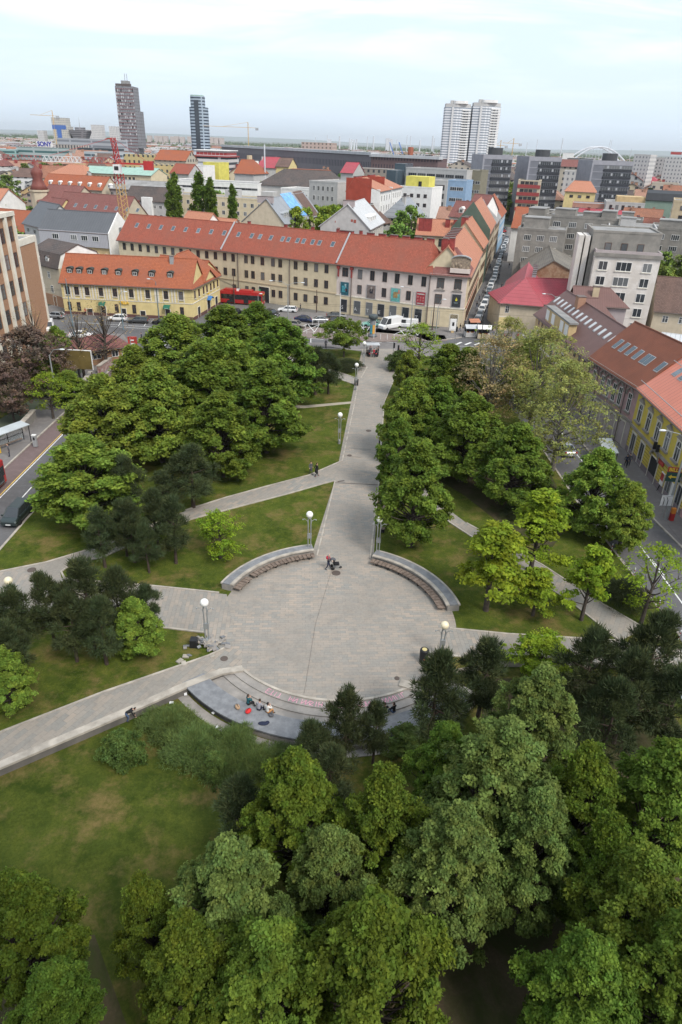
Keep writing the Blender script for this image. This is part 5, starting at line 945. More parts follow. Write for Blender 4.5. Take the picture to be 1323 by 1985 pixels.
# three dark office towers
m_tw = mat('tower_panel', (.16, .165, .19), .45, var=.12, scale=.2, metal=.3); m_tl = mat('tower_light', (.25, .25, .28), .5); m_tb = mat('tower_rail', (.03, .032, .04), .5)
def dark_tower(label, px, Y, pxr, zt, dep=17):
    A = (Xat(px, Y, zt), Y); B = (Xat(pxr, Y+3, zt), Y+3); b = Bld('office_tower', label, A, B, dep, zt, m_tw, group='three dark office towers'); b.flat(T_FLAT, .3, pm=m_tl).done(); L = b.L
    g = MB().b2((-.05, -.12, zt-1.7), (L+.05, -.005, zt+.3), m_tl); g.b2((-.9, -.12, 0), (-.03, dep, zt+.3), m_tl); g.build('edge_panel', b.o)
    for k in range(9):
        z = zt-1.9-3.35*k
        q = MB().b2((L*.27, -.10, z-1.55), (L-.3, -.01, z), GL_).b2((0, -.14, z-3.2), (L, -.011, z-2.85), m_tl).b2((L*.27, -.5, z-2.75), (L-.3, -.05, z-1.6), m_tb)
        for i in range(12): x = L*.27+(L*.73-.3)*i/11; q.b2((x-.05, -.13, z-1.55), (x+.05, -.101, z), m_tl)
        rr_ = random.Random(k*7+int(px)); 
        for i in range(2): x = L*.27+(L*.73-.3)*(rr_.randrange(11)+.5)/11; q.b2((x-.42, -.115, z-1.3), (x+.42, -.101, z-.05), mat('curtain', (.30, .31, .33), .8))
        q.build('window_band', b.o)
        MB().b2((-.93, .5, z-3.2), (-.90, dep-.5, z-2.95), m_tl).build('floor_line', b.o)
    q = MB(); c = (L*.52, 6.5); q.prism([(c[0]+3.9*math.cos(a)*(1 if abs(math.cos(a)) > .4 else .9), c[1]+3.4*math.sin(a)) for a in [math.pi*i/8 for i in range(16)]], zt, zt+3.6, mat('rooftop_box', (.055, .057, .062), .6)); q.build('plant_room', b.o); return b
dark_tower('dark grey office tower, left of the three beside the white twin towers', 941, 400, 995, 32.6); dark_tower('dark grey office tower, the middle of the three', 1030, 405, 1090, 32.4); dark_tower('dark grey office tower, right of the three in front of the arch bridge', 1153, 392, 1229, 31.8)
def FB(name, label, px0, py0, Y0, px1, Y1, dep, wall, roof='flat', rise=4, rm=T_FLAT, cat='building', wins=None, style='w2', par=.5, zadd=0, group=None, **k):
    p = atY(px0, py0, Y0); z = p.z+zadd; b = Bld(name, label, (p.x, Y0), (Xat(px1, Y1, z), Y1), dep, z, wall, cat, group=group)
    if roof == 'flat': b.flat(rm, par).done()
    else: b.gable(rise, rm, **k).done()
    if wins: b.wins('f', [(z-a, w_, h_, n) for (a, w_, h_, n) in wins], style)
    return b
FB('office_building', 'long white modern office block with two window rows behind the yellow roof hut', 788, 326, 385, 906, 368, 16, W_LGREY, wins=[(2.6, 4.6, 1.5, 6), (6.4, 4.6, 1.5, 6)], style='g4')
b = FB('apartment_block', 'white block with a bright yellow rooftop storey behind the grey gable', 775, 362, 318, 838, 312, 14, W_WHITE, wins=[(3, 1.4, 1.4, 4), (6.5, 1.4, 1.4, 4)], style='b2'); g = MB().b2((2.2, 1.2, b.h), (b.L-2, 9, b.h+4.2), mat('wall_bright_yellow', (.60, .54, .12), .8)); g.b2((b.L*.55, 1.1, b.h+.2), (b.L*.55+1.4, 1.19, b.h+2.4), M_DK); g.build('roof_storey', b.o)
FB('office_building', 'grey office block with tall narrow windows left of the blue one', 838, 351, 345, 868, 342, 14, W_LGREY, wins=[(2.5, 1.3, 2.2, 4), (6, 1.3, 2.2, 4), (9.5, 1.3, 2.2, 4), (13, 1.3, 2.2, 4)], style='b1')
FB('office_building', 'light blue office block in front of the dark tower', 869, 351, 343, 905, 340, 14, PL('wall_blue', (.23, .33, .46)), wins=[(3, 3.0, 1.5, 2), (7.5, 3.0, 1.5, 2), (12, 3, 1.5, 2)], style='w3')
FB('apartment_block', 'olive brown block with strip windows left of the dark tower', 905, 331, 375, 934, 372, 14, mat('wall_olive', (.19, .175, .13), .9), wins=[(5, 4.5, 1.4, 2), (9, 4.5, 1.4, 2), (13, 4.5, 1.4, 2)], style='w4')
FB('house', 'white house with a maroon roof and white dormer below the dark towers', 872, 418, 246, 915, 242, 10, W_WHITE, 'g', 4.2, T_MAROON, wins=[(2, 1.1, 1.4, 3)]).dormers([3.5], 1.0, 1.6, 1.4, FR_W)
FB('house', 'brown roofed house with white skylights beside the white dormer house', 905, 405, 262, 938, 258, 11, W_WHITE, 'g', 4.5, T_MAROON)
# middle band left
b = FB('courtyard_building', 'long house with a dark patched roof and small red chimneys behind the red roofed row', 437, 455, 205, 700, 188, 9, W_WHITE, 'g', 2.6, T_DARK, zadd=-.3); b.chim([(b.L*k, 3.5, .7, .7, 1.3) for k in (.14, .42, .62, .80, .96)])
FB('gabled_wing', 'short wing with an orange roof and white gable behind the red roofed row', 345, 438, 203, 392, 199, 10, W_WHITE, 'g', 4.0, T_SALMON, zadd=-.6); FB('gabled_wing', 'second short wing with an orange roof behind the red roofed row', 405, 444, 203, 440, 200, 9, W_WHITE, 'g', 3.0, T_SALMON, zadd=-.5)
b = Bld('firewall_house', 'house with a blank cream gable wall and a blue tarpaulin on its roof', (-28.8, 230), (-14.8, 224), 1, 15.5, W_SAND); A_ = Vector((-28.8, 230)); B_ = Vector((-20.2, 223)); bpy.data.objects.remove(b.o)
b = Bld('firewall_house', 'house with a blank cream gable wall and a blue tarpaulin on its roof', B_, B_+Vector((9.0, 34)), 13.5, 14.0, W_SAND); b.gable(6.4, S_ZINC, ridge=.42).done(); b.wins('f', [(11.5, 1.1, 1.7, 9), (8.0, 1.1, 1.7, 9), (4.5, 1.1, 1.7, 9)], 'b2f'); b.dormers([3+1.8*i for i in range(5)], 1.0, 1.2, 1.3, M_ZINC)
V = [(13, .3, b.roofz(.3)+.12), (23, .3, b.roofz(.3)+.12), (23, 6.1, b.roofz(6.1)+.12), (13, 6.1, b.roofz(6.1)+.12)]; MB().shell(V, [(0, 1, 2, 3)], .06, mat('tarpaulin_blue', (.16, .36, .68), .5, var=.35, scale=.9)).build('tarpaulin', b.o); V = [(25, -.3, b.roofz(-.3)+.1), (34, -.3, b.roofz(-.3)+.1), (34, 6.2, b.roofz(6.2)+.1), (25, 6.2, b.roofz(6.2)+.1)]; MB().shell(V, [(0, 1, 2, 3)], .05, T_BROWN).build('tiled_part', b.o); b.chim([(1, 6.3, 1.0, 5, .6)], W_LILAC)
b = Bld('firewall_house', 'house with a grey patched gable wall and a white metal roof', (4.9, 195.5), (9.5, 216), 13.5, 16.2, W_LGREY); b.gable(5.6, S_WHITE, ridge=.45).done(); b.wins('f', [(14-3.3*i, 1.0, 1.8, 7) for i in range(4)], 'w2f'); g = MB(); rr_ = random.Random(5)
for i in range(12): u = rr_.uniform(1.5, 12); z = rr_.uniform(7, 18); g.b2((-.05, u, z), (-.02, u+rr_.uniform(.2, .9), z+rr_.uniform(.2, .8)), mat('patch_red', (.30, .09, .07), .9))
g.build('render_patch', b.o); b.chim([(1, 6, 1.2, 3, .8)], W_LILAC); b.dormers([7, 10, 13], 1.0, 1.3, 1.2, W_WHITE)
for i, (x, y, x1, y1, h, l) in enumerate(((9.6, 262, 14.5, 279, 21.5, 'tall white house with a blank oxide red firewall and stepped red roofs'), (14.8, 281, 19.5, 297, 21.5, 'tall white house behind the oxide red firewall'))):
    b = Bld('tall_house', l, (x, y), (x1, y1), 12, h, W_WHITE); b.gable(3.4, T_SALMON, ridge=.8).done(); b.wins('f', [(h-2.4-3.3*k, 1.2, 1.9, 4) for k in range(5)], 'w2')
    m_ox = mat('wall_oxide_red', (.30, .055, .035), .85, var=.15); MB().b2((-.3, 3.0, h-8.0), (-.02, 12.2, h+3.9), m_ox).b2((-.3, -.2, 0), (-.02, 2.99, h+.6), W_WHITE).build('firewall', b.o); b.chim([(5, 9.5, 8, 1.0, .8)])
FB('house', 'white gabled house at the far end of the tree lined street', 640, 372, 300, 665, 298, 14, W_LGREY, 'g', 4, T_BROWN); FB('house', 'grey blocky house beyond the tree lined street', 660, 360, 318, 692, 314, 12, W_LGREY); FB('house', 'small orange roofed house at the end of the tree lined street', 690, 372, 300, 722, 297, 10, W_LGREY, 'g', 3, T_ORANGE)
FB('apartment_block', 'grey house with a large blank side left of the tree lined street', 600, 352, 285, 655, 278, 20, W_LGREY, wins=[(2, 1, 1.6, 5), (5.3, 1, 1.6, 5)])
b = FB('apartment_block', 'long peach coloured apartment block with white windows behind the poplars', 300, 376, 318, 545, 300, 13, W_CREAM, wins=[(2.2, 1.4, 1.6, 17), (5.4, 1.4, 1.6, 17), (8.6, 1.4, 1.6, 17)], style='w2'); 
for u in (.12, .36, .60, .88): MB().b2((b.L*u-2.6, 2, b.h), (b.L*u+2.6, 7, b.h+3.2), W_LGREY).build('stair_hut', b.o)
FB('apartment_block', 'white apartment block with small square windows right of the peach coloured one', 545, 366, 300, 602, 294, 12, W_WHITE, wins=[(2, 1.1, .9, 6), (5, 1.1, 1.4, 6)], style='b1')
b = FB('school_building', 'large building with a dark hipped roof and an orange ridge slope in the middle distance', 500, 357, 345, 650, 336, 26, W_LGREY, 'g', 6.0, T_DARK, hl=7, hr=7, ridge=.62); MB().shell([(10, 17.0, b.h+6.35), (b.L-8, 17.0, b.h+6.35), (b.L-8, 21, b.h+6.4), (10, 21, b.h+6.4)], [(0, 1, 2, 3)], .4, T_ORANGE).build('ridge_roof', b.o)
b = FB('apartment_block', 'dark roofed light grey house with a bay tower left of the poplars', 243, 386, 298, 322, 294, 12, W_LGREY, 'g', 4.4, T_DARK, wins=[(2.2, 1.2, 1.3, 6), (5.6, 1.2, 1.3, 6), (9, 1.2, 1.3, 6)], style='w2'); MB().b2((b.L*.45, -1.6, 0), (b.L*.68, .1, b.h+1.2), W_WHITE).build('stair_bay', b.o)
b = FB('maroon_roof_house', 'long house with a faded maroon roof and skylights behind the anthracite roofs', 105, 411, 262, 240, 250, 13, W_SAND, 'g', 6.2, T_MAROON, wins=[(2.2, 1.2, 1.5, 10), (5.5, 1.2, 1.5, 10)], style='w2'); b.sky([8+4.5*i for i in range(7)], 2.0, 1.0, 1.3)
FB('house', 'beige gabled house left of the faded maroon roof', 78, 415, 262, 105, 258, 12, W_YELC, 'g', 5, T_MAROON, wins=[(2, 1, 1.4, 2)])
b = FB('white_attic_building', 'house with a white balcony attic and red mansard behind the faded maroon roof', 115, 384, 284, 232, 274, 12, T_MAROON, 'flat', par=.2, wins=[(1.8, 2.2, 1.6, 8)], style='b3')
b = Bld('corner_tower_house', 'old house with a brown onion domed corner tower at the left', (-114, 270), (-100, 266), 16, 14, W_SAND); b.gable(5, T_MAROON).done(); b.wins('f', [(11, 1.1, 1.6, 4), (7.5, 1.1, 1.6, 4), (4, 1.1, 1.6, 4)], 'w2'); g = MB(); g.lathe((-1, 3, 0), [(3.1, 0), (3.1, 16.8), (3.5, 17), (3.5, 17.6)], W_SAND, 8); g.build('tower', b.o); g = MB(); g.lathe((-1, 3, 17.6), [(3.2, 0), (2.4, 1.5), (1.6, 3.6), (2.1, 5.2), (1.9, 6.4), (.8, 7.2), (.3, 7.9), (.06, 10)], mat('dome_brown', (.16, .05, .04), .6), 10); g.build('dome', b.o, True)
b = FB('orange_long_roof_house', 'long house under a wide orange roof left of the tower crane', 80, 361, 322, 198, 312, 12, W_SAND, 'g', 4.6, T_ORANGE, wins=[(2, 1.2, 1.5, 12)], style='w2'); b.dormers([4+5*i for i in range(7)], 1.0, 1.2, 1.2, FR_W)
FB('office_building', 'grey roofed grey building with a row of windows right of the tower crane', 198, 364, 318, 325, 310, 14, W_LILAC, 'g', 3, T_FLAT, wins=[(2, 1.4, 1.4, 12)], style='w2')
FB('office_building', 'building with a pale green copper roof and small square windows', 160, 334, 372, 275, 364, 14, W_CREAM, 'g', 2.6, mat('copper_green', (.27, .40, .34), .6), wins=[(1.8, 1.3, 1.4, 14)], style='b1')
FB('hall', 'cream hall with a curved green roof next to the copper roofed building', 250, 338, 366, 293, 362, 14, W_CREAM, 'g', 2.8, MATS['copper_green'])
FB('house', 'small mansion with pink roofs left of the copper roofed building', 97, 336, 372, 165, 366, 16, W_SAND, 'g', 4, T_SALMON, hl=6, hr=6, wins=[(2, 1.3, 1.6, 7)])
FB('office_building', 'yellow office building with a cubic stair tower above the crane', 240, 300, 470, 300, 465, 16, mat('wall_custard', (.50, .40, .20), .85, kind='winwall', p=(3.2, 3.4)), par=.4); FB('office_building', 'long yellow building with white window rows beside the yellow stair tower', 262, 318, 440, 362, 434, 14, mat('wall_custard', (.50, .40, .2), .85), par=.4)
FB('apartment_block', 'block with a bright orange roof and blind grey front in the left middle distance', 300, 309, 455, 360, 450, 16, mat('wall_sand_w', (.42, .37, .30), .9, kind='winwall', p=(3.4, 3.2)), 'g', 5, T_ORANGE)
b = FB('yellow_block', 'small bright yellow block beside a white gable in the left middle distance', 394, 315, 420, 424, 417, 12, MATS['wall_bright_yellow'], par=.3); FB('house', 'white box like house beside the bright yellow block', 366, 321, 405, 394, 402, 12, W_WHITE, par=.3); FB('hall', 'long low hall with a white roof edge behind the poplars', 330, 350, 350, 500, 340, 16, W_WHITE, wins=[(2.0, 5, .9, 14)], style='g1')
FB('house', 'house with a red roof and skylights left of the bright yellow block', 330, 335, 380, 366, 376, 12, W_LGREY, 'g', 4, T_RED); FB('house', 'orange gabled house with a grey side right of the bright yellow block', 455, 335, 392, 492, 388, 16, W_LGREY, 'g', 6, T_ORANGE, hr=4)
FB('house', 'cream gable house in the middle distance, beside a crimson roof', 535, 322, 430, 560, 428, 14, W_YELC, 'g', 4, T_BROWN); FB('house', 'house with a crimson roof in the middle distance left of the cream gable', 505, 324, 432, 536, 430, 14, W_LGREY, 'g', 5, T_CRIM); FB('house', 'house with a crimson roof in the middle distance behind the grey blocky house', 661, 334, 395, 685, 392, 14, W_LGREY, 'g', 4.5, T_CRIM)
FB('office_building', 'long plain brownish office block with small windows behind the tree lined street', 684, 326, 415, 752, 408, 14, mat('wall_brown_w', (.30, .26, .225), .9, kind='winwall', p=(3.0, 3.1)), par=.3); FB('office_building', 'dark glass office cube left of the long white office block', 766, 318, 395, 786, 393, 14, GLB, par=.3); FB('office_building', 'dark glazed low block in front of the glass cube', 750, 330, 380, 768, 378, 12, GLB, par=.2)
# far buildings with their own shape
def wallw(n, c, p=(3.2, 3.2), c2=None, kind='winwall'): return mat('far_'+n, c, .9, kind=kind, p=p, col2=c2, var=.12)
W1_ = wallw('white', (.56, .55, .54)); W2_ = wallw('sand', (.44, .39, .32)); W3_ = wallw('grey', (.34, .335, .33)); W4_ = wallw('brown', (.30, .24, .20)); W5_ = wallw('pale', (.50, .49, .48), (2.6, 2.9), (.16, .17, .19))
b = FB('office_building', 'white office block with a red and white top storey left of the centre', 378, 303, 560, 442, 556, 26, wallw('redtop', (.52, .50, .49), (30, 3.6), None, 'bands'), par=.3); MB().b2((-.8, -.8, b.h), (b.L+.8, 26, b.h+.8), MATS['panel_red']).b2((1, 1, b.h+.8), (b.L-1, 24, b.h+4.0), wallw('redtop2', (.50, .48, .48), (3, 4), (.32, .05, .05), 'bands')).b2((0, 0, b.h+4.0), (b.L, 25, b.h+4.5), W_WHITE).build('top_storey', b.o)
b = FB('office_building', 'wide glass office building carrying a roof sign that reads SONY', 32, 285, 760, 101, 752, 30, wallw('teal', (.32, .37, .37), (30, 4.2), (.05, .12, .12), 'bands'), par=.3); sg = MB().b2((-8.5, -.4, -2.4), (8.5, 0, 2.4), W_WHITE).build('roof_sign', b.o, loc=(b.L*.80, 1, b.h+3.4)); text('SONY', 5.6, mat('sign_blue', (.03, .035, .30), .5), 'lettering', sg, (0, -.6, 0), bold=.14, depth=.1)
FB('office_building', 'teal glass wing left of the building with the roof sign', -10, 290, 740, 31, 745, 26, wallw('teal2', (.22, .35, .34), (30, 4.0), (.04, .10, .10), 'bands'), par=.3); FB('office_building', 'long glass hall right of the building with the roof sign', 163, 294, 700, 226, 690, 30, wallw('hall', (.36, .40, .42), (9, 4.2), (.07, .10, .12), 'bands'), par=.3); FB('office_building', 'black and white long hall above the glass hall', 150, 287, 770, 215, 760, 24, wallw('hall2', (.28, .28, .30), (30, 5), None, 'bands'))
FB('hall', 'long grey market hall behind the office with the roof sign', 110, 268, 960, 222, 940, 30, wallw('hall3', (.33, .34, .36), (30, 5), (.17, .18, .20), 'bands')); FB('hall', 'arcaded beige hall below the long grey market hall', 108, 281, 850, 150, 840, 20, wallw('arc', (.40, .36, .32), (4, 9)))
for i, (x0, py, Y, x1, Y1, dep, wl, l) in enumerate(((430, 284, 760, 720, 545, 22, wallw('rail', (.16, .15, .165), (2.2, 9), (.06, .055, .07)), 'very long dark railway building with a pale roof across the centre'), (720, 303, 545, 850, 520, 16, wallw('rail2', (.15, .10, .10), (2.2, 5), (.06, .05, .06)), 'long dark brick hall continuing the railway building to the right'))):
    b = FB('railway_building', l, x0, py, Y, x1, Y1, dep, wl, par=.2, rm=mat('roof_pale', (.42, .43, .45), .7)); MB().b2((-1, -1, b.h-.2), (b.L+1, 6, b.h+1.6), MATS['roof_pale']).build('roof_edge', b.o)
FB('office_building', 'white long low office right of the brick chimney', 795, 300, 560, 826, 556, 14, W5_); FB('office_building', 'brown brick block left of the brick chimney', 775, 300, 560, 794, 558, 14, W4_); FB('office_building', 'black cube beside the white office right of the chimney', 825, 302, 556, 834, 555, 10, M_DK)
FB('unfinished_building', 'unfinished pinkish concrete frame on the horizon above the railway building', 585, 276, 960, 645, 950, 20, wallw('frame', (.42, .33, .29), (5, 4), (.10, .09, .08)))
FB('apartment_block', 'long white block row at the right behind the arch bridge', 1230, 300, 620, 1262, 612, 16, W5_, group='pale blocks at the right under the horizon'); FB('apartment_block', 'white block with a red roof sign at the right edge of the horizon', 1290, 306, 640, 1340, 630, 16, W5_); FB('office_building', 'long grey shopping hall under the horizon at the right', 1262, 306, 760, 1340, 750, 40, W3_)
g = MB().b2((0, 0, 0), (9, .4, 2), MATS['panel_red']); p = atY(1300, 301, 640); sgn = g.build('roof_sign'); sgn.location = (p.x, 640, p.z+.6); tag(sgn, 'red roof sign on the white block at the right edge of the horizon', 'sign')
FB('office_building', 'white windowless cube with a blue sign board beside the right dark tower', 1092, 297, 520, 1113, 518, 14, W_WHITE, par=.2); FB('office_building', 'grey concrete office with a flat roof between the middle and right dark towers', 1100, 308, 480, 1150, 475, 16, wallw('conc', (.30, .29, .27), (30, 3.4), None, 'bands'))
FB('apartment_block', 'white strip windowed block low between the middle and right dark towers', 1095, 332, 440, 1140, 436, 14, W5_)
FB('apartment_block', 'sand coloured block with a maroon roof in front of the white windowless cube', 1084, 322, 470, 1122, 466, 14, W2_, 'g', 3.5, T_MAROON)
# skyline towers
def skytower(name, label, px0, px1, pyt, Y, dep, wall, rz=0.0, build=None):
    p = atY(px0, pyt, Y); L = Xat(px1, Y, p.z)-p.x; b = Bld(name, label, (p.x, Y), (p.x+L*math.cos(rz), Y+L*math.sin(rz)), dep, p.z, wall, 'tower'); b.flat(T_FLAT, .4).done(); return b
m_tg = wallw('bt', (.20, .20, .215), (2.4, 3.7), (.10, .095, .10)); b = skytower('skyscraper', 'tall grey and red panelled skyscraper on the left with antennas and a side slab', 223, 258, 167, 1060, 26, m_tg)
for k in range(28): MB().b2((.4, -.35, b.h-3-k*3.9), (b.L-.2, -.1, b.h-2.55-k*3.9), mat('panel_maroon', (.20, .06, .06), .6)).build('floor_band', b.o)
rr_ = random.Random(2)
for k in range(150): u = rr_.randrange(11); f = rr_.randrange(0, 26); MB().b2((b.L*(u+.3)/11, -.3, b.h-5.6-f*3.9), (b.L*(u+.75)/11, -.1, b.h-3.2-f*3.9), mat('panel_pale', (.46, .46, .47), .6)).build('panel', b.o) if f < 14 or u % 3 == 0 else None
MB().b2((b.L, -.5, b.h-72), (b.L+5.5, 20, b.h-28), m_tg).build('side_slab', b.o); MB().b2((b.L*.3, 5, b.h), (b.L*.7, 15, b.h+7), T_FLAT).build('plant_room', b.o); g = MB()
for u in (.50, .62): g.tube([(b.L*u, 8, b.h+6), (b.L*u, 8, b.h+15)], .35, m_tl, 4)
g.build('antenna', b.o); MB().b2((1, -.4, b.h+.5), (b.L-2, .2, b.h+3.2), T_DARK).build('sign_frame', b.o)
m_cb = wallw('cbc', (.30, .36, .42), (30, 3.6), (.02, .03, .05), 'bands'); p = atY(365, 207, 1020); hh = p.z; X0, X1 = p.x, Xat(400, 1020, p.z); t = thing('skyscraper', 'dark blue glass skyscraper with a stepped round top left of the centre', 'tower', (X0, 1020, 0)); Lw = X1-X0
def ell(x0, x1, d, n=14): return [((x0+x1)/2+(x1-x0)/2*math.copysign(abs(math.cos(a))**.55, math.cos(a)), d/2+d/2*math.copysign(abs(math.sin(a))**.55, math.sin(a))) for a in [2*math.pi*i/n for i in range(n)]]
MB().prism(ell(0, Lw, 22), 0, hh, m_cb).build('wall', t); MB().prism(ell(Lw*.10, Lw*.86, 18), hh, hh+12.5, m_cb).build('upper_storeys', t); MB().prism(ell(Lw*.12, Lw*.82, 16), hh+12.5, hh+13.6, mat('copper_green', (.27, .4, .34), .6)).build('roof', t); MB().b2((Lw*.34, -.5, 6), (Lw*.58, .4, hh+8), mat('glass_black', (.02, .025, .035), .15, spec=.7)).build('glass_strip', t)
m_pn = wallw('pan', (.60, .61, .63), (1e3, 3.35), (.20, .23, .27), 'bands'); m_pnl = mat('lift_shaft', (.50, .50, .50), .7)
for (x0, xm, x1, pyt, l) in ((865, 886, 916, 207, 'white banded twin tower, left one'), (919, 940, 974, 205, 'white banded twin tower, right one')):
    Y = 1150; p = atY(x0, pyt, Y); q = Xat(x1, Y, p.z); L = q-p.x; t = thing('twin_tower', l+' on the right of the skyline', 'tower', (p.x, Y, 0), 0, 'white twin towers'); h = p.z
    MB().prism([(0, 4), (L*.44, 0), (L*.50, 2), (L*.56, 1.5), (L, 7), (L, 24), (0, 24)], 0, h, m_pn).build('wall', t); MB().b2((L*.24, .2, 0), (L*.31, 5, h), m_pnl).build('lift_shaft', t); MB().prism([(L*.02, 5), (L*.44, 1), (L*.98, 8), (L*.98, 22), (L*.02, 22)], h, h+4.5, W_LGREY).build('top_storey', t)
    MB().prism(ell(L*.30, L*.85, 16), h+4.5, h+8.0, W_WHITE).b2((L*.20, 6, h+4.5), (L*.36, 14, h+8.6), W_LGREY).build('plant_room', t)
    for k in range(34):
        z = h-4-3.35*k; MB().b2((L*.64, 1.4, z), (L*.97, 3.4, z+1.5), W_WHITE).b2((L*.72, 1.3, z-1.7), (L*.75, 1.5, z), M_DK).b2((L*.84, 1.3, z-1.7), (L*.87, 1.5, z), M_DK).build('balcony', t)
b = skytower('skyscraper', 'pale tower with a blue glass stripe at the far left', 99, 126, 228, 1500, 26, wallw('crown', (.44, .42, .38), (3.4, 3.7), (.13, .13, .14))); MB().b2((b.L*.30, -.4, 8), (b.L*.62, -.05, b.h-14), mat('glass_royal', (.05, .12, .35), .3)).b2((0, -.45, b.h-19), (b.L*1.0, -.41, b.h-12), MATS['glass_royal']).build('blue_stripe', b.o); MB().b2((b.L, 0, 0), (b.L+6, 22, b.h-14), wallw('crown', (.44, .42, .38))).build('side_wing', b.o)
for px, pxe, py, Y, l in ((176, 197, 242, 1500, 'white slab tower on the left horizon, nearer the tall skyscraper'), (211, 226, 245, 1350, 'grey white slab tower touching the tall skyscraper'), (72, 84, 253, 1500, 'small white panelled block on the far left horizon'), (166, 177, 252, 1600, 'low grey slab beside the white slab tower')): skytower('slab_tower', l, px, pxe, py, Y, 18, W5_)
p = atY(139, 252, 1500); t = thing('broadcast_building', 'dark upturned pyramid building with a mast on the left horizon', 'building', (p.x, 1500, 0)); m_pyr = wallw('pyr', (.22, .21, .22), (60, 3.6), (.09, .09, .1), 'bands'); MB().box((14, 10, 8), (14, 14, 20), m_pyr).poly([(8, 4, 14), (20, 4, 14), (20, 16, 14), (8, 16, 14), (-4, -6, p.z), (32, -6, p.z), (32, 24, p.z), (-4, 24, p.z)], m_pyr, [(0, 3, 2, 1), (4, 5, 6, 7), (0, 1, 5, 4), (1, 2, 6, 5), (2, 3, 7, 6), (3, 0, 4, 7)]).build('wall', t); MB().b2((6, 2, p.z), (22, 16, p.z+5), m_pyr).build('roof_hut', t); MB().tube([(14, 8, p.z), (14, 8, p.z+22)], [.8, .2], M_ZINC, 5).build('mast', t)
rr_ = random.Random(11)
for i in range(14):
    px = 285+i*11+rr_.uniform(-3, 3); FB('tower_block', 'pale pink panel block %s on the misty left horizon' % ('far left in the row', 'second in the row', 'third in the row', 'fourth in the row', 'fifth in the row', 'sixth in the row', 'left of the row middle', 'in the row middle', 'right of the row middle', 'sixth from the row end', 'fifth from the row end', 'fourth from the row end', 'third from the row end', 'last of the row')[i], px, 262.5+(px-285)*.033+rr_.uniform(-.8, .8), 3800, px+8, 3800, 30, wallw('est', (.48, .40, .37), (3.4, 3), (.3, .27, .26)), par=.1, group='panel blocks on the left horizon')
# arch bridge, chimneys, masts, cranes
m_st = mat('steel_pale', (.50, .52, .55), .5); m_cy = mat('crane_yellow', (.50, .32, .12), .6); m_cr_ = mat('crane_red', (.36, .03, .03), .6); m_cw = mat('crane_white', (.62, .62, .62), .6)
Yb = 1150; x0, x1 = Xat(1085, Yb, 20), Xat(1232, Yb, 20); t = thing('arch_bridge', 'pale steel arch bridge rising behind the right dark tower', 'bridge', (0, Yb, 0)); g = MB()
for dy in (-4, 22): g.tube([(x0+(x1-x0)*i/24, dy, 8+34*math.sin(math.pi*i/24)) for i in range(25)], 1.1, m_st, 6)
g.build('arch', t); g = MB().b2((x0-60, -4, 8), (x1+60, 22, 10.5), m_st); g.build('deck', t); g = MB()
for i in range(2, 23): g.tube([(x0+(x1-x0)*i/24, 0, 10), (x0+(x1-x0)*i/24, 0, 8+34*math.sin(math.pi*i/24))], .25, m_st, 3)
g.build('hanger', t)
def tubeobj(name, label, px, pyb, pyt, Y, r, m, cat='chimney', group=None):
    a = atY(px, pyt, Y); g = MB().tube([(0, 0, 0), (0, 0, a.z)], [r, r*.75], m, 8); o = g.build(name); o.location = (a.x, Y, 0); return tag(o, label, cat, group)
tubeobj('brick_chimney', 'tall red brick factory chimney left of the twin towers', 797, 320, 285, 560, 2.6, mat('chimney_brick_far', (.30, .10, .06), .9)); tubeobj('brick_chimney', 'beige factory chimney in the left middle distance', 484, 328, 301, 430, 2.0, W_TAN); tubeobj('white_silo', 'short white cylinder beside the beige chimney', 495, 325, 312, 425, 2.6, W_WHITE, 'silo')
for i, (px, pyt, l) in enumerate(((659, 264, 'first thin stack of the refinery, left of the others'), (678, 268, 'short stack right of the first refinery stack'), (713, 264, 'paired stack left of the refinery centre'), (725, 264, 'thin stack beside the paired one'), (790, 262, 'square stack behind the brick chimney'), (797, 263, 'tall thin mast just right of the square stack'), (840, 263, 'stack left of the twin towers'), (843, 268, 'short stack close to the twin towers'), (749, 268, 'short stack right of the refinery columns'), (692, 270, 'low stack among the refinery haze'), (1005+18, 276, 'distant pale stack between two dark towers'), (770, 270, 'low stack left of the square one'), (815, 272, 'low stack behind the white low office'), (635, 262, 'thin mast at the left end of the refinery'), (612, 266, 'thin mast far left of the refinery'))):
    tubeobj('refinery_stack', l, px, 285, pyt, 3400, 1.8 if i % 3 else 3.6, m_st, 'chimney', 'refinery stacks on the horizon')
for i, (px, py, pe, l) in enumerate(((749, 268, 756, 'left column cluster of the refinery'), (757, 270, 762, 'right column cluster of the refinery'), (680, 270, 684, 'grey process tower in the refinery, left'), (686, 271, 689, 'grey process tower in the refinery, right'), (636, 270, 643, 'conical grey process structure at the refinery'))): FB('process_tower', l, px, py, 3300, pe, 3300, 20, m_st, par=.1, group='refinery process towers')
for px, pyb, pyt, Y, l in ((1092, 300, 268, 700, 'slanting mast beside the white cube'), (1184, 300, 271, 1130, 'left one of two thin pylons above the arch bridge'), (1187, 300, 271, 1130, 'right one of two thin pylons above the arch bridge'), (1043, 300, 270, 900, 'thin mast behind the middle dark tower'), (513, 345, 280, 400, 'thin lattice mast in front of the railway building'), (1225, 310, 288, 1400, 'thin mast on the right horizon')): tubeobj('mast', l, px, pyb, pyt, Y, .45, m_st, 'mast')
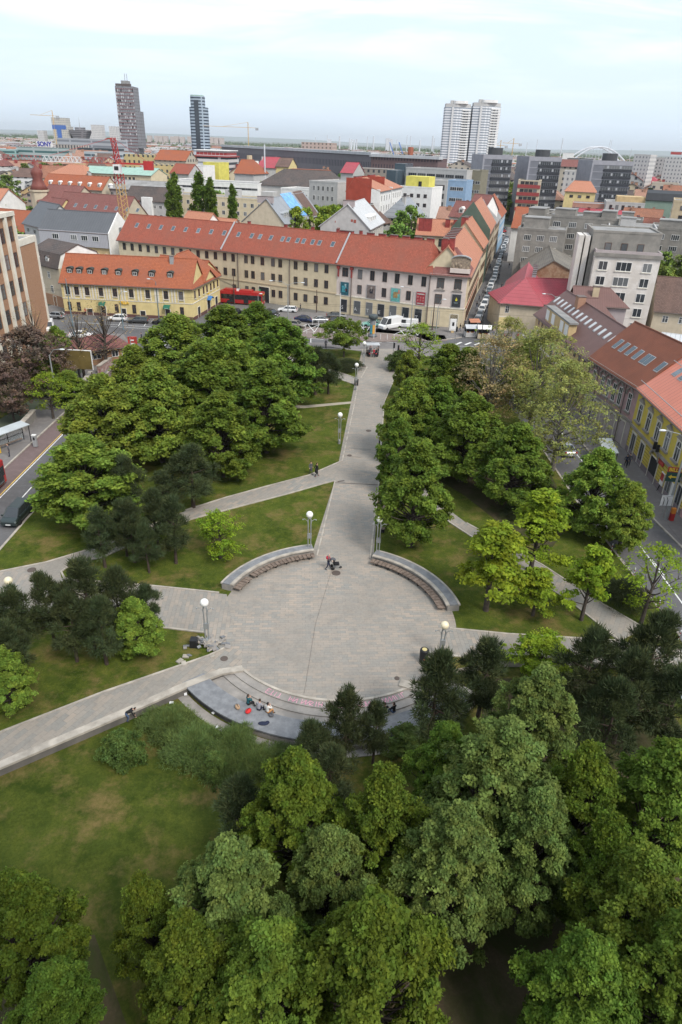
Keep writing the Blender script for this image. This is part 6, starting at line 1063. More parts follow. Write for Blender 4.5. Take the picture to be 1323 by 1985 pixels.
def lattice(g, p, q, w, n, m, r=.09):
    p, q = Vector(p), Vector(q); d = (q-p).normalized(); a = d.orthogonal().normalized(); b_ = d.cross(a); cs = [(a*sx+b_*sy)*w/2 for sx, sy in ((-1, -1), (1, -1), (1, 1), (-1, 1))]
    for c in cs: g.tube([p+c, q+c], r, m, 4)
    for i in range(n):
        s0, s1 = p+(q-p)*i/n, p+(q-p)*(i+1)/n
        for k in range(4): g.tube([s0+cs[k], s1+cs[(k+1) % 4]], r*.7, m, 3, False)
    return g
# tower crane over the left roofs
pc = atY(241, 372, 215); X = pc.x; t = thing('tower_crane', 'yellow tower crane with a red and white jib above the roofs at the left', 'crane', (X, 215, 0), 0)
zt = atY(234, 329, 215).z; dx = -1.4
lattice(MB(), (0, 0, 0), (dx*.65, 0, zt-3.6), 1.9, 20, m_cy, .10).build('mast', t); lattice(MB(), (dx*.65, 0, zt-3.6), (dx*.7, 0, zt-1.0), 1.9, 2, m_cr_, .12).build('slewing_section', t); MB().box((dx*.7, -.6, zt+.2), (1.9, 2.0, 2.2), m_cw).box((dx*.7, -1.62, zt+.4), (1.2, .06, 1.0), M_DK).build('cab', t)
zj = zt+1.5; g = MB(); tri = lambda g, xa, xb, n, m, rr=.10: [g.tube([(xa, -.6, zj), (xb, -.6, zj)], rr, m, 4), g.tube([(xa, .6, zj), (xb, .6, zj)], rr, m, 4), g.tube([(xa, 0, zj+1.35), (xb, 0, zj+1.35)], rr, m, 4)]+[g.tube([(xa+(xb-xa)*(i+k)/n, s*.6, zj), (xa+(xb-xa)*(i+.5)/n, 0, zj+1.35)], rr*.8, m, 3, False) for i in range(n) for k in (0, 1) for s in (-1, 1)]
tri(g, -1, -11, 8, m_cr_, .06); tri(g, -11.02, -22, 9, m_cw); tri(g, -22.02, -33.5, 9, m_cr_, .05); tri(g, -33.52, -46, 10, m_cw); g.build('jib', t)
g = MB(); g.b2((0, -.7, zj-.1), (9, -.5, zj+.3), m_cr_); g.b2((0, .5, zj-.1), (9, .7, zj+.3), m_cr_); g.b2((6.5, -.9, zj-1.4), (9, .9, zj+.9), m_cr_); g.build('counter_jib', t); g = MB(); lattice(g, (dx*.7+.3, 0, zj), (dx*.7-.6, 0, zj+6.4), 1.0, 5, m_cr_, .12); g.tube([(dx*.7-.6, 0, zj+6.4), (dx*.7-2.8, 0, zj+6.0)], .12, m_cr_, 4); g.tube([(dx*.7-.6, 0, zj+6.4), (8, 0, zj+.4)], .05, m_cr_, 3); g.tube([(dx*.7-.6, 0, zj+6.4), (-20, 0, zj+1.4)], .05, m_cr_, 3); g.build('tower_head', t)
def farcrane(label, px, pyb, pyt, Y, l0, l1, m, sc=1.0):
    a = atY(px, pyt, Y); t = thing('tower_crane', label, 'crane', (a.x, Y, 0)); k = Y/1323.0
    MB().tube([(0, 0, 0), (0, 0, a.z)], .6*k, m, 4).build('mast', t); g = MB(); zj = a.z-8*k; g.tube([(-l0*k, 0, zj+1.2*k*.5), (l1*k, 0, zj)], .4*k, m, 4); g.tube([(0, 0, a.z), (-l0*.6*k, 0, zj)], .2*k, m, 3); g.build('jib', t); MB().box((l1*k, 0, zj-1.6*k), (5*k, 2*k, 4*k), M_ZINC).build('counterweight', t)
farcrane('orange tower crane left of the centre standing above the railway building', 481, 290, 237, 900, 76, 15, m_cy); farcrane('small yellow crane right of the twin towers', 997, 296, 268, 1250, 18, 12, m_cy); farcrane('pale crane over the blue striped tower at the far left', 101, 230, 214, 1500, 38, 8, m_cy); farcrane('crane with its jib half hidden behind the twin towers', 972, 290, 272, 1300, 12, 10, m_cy)
# harbour cranes
for px, l in ((765, 'left blue harbour crane before the refinery'), (783, 'right blue harbour crane before the refinery')):
    a = atY(px, 276, 1500); t = thing('harbour_crane', l, 'crane', (a.x, 1500, 0)); mb_ = mat('crane_blue', (.08, .17, .42), .6); MB().box((0, 0, 8), (10, 8, 14), mb_, taper=.5).build('gantry', t); MB().tube([(2, 0, 15), (-9, 0, a.z)], 1.3, mb_, 4).build('jib', t)

# ---------------------------------------------------------------- roofs filling the quarters between
FOOT = []
for o in list(COL.objects):
    if o.parent is None and o.type == 'EMPTY' and {'roof', 'wall'} <= {c.name.split('.')[0] for c in o.children}:
        w_ = [c for c in o.children if c.name.startswith('wall')][0]; dx_, dy_ = w_.dimensions.x, w_.dimensions.y; cz = Matrix.Rotation(o.rotation_euler.z, 4, 'Z') @ Vector((dx_/2, dy_/2, 0)); FOOT.append((o.location.x+cz.x, o.location.y+cz.y, dx_/2, dy_/2, o.rotation_euler.z))
def free(x, y, r):
    for (fx, fy, a, b_, rz) in FOOT:
        dx_, dy_ = x-fx, y-fy; u = dx_*math.cos(rz)+dy_*math.sin(rz); v = -dx_*math.sin(rz)+dy_*math.cos(rz)
        if abs(u) < a+r and abs(v) < b_+r: return False
    s = (y-150)/236; xs = 28+52*s
    if y < 392 and abs(x-xs) < 11+r: return False
    if y < 430 and abs(x-(-14+.17*(y-230))) < 9+r and y > 215: return False     # tree lined street
    if y < 300 and -82 < x < -34: return False                                    # poplar garden
    if y < 262 and 10 < x < 48: return False
    if y < 470 and x < -.425*y: return False
    if 325 < y < 402 and 58 < x < 150: return False
    return True
RF = [('orange', mat('tiles_orange_faded', (.30, .135, .085), .9, kind='tile', col2=(.20, .10, .07), var=.2)), ('red', mat('tiles_red_faded', (.24, .095, .070), .9, kind='tile', col2=(.16, .08, .06), var=.2)), ('salmon', mat('tiles_salmon_faded', (.36, .20, .145), .9, kind='tile', col2=(.26, .15, .11), var=.15)), ('brown', T_BROWN), ('maroon', T_MAROON), ('dark', T_DARK), ('grey', S_ZINC), ('crimson', T_CRIM), ('flat felt', T_FLAT)]
FW = [('white', W1_), ('sand', W2_), ('grey', W3_), ('brown', W4_), ('pale', W5_), ('cream', wallw('cream', (.52, .44, .31))), ('ochre', wallw('ochre', (.46, .33, .17)))]
MARK = [((-175, 900), 'the signed office'), ((-300, 1060), 'the far left horizon'), ((-60, 330), 'the peach apartment block'), ((0, 345), 'the dark hipped school roof'), ((40, 385), 'the long white office'), ((75, 400), 'the left dark tower'), ((102, 405), 'the middle dark tower'), ((135, 395), 'the right dark tower'), ((150, 320), 'the sage green block'), ((-100, 560), 'the red topped office'), ((-60, 700), 'the railway building'), ((40, 540), 'the brick factory chimney'), ((-130, 330), 'the orange long roof'), ((-115, 270), 'the onion domed tower'), ((160, 620), 'the arch bridge'), ((200, 640), 'the red roof sign'), ((-180, 460), 'the yellow stair tower')]
def nearest(x, y):
    d, m_, n_ = min(((x-a)**2+(y-b_)**2, (a, b_), n) for (a, b_), n in MARK); side = ('left of' if x < m_[0]*y/m_[1]-6 else 'right of' if x > m_[0]*y/m_[1]+6 else 'in line with'); dep = 'behind' if y > m_[1]+12 else 'in front of' if y < m_[1]-12 else 'level with'
    return side, dep, n_
used = {}; nh = 0; HM = {}
rr_ = random.Random(21)
y = 232
while y < 900 and nh < 296:
    step = 17+max(0, (y-300))*.085; x = -.56*y-15
    while x < .56*y+15 and nh < 290:
        gx = x+rr_.uniform(-2, 2); gy = y+rr_.uniform(-3, 3); L = rr_.uniform(12, 19)*(1+max(0, y-330)/500); D = rr_.uniform(10, 13)*(1+max(0, y-330)/500)
        rz = (.10 if gx < -10 else -.36 if gx > 30 else -.5)+rr_.choice((0, math.pi/2))+rr_.uniform(-.05, .05)
        if gy < 300 and gx < -88: x += L; continue
        if free(gx, gy, max(L, D)*.5):
            ri = rr_.choices(range(9), (4, 3, 3, 5, 4, 4, 4, 1, 6))[0]; wi = rr_.randrange(7); h = rr_.uniform(9, 14) if y < 420 else rr_.uniform(8, 17); kk = (ri, wi, rr_.randrange(3))
            if kk not in HM:
                c_ = Bld('h', 'h', (0, 0), (14, 0), 11, (10, 11.5, 13)[kk[2]], FW[wi][1])
                if ri in (8,): c_.flat(T_FLAT, .5).done()
                else: c_.gable((4.2, 5, 3.6)[kk[2]], RF[ri][1], hl=(0, 3, 0)[kk[2]], hr=(0, 3, 0)[kk[2]]).done().chim([(3, 4.2, .9, 1.2, .7), (10.5, 6.2, .9, 1.2, .7)], (M_CHIM, W_LGREY, M_CHB)[kk[2]])
                for q in [q for q in c_.o.children if q.name.startswith('gutter')]: bpy.data.objects.remove(q)
                HM[kk] = [(q.name.split('.')[0], q.data, q.location.copy()) for q in c_.o.children]
                for q in list(c_.o.children): bpy.data.objects.remove(q)
                bpy.data.objects.remove(c_.o)
            side, dep, n_ = nearest(gx, gy); base = '%s %s house with %s roof' % (('low', 'hipped', 'tall')[kk[2]], FW[wi][0], RF[ri][0])
            lb = '%s %s%s %s' % (base, {'behind': 'behind and ', 'in front of': 'before and ', 'level with': 'beside and '}[dep], side, n_)
            t = thing('town_house', lb, 'house', (gx, gy, 0), rz, 'town houses filling the quarters', (L/14, D/11, h/12))
            used.setdefault(lb, []).append(t)
            for nm, me, lc in HM[kk]: link(me, nm, t, lc)
            nh += 1
        x += L+rr_.uniform(.5, 5)
    y += step
def settle(u):       # things alike in kind and quarter are told apart by their order from the left
    for lb, ts in u.items():
        if len(ts) > 1:
            ts.sort(key=lambda o: o.location.x/o.location.y); n = len(ts)
            for i, o in enumerate(ts): o['label'] = lb+', '+('leftmost' if i == 0 else 'rightmost' if i == n-1 else SEQ[i]+' from left')
SEQ = ('first', 'second', 'third', 'fourth', 'fifth', 'sixth', 'seventh', 'eighth', 'ninth', 'tenth', 'eleventh', 'twelfth', 'thirteenth', 'fourteenth', 'fifteenth', 'sixteenth', 'seventeenth', 'eighteenth', 'nineteenth', 'twentieth', 'twenty first', 'twenty second', 'twenty third', 'twenty fourth', 'twenty fifth', 'twenty sixth', 'twenty seventh', 'twenty eighth')
settle(used)
# everything farther out reads as one carpet of roofs and woods
g = MB(); rr_ = random.Random(4); cm = [wallw('c1', (.52, .50, .48), (6, 4)), wallw('c2', (.40, .36, .32), (6, 4)), T_SALMON, T_MAROON, wallw('c3', (.36, .36, .38), (6, 4)), MATS['roof_pale']]
for i in range(8500):
    y = 610*math.exp(rr_.uniform(0, 1.75)); x = rr_.uniform(-.6, .58)*y
    if abs(x-.075*y) < 30 and y < 800: continue
    s = (y/900)**.7; h = rr_.choice((5, 7, 9, 12, 17))*rr_.uniform(.8, 1.2)
    h = min(h, 12 if y > 1400 else 10 if y < 900 else 14)
    g.box((x, y, h/2), (rr_.uniform(12, 36)*s, rr_.uniform(9, 18)*s, h), rr_.choice(cm), rr_.uniform(-.5, .5))
tag(g.build('distant_city'), 'distant carpet of pale and reddish buildings under the horizon', 'city', kind='stuff')
# ---------------------------------------------------------------- town trees
for px, py, Y, h, wd, l in ((337, 350, 262, 21, 5.4, 'left poplar of the four behind the red roofed row'), (330, 366, 258, 14, 5, 'short poplar left of the four behind the red roofed row'), (384, 349, 262, 21, 6.2, 'forked poplar, second of the four'), (407, 360, 258, 18, 4.6, 'narrow poplar, third of the four'), (450, 372, 255, 15, 4.2, 'small poplar, last of the four')):
    a = atY(px, py-14, Y); plant('poplar', (a.x, Y, 0), a.z, wd, l, group='poplars behind the red roofed row')
rr_ = random.Random(8)
for i in range(14):
    x = -78+i*3.6+rr_.uniform(-1, 1); plant('far%d' % (i % 2+1), (x, 238+rr_.uniform(-12, 6), 0), rr_.uniform(7, 10), rr_.uniform(6, 8), '%s round tree from the left in the garden under the poplars' % SEQ[i], group='round trees in the poplar garden')
for i in range(26):
    y0 = 232+i*7.4; plant('lime%d' % (i % 2+1), (-14+.17*(y0-230)+(-3.6, 3.8)[i % 2], y0, 0), rr_.uniform(11.5, 12.5)+max(0, 5.5-i*.4), 10.5, '%s tree counted from the near end of the bright green tree lined street' % SEQ[i], group='trees lining the street between the firewalls')
for i, (x, y, h, w_) in enumerate(((14, 236, 13, 9), (20, 232, 11, 8), (17, 250, 16, 10), (24, 244, 12, 9), (21, 258, 17, 11), (28, 255, 12, 9), (13, 222, 10, 7), (31, 246, 10, 8))):
    plant('far%d' % (i % 2+1), (x, y, 0), h, w_, '%s tree from the left in the dark clump beside the oxide red firewall' % SEQ[i], group='trees beside the red firewall house')
for i in range(56):
    y = 225+i*4.0; x = -y*rr_.uniform(.455, .56); plant('far%d' % (i % 2+1), (x, y, 0), rr_.uniform(9, 14), rr_.uniform(11, 16), '%s tree of the %s wood at the left edge behind the orange roofs' % (SEQ[i//2], ('light', 'dark')[i % 2]), group='wooded park at the left edge')
for i, (x, y, h, w_) in enumerate(((76, 172, 12, 9), (83, 192, 13, 10), (77, 182, 12, 10), (88, 186, 12, 10), (94, 200, 13, 10), (75, 163, 10, 8))):
    plant('far%d' % (i % 2+1), (x, y, 0), h, w_, '%s tree from the left in the courtyard green at the right edge' % SEQ[i], group='courtyard trees at the right edge')
k = 0; ut = {}
for i in range(320):
    y = rr_.uniform(300, 900); x = rr_.uniform(-.55, .55)*y
    if free(x, y, 3) and k < 120:
        side, dep, n_ = nearest(x, y); key = rr_.choice(('far1', 'far2', 'far1', 'farpine')); h = rr_.uniform(12, 18); k += 1
        lb = '%s %s %s, %s it' % ('dark fir' if key == 'farpine' else 'tall round tree' if h > 15 else 'low round tree', side, n_, dep); ut.setdefault(lb, []).append(plant(key, (x, y, 0), h, rr_.uniform(10, 17) if key != 'farpine' else 9, lb, group='town trees between the roofs'))
settle(ut)
# woods out to the horizon
def canopy(n, y0, y1, seed, hgt=(6, 15), clump=True):
    R = np.random.default_rng(seed); y = y0*np.exp(R.uniform(0, math.log(y1/y0), n)); x = R.uniform(-.62, .62, n)*y
    s = 3.2*(y/600)**.75; C = np.stack([x, y, R.uniform(hgt[0], hgt[1], n)*.6], 1); m = 9; K = np.repeat(C, m, 0)+R.normal(size=(n*m, 3))*np.repeat(np.stack([s*1.5, s*1.5, s*.0+2.2], 1), m, 0)
    K[:, 2] = np.clip(K[:, 2], .5, hgt[1]); Nn = np.array([0, -.35, .8])+R.normal(size=(n*m, 3))*.5; Nn /= np.linalg.norm(Nn, axis=1)[:, None]
    sz = np.repeat(s, m)*.55; me = leafmesh('woods', K, Nn, sz, .7, L_WOOD, np.repeat(R.uniform(.7, 1.15, (n, 1)), m, 0)*np.ones((n*m, 3)), .3, R); return me
o = link(canopy(5500, 620, 6500, 5), 'woods'); tag(o, 'green woods and gardens spread between the distant buildings as far as the horizon', 'woods', kind='stuff')
hl = MB(); R = random.Random(9); m_hill = mat('hills', (.055, .085, .040), .95, var=.3, scale=.002, world=True)
pts = [(-30000+i*1500, 26000) for i in range(41)]; V = []
for i, (x, y) in enumerate(pts): z = 60+50*math.sin(i*.5)+R.uniform(0, 40)+(220 if i < 4 else 0); V += [(x, y-2500, -1), (x, y, z), (x, y+2500, -1)]
hl.poly(V, m_hill, [(3*i+k, 3*i+3+k, 3*i+4+k, 3*i+1+k) for i in range(len(pts)-1) for k in (0, 1)]); struct('hills', hl, True)

# ---------------------------------------------------------------- street furniture
def hgt(bx, by, ty, z0=0.0):
    p = G(bx, by, z0); lo, hi = 0, 34
    for _ in range(40):
        m_ = (lo+hi)/2
        if proj((p.x, p.y, m_))[1] > ty: lo = m_
        else: hi = m_
    return lo-z0
M_POST = mat('post_grey', (.30, .31, .31), .5, metal=.4, var=.2); M_GLOBE = mat('globe_white', (.74, .73, .70), .35, var=.03, spec=.5); M_GLOBEY = mat('globe_cream', (.68, .60, .42), .35, var=.06, spec=.5); M_BLK = mat('black_paint', (.018, .018, .02), .5); M_WOOD = mat('bench_wood', (.165, .125, .10), .85, var=.4, scale=3)
def globe(label, p, h=4.4, rz=0.0, cream=False, low=False):
    t = thing('globe_lamp', label, 'lamp', (p[0], p[1], .12), rz, 'globe lamps of the park'); g = MB()
    g.lathe((0, 0, 0), [(.19, 0), (.19, .5), (.13, .62)], M_POST, 8)
    for s in (-1, 1): g.tube([(s*.13, 0, .5), (s*.13, 0, h-1.2), (s*.15, 0, h-.75), (s*.10, 0, h-.40)], .055, M_POST, 6)
    g.box((0, 0, h*.45), (.42, .2, .5), M_POST); g.build('post', t)
    for s in (-1, 1): MB().tube([(s*.15, 0, h-1.1), (s*.22, 0, h-.75), (s*.5, 0, h-.55), (s*.62, 0, h-.62)], .035, M_POST, 5).ball((s*.64, 0, h-.62), .07, M_POST, 6, 4).build('side_arm', t)
    g = MB(); g.lathe((0, 0, h-.5), [(.10, 0), (.17, .08), (.12, .12)], M_POST, 8); g.build('collar', t)
    MB().ball((0, 0, h-.05), .335, M_GLOBEY if cream else M_GLOBE, 20, 12).build('globe', t, True); return t
for px, py, l, c in ((403, 1250, 'white globe lamp rising from the rubble heap left of the plaza', 0), (855, 1272, 'cream globe lamp behind the black litter bin right of the plaza', 1), (732, 1080, 'white globe lamp at the right end of the promenade by the curved bench', 0), (600, 1072, 'white globe lamp at the left of the promenade behind the left curved bench', 0), (658, 860, 'white globe lamp halfway along the promenade lawn', 0)):
    globe(l, G(px, py, .12), hgt(px, py, {403: 1162, 855: 1206, 732: 1001, 600: 992, 658: 800}[px], .12)-.25, 0, c)
for px, py, l, c in ((16, 1123, 'cream globe lamp at the left edge above the pines', 1), (1273, 1232, 'cream globe lamp half hidden by the tallest right pine', 1), (692, 706, 'white globe lamp beside the far litter bin', 0), (707, 664, 'white globe lamp on the last small lawn of the promenade', 0), (585, 668, 'globe lamp left of the umbrella shaped tree', 0), (779, 707, 'globe lamp in the hedge at the far right of the promenade', 0), (1232, 700+40, 'globe lamp among the plane trees', 0)):
    if px == 1232: continue
    globe(l, E(px, py, 4.5), 4.3, .3, c)
def bin_(label, p, h=1.1): 
    t = thing('litter_bin', label, 'bin', (p[0], p[1], .14)); MB().lathe((0, 0, 0), [(.30, 0), (.34, .05), (.36, h-.1), (.33, h)], M_BLK, 16).build('body', t, True); MB().lathe((0, 0, h), [(.20, 0), (.20, .03), (.12, .04)], mat('bin_top', (.50, .42, .20), .5), 14).build('lid', t); MB().box((.0, -.365, h*.40), (.12, .02, .12), mat('bin_emblem', (.45, .16, .10), .5)).build('emblem', t)
bin_('black litter bin with a yellow top on the right of the plaza', G(821, 1283, .14), 1.25); bin_('black litter bin at the foot of a globe lamp far along the promenade', G(691, 747, .14))
# curved benches
def curved(label, c, a0, a1, r0=10.15, r1=11.55):
    t = thing('curved_bench', label, 'bench', (c[0], c[1], .12), group='curved stone benches round the plaza'); ring(MB(), r0+.15, r1-.1, -.1, .60, m_conc, a0, a1, (0, 0), 22).build('wall', t); ring(MB(), r0, r0+.32, .60, .72, m_stone, a0, a1, (0, 0), 22).build('coping', t); ring(MB(), r0+.33, r1-.2, .60, .71, m_granite, a0, a1, (0, 0), 22).build('slab_top', t); ring(MB(), r1-.19, r1, .55, .70, m_stone, a0, a1, (0, 0), 22).build('coping', t)
    g = MB(); n = int(abs(a1-a0)/180*math.pi*r0/.42); rr = random.Random(int(a0))
    for i in range(n):
        if rr.random() < .06: continue
        t0 = a0+(a1-a0)*(i+.06)/n; t1 = a0+(a1-a0)*(i+.90)/n; ring(g, r0-.72, r0-.04, .36+rr.uniform(-.02, .01), .43, M_WOOD, t0, t1, (0, 0), 1)
    g.build('slatted_seat', t); g = MB()
    for i in range(8): a = a0+(a1-a0)*(i+.5)/8; g.box(((r0-.3)*math.cos(rad(a)), (r0-.3)*math.sin(rad(a)), .2), (.5, .12, .42), M_BLK, rad(a))
    g.build('bracket', t)
curved('curved stone bench wall with slatted seat, left of the promenade mouth', (0, 47.3), 161, 104.5, 10.0, 11.25); curved('curved stone bench wall with slatted seat, right of the promenade mouth', (-.4, 47.0), 69, 9.5, 10.0, 11.3)
def bench(label, p, rz):
    t = thing('park_bench', label, 'bench', (p[0], p[1], .14), rz, 'benches along the right edge of the promenade')
    MB().box((0, 0, .44), (1.8, .42, .05), M_WOOD).build('seat', t); MB().box((0, .24, .72), (1.8, .05, .36), M_WOOD).build('backrest', t)
    for s in (-1, 1): MB().box((s*.75, 0, .21), (.07, .42, .42), M_BLK).box((s*.75, .24, .6), (.06, .06, .5), M_BLK).build('leg', t)
for i, (px, py) in enumerate(((733, 1045-20), (737, 988), (740, 962), (744, 890), (748, 872))):
    bench(('bench nearest to the curved bench along the promenade', 'bench where a person in black sits', 'bench next beyond the person in black', 'bench in the shade of the bright maple', 'farthest bench under the promenade trees')[i], G(px, py, .14)+Vector((.5, 0, 0)), -math.pi/2-.07)
# rubble by the left lamp
t = thing('rubble_heap', 'heap of broken grey paving slabs round the foot of the left globe lamp', 'rubble', tuple(G(404, 1252, .1))); rr_ = random.Random(6)
for i in range(60):
    a, r = rr_.uniform(0, 6.3), abs(rr_.gauss(0, .75)); MB().box((0, 0, 0), (rr_.uniform(.25, .6), rr_.uniform(.2, .45), .08), (m_granite, m_stone, m_conc)[i % 3], 0).build('slab_piece', t, loc=(r*math.cos(a), r*math.sin(a)*.9, .12+max(0, .45-r*.35)*rr_.uniform(.4, 1))).rotation_euler = (rr_.uniform(-.5, .5), rr_.uniform(-.5, .5), a)
MB().box((-1.1, -.1, .35), (.55, .6, .8), M_BLK).build('broken_box', t)
for i, (px, py) in enumerate(((361, 1273), (349, 1282), (357, 1287))): o = MB().box((0, 0, .05), (.5, .35, .12), m_stone, i).build('stone_block'); o.location = G(px, py, .12); tag(o, ('pale paving stone lying on the grass nearest the rubble', 'pale paving stone lying farthest left on the grass by the ramp', 'pale paving stone lying against the ramp kerb')[i], 'stone', 'loose stones by the ramp')
rr_ = random.Random(14); LT = ('by the juniper bank', 'on the shrubs', 'near the seat plinth', 'below the ramp', 'behind the seat slab', 'at the seat corner', 'on the bare soil')
for i, (px, py) in enumerate(((333, 1362), (420, 1410), (448, 1418), (333, 1390), (415, 1381), (360, 1345), (838, 1443))): o = MB().box((0, 0, .0), (.3, .2, .05), mat('paper_white', (.7, .7, .7), .8)).build('litter', rz=i); o.location = G(px, py, -.3); tag(o, 'scrap of white litter '+LT[i], 'litter')
# lamps and poles of the streets
def pole(label, bx, by, ty, arms=(), r=.11, m=None, name='street_lamp', z0=.05, cat='street lamp', head=True, tw=.0):
    p = G(bx, by, z0); h = hgt(bx, by, ty, z0); m = m or M_POST; t = thing(name, label, cat, (p.x, p.y, z0), 0, 'lamp posts of the streets' if cat == 'street lamp' else None)
    MB().tube([(0, 0, 0), (0, 0, h*.35), (0, 0, h)], [r*1.2, r, r*.6], m, 8).build('post', t)
    for (dx, dy, dz) in arms:
        MB().tube([(0, 0, h-.1), (dx*.4, dy*.4, h+dz*.8), (dx, dy, h+dz)], .045, m, 5).build('arm', t); MB().ball((dx*1.12, dy*1.12, h+dz-.03), .34, mat('lamp_head', (.55, .57, .58), .4), 8, 6, (1.25 if abs(dx) > abs(dy) else .5, .5 if abs(dx) > abs(dy) else 1.25, .35)).build('lamp_head', t)
    return t
pole('grey street lamp with a curved arm beside the plum tree', 113, 785, 688, ((1.9, -.3, 1.0),), .14)
pole('tall bluish tram pole standing left of the bare trees', 146, 660, 540, (), .12, mat('pole_blue', (.13, .19, .22), .6), 'tram_pole'); pole('street lamp before the left half of the yellow house', 240, 640, 572, ((1.2, -.2, .8),), .10, MATS['pole_blue']); pole('street lamp before the right half of the yellow house', 309, 618, 546, ((-1.3, -.2, .6),), .10, MATS['pole_blue'])
pole('grey lamp post beside the red poster stand', 258, 706, 655, (), .12, name='lamp_post'); pole('lamp post with two long arms by the parked silver car', 559, 637, 552, ((-3.2, .2, .7), (2.8, .2, .5)), .13); pole('short lamp post in front of the red trolleybus', 502, 622, 572, ((.6, -.3, .4),), .10); pole('slim white post before the shop window with the letter S', 659, 632, 568, (), .10, mat('post_white', (.55, .55, .55), .6), 'lamp_post')
pole('street lamp behind the white vans', 796, 640, 566, ((-2.2, .2, 1.0),), .12); pole('street lamp in front of the corner building entrance', 843, 668, 596, ((1.0, .2, 1.6),), .11); pole('brown wooden pole before the long cream building', 614, 606, 562, (), .12, mat('pole_brown', (.08, .055, .045), .9), 'wooden_pole', cat='pole'); pole('brown tram pole by the crimson poster', 838, 640, 570, (), .12, MATS['pole_brown'], 'wooden_pole', cat='pole'); pole('dark pole beside the market stall', 932, 664, 620, (), .10, M_BLK, 'wooden_pole', cat='pole')
pole('dark tram pole at the red trolleybus', 455, 590, 524, (), .11, MATS['pole_brown'], 'wooden_pole', cat='pole'); pole('lamp post with two arms at the crimson roofed corner house', 1062, 665, 575, ((-2.2, 0, .5), (2.4, 0, .3)), .20); pole('street lamp with a bent arm among the plane trees', 1042, 675, 665, ((-2.8, .3, 1.4),), .10); pole('street lamp with a curved arm before the lemon yellow house', 1290, 1008, 860, ((-2.4, .5, 1.2),), .15)
for px, py, ty, l in ((762, 690, 663, 'traffic light left of the crossing at the promenade end'), (771, 683, 668, 'small traffic light beside the first one'), (881, 672, 632, 'traffic light on the kerb bend before the side street'), (838, 672, 650, 'traffic light behind the thin olive tree'), (951, 660, 630, 'dark signal post between stall and corner house')):
    p = G(px, py, .1); h = hgt(px, py, ty, .1); t = thing('traffic_light', l, 'traffic light', tuple(p), group='traffic lights at the crossing'); MB().tube([(0, 0, 0), (0, 0, h)], .06, M_POST, 6).build('post', t); MB().box((.12, -.1, h-.6), (.34, .3, 1.0), M_BLK).build('signal_head', t)
# bollards along the parking island
rr_ = random.Random(12); k = 0
for i, (px, py) in enumerate([(595+i*13, 647+i*.95) for i in range(18)]+[(592, 638), (606, 630), (618, 630), (630, 631), (644, 632), (693, 637), (705, 636), (718, 638)]):
    o = MB().tube([(0, 0, 0), (0, 0, 1.05)], .055, mat('bollard_white', (.60, .60, .60), .6), 6).build('bollard'); o.location = G(px, py, .11); tag(o, '%s thin white bollard of the parking island, counted from the left' % (SEQ[i] if i < 18 else 'back row ' + SEQ[i-18]), 'bollard', 'white bollards round the parking island')
for i, (px, py) in enumerate(((1150, 1020), (1164, 1042), (1185, 1070), (1228, 1118), (1232, 1150), (1275, 1182), (1292, 1205), (1315, 1240))):
    g = MB(); 
    for j in range(5): g.tube([(0, 0, j*.2), (0, 0, j*.2+.2)], .05, (MATS['panel_red'] if j % 2 else MATS['bollard_white']), 6)
    o = g.build('bollard'); o.location = G(px, py, .1); tag(o, '%s red and white bollard along the right road, counted from the far end' % SEQ[i], 'bollard', 'red and white bollards by the right road')
# advertising column
p = G(722, 652, .11); t = thing('advertising_column', 'black advertising column with orange posters in front of the white van', 'column', tuple(p)); MB().lathe((0, 0, 0), [(.95, 0), (.95, .35), (.62, .5), (.62, 3.6)], mat('column_grey', (.12, .13, .14), .6), 16).build('body', t, True); MB().lathe((0, 0, 3.6), [(.62, 0), (.95, .15), (1.0, .75), (.8, .95), (.3, 1.0)], mat('column_cap', (.06, .075, .08), .6), 16).build('cap', t, True)
for k, (a, m_) in enumerate(((-70, 'print_ochre'), (-120, 'print_cyan'), (-20, 'print_greyish'))): ring(MB(), .63, .66, .7, 2.5 if k < 2 else 3.3, mat('poster_orange', (.60, .32, .06), .6) if k == 0 else MATS[m_], a-22, a+22, (0, 0), 4).build('poster', t)
# stalls, kiosk things, shelters
def stall(label, px, py, w_, d_, h_, top, body, rz=0):
    t = thing('market_stall', label, 'stall', tuple(G(px, py, .11)), rz, 'stalls at the mouth of the side street'); g = MB(); g.b2((-w_/2, -d_/2, 0), (w_/2, d_/2, .95), body); g.build('counter', t); g = MB()
    for sx in (-1, 1):
        for sy in (-1, 1): g.tube([(sx*w_/2*.95, sy*d_/2*.95, .9), (sx*w_/2*.95, sy*d_/2*.95, h_)], .04, M_POST, 4)
    g.build('frame', t); MB().shell([(-w_/2-.2, -d_/2-.5, h_-.25), (w_/2+.2, -d_/2-.5, h_-.25), (w_/2+.2, 0, h_+.35), (-w_/2-.2, 0, h_+.35), (w_/2+.2, d_/2+.2, h_-.1), (-w_/2-.2, d_/2+.2, h_-.1)], [(0, 1, 2, 3), (3, 2, 4, 5)], .05, top).build('canopy', t)
    MB().b2((-w_/2+.1, .2, .96), (w_/2-.1, d_/2, h_-.3), M_DK).build('back_panel', t); g = MB(); r = random.Random(px)
    for i in range(6): g.box((-w_/2+.3+i*(w_-.6)/5, -d_/4, 1.02), (.25, .3, .16), (MATS['poster_orange'], MATS['print_red'], MATS['paper_white'])[i % 3])
    g.build('goods', t)
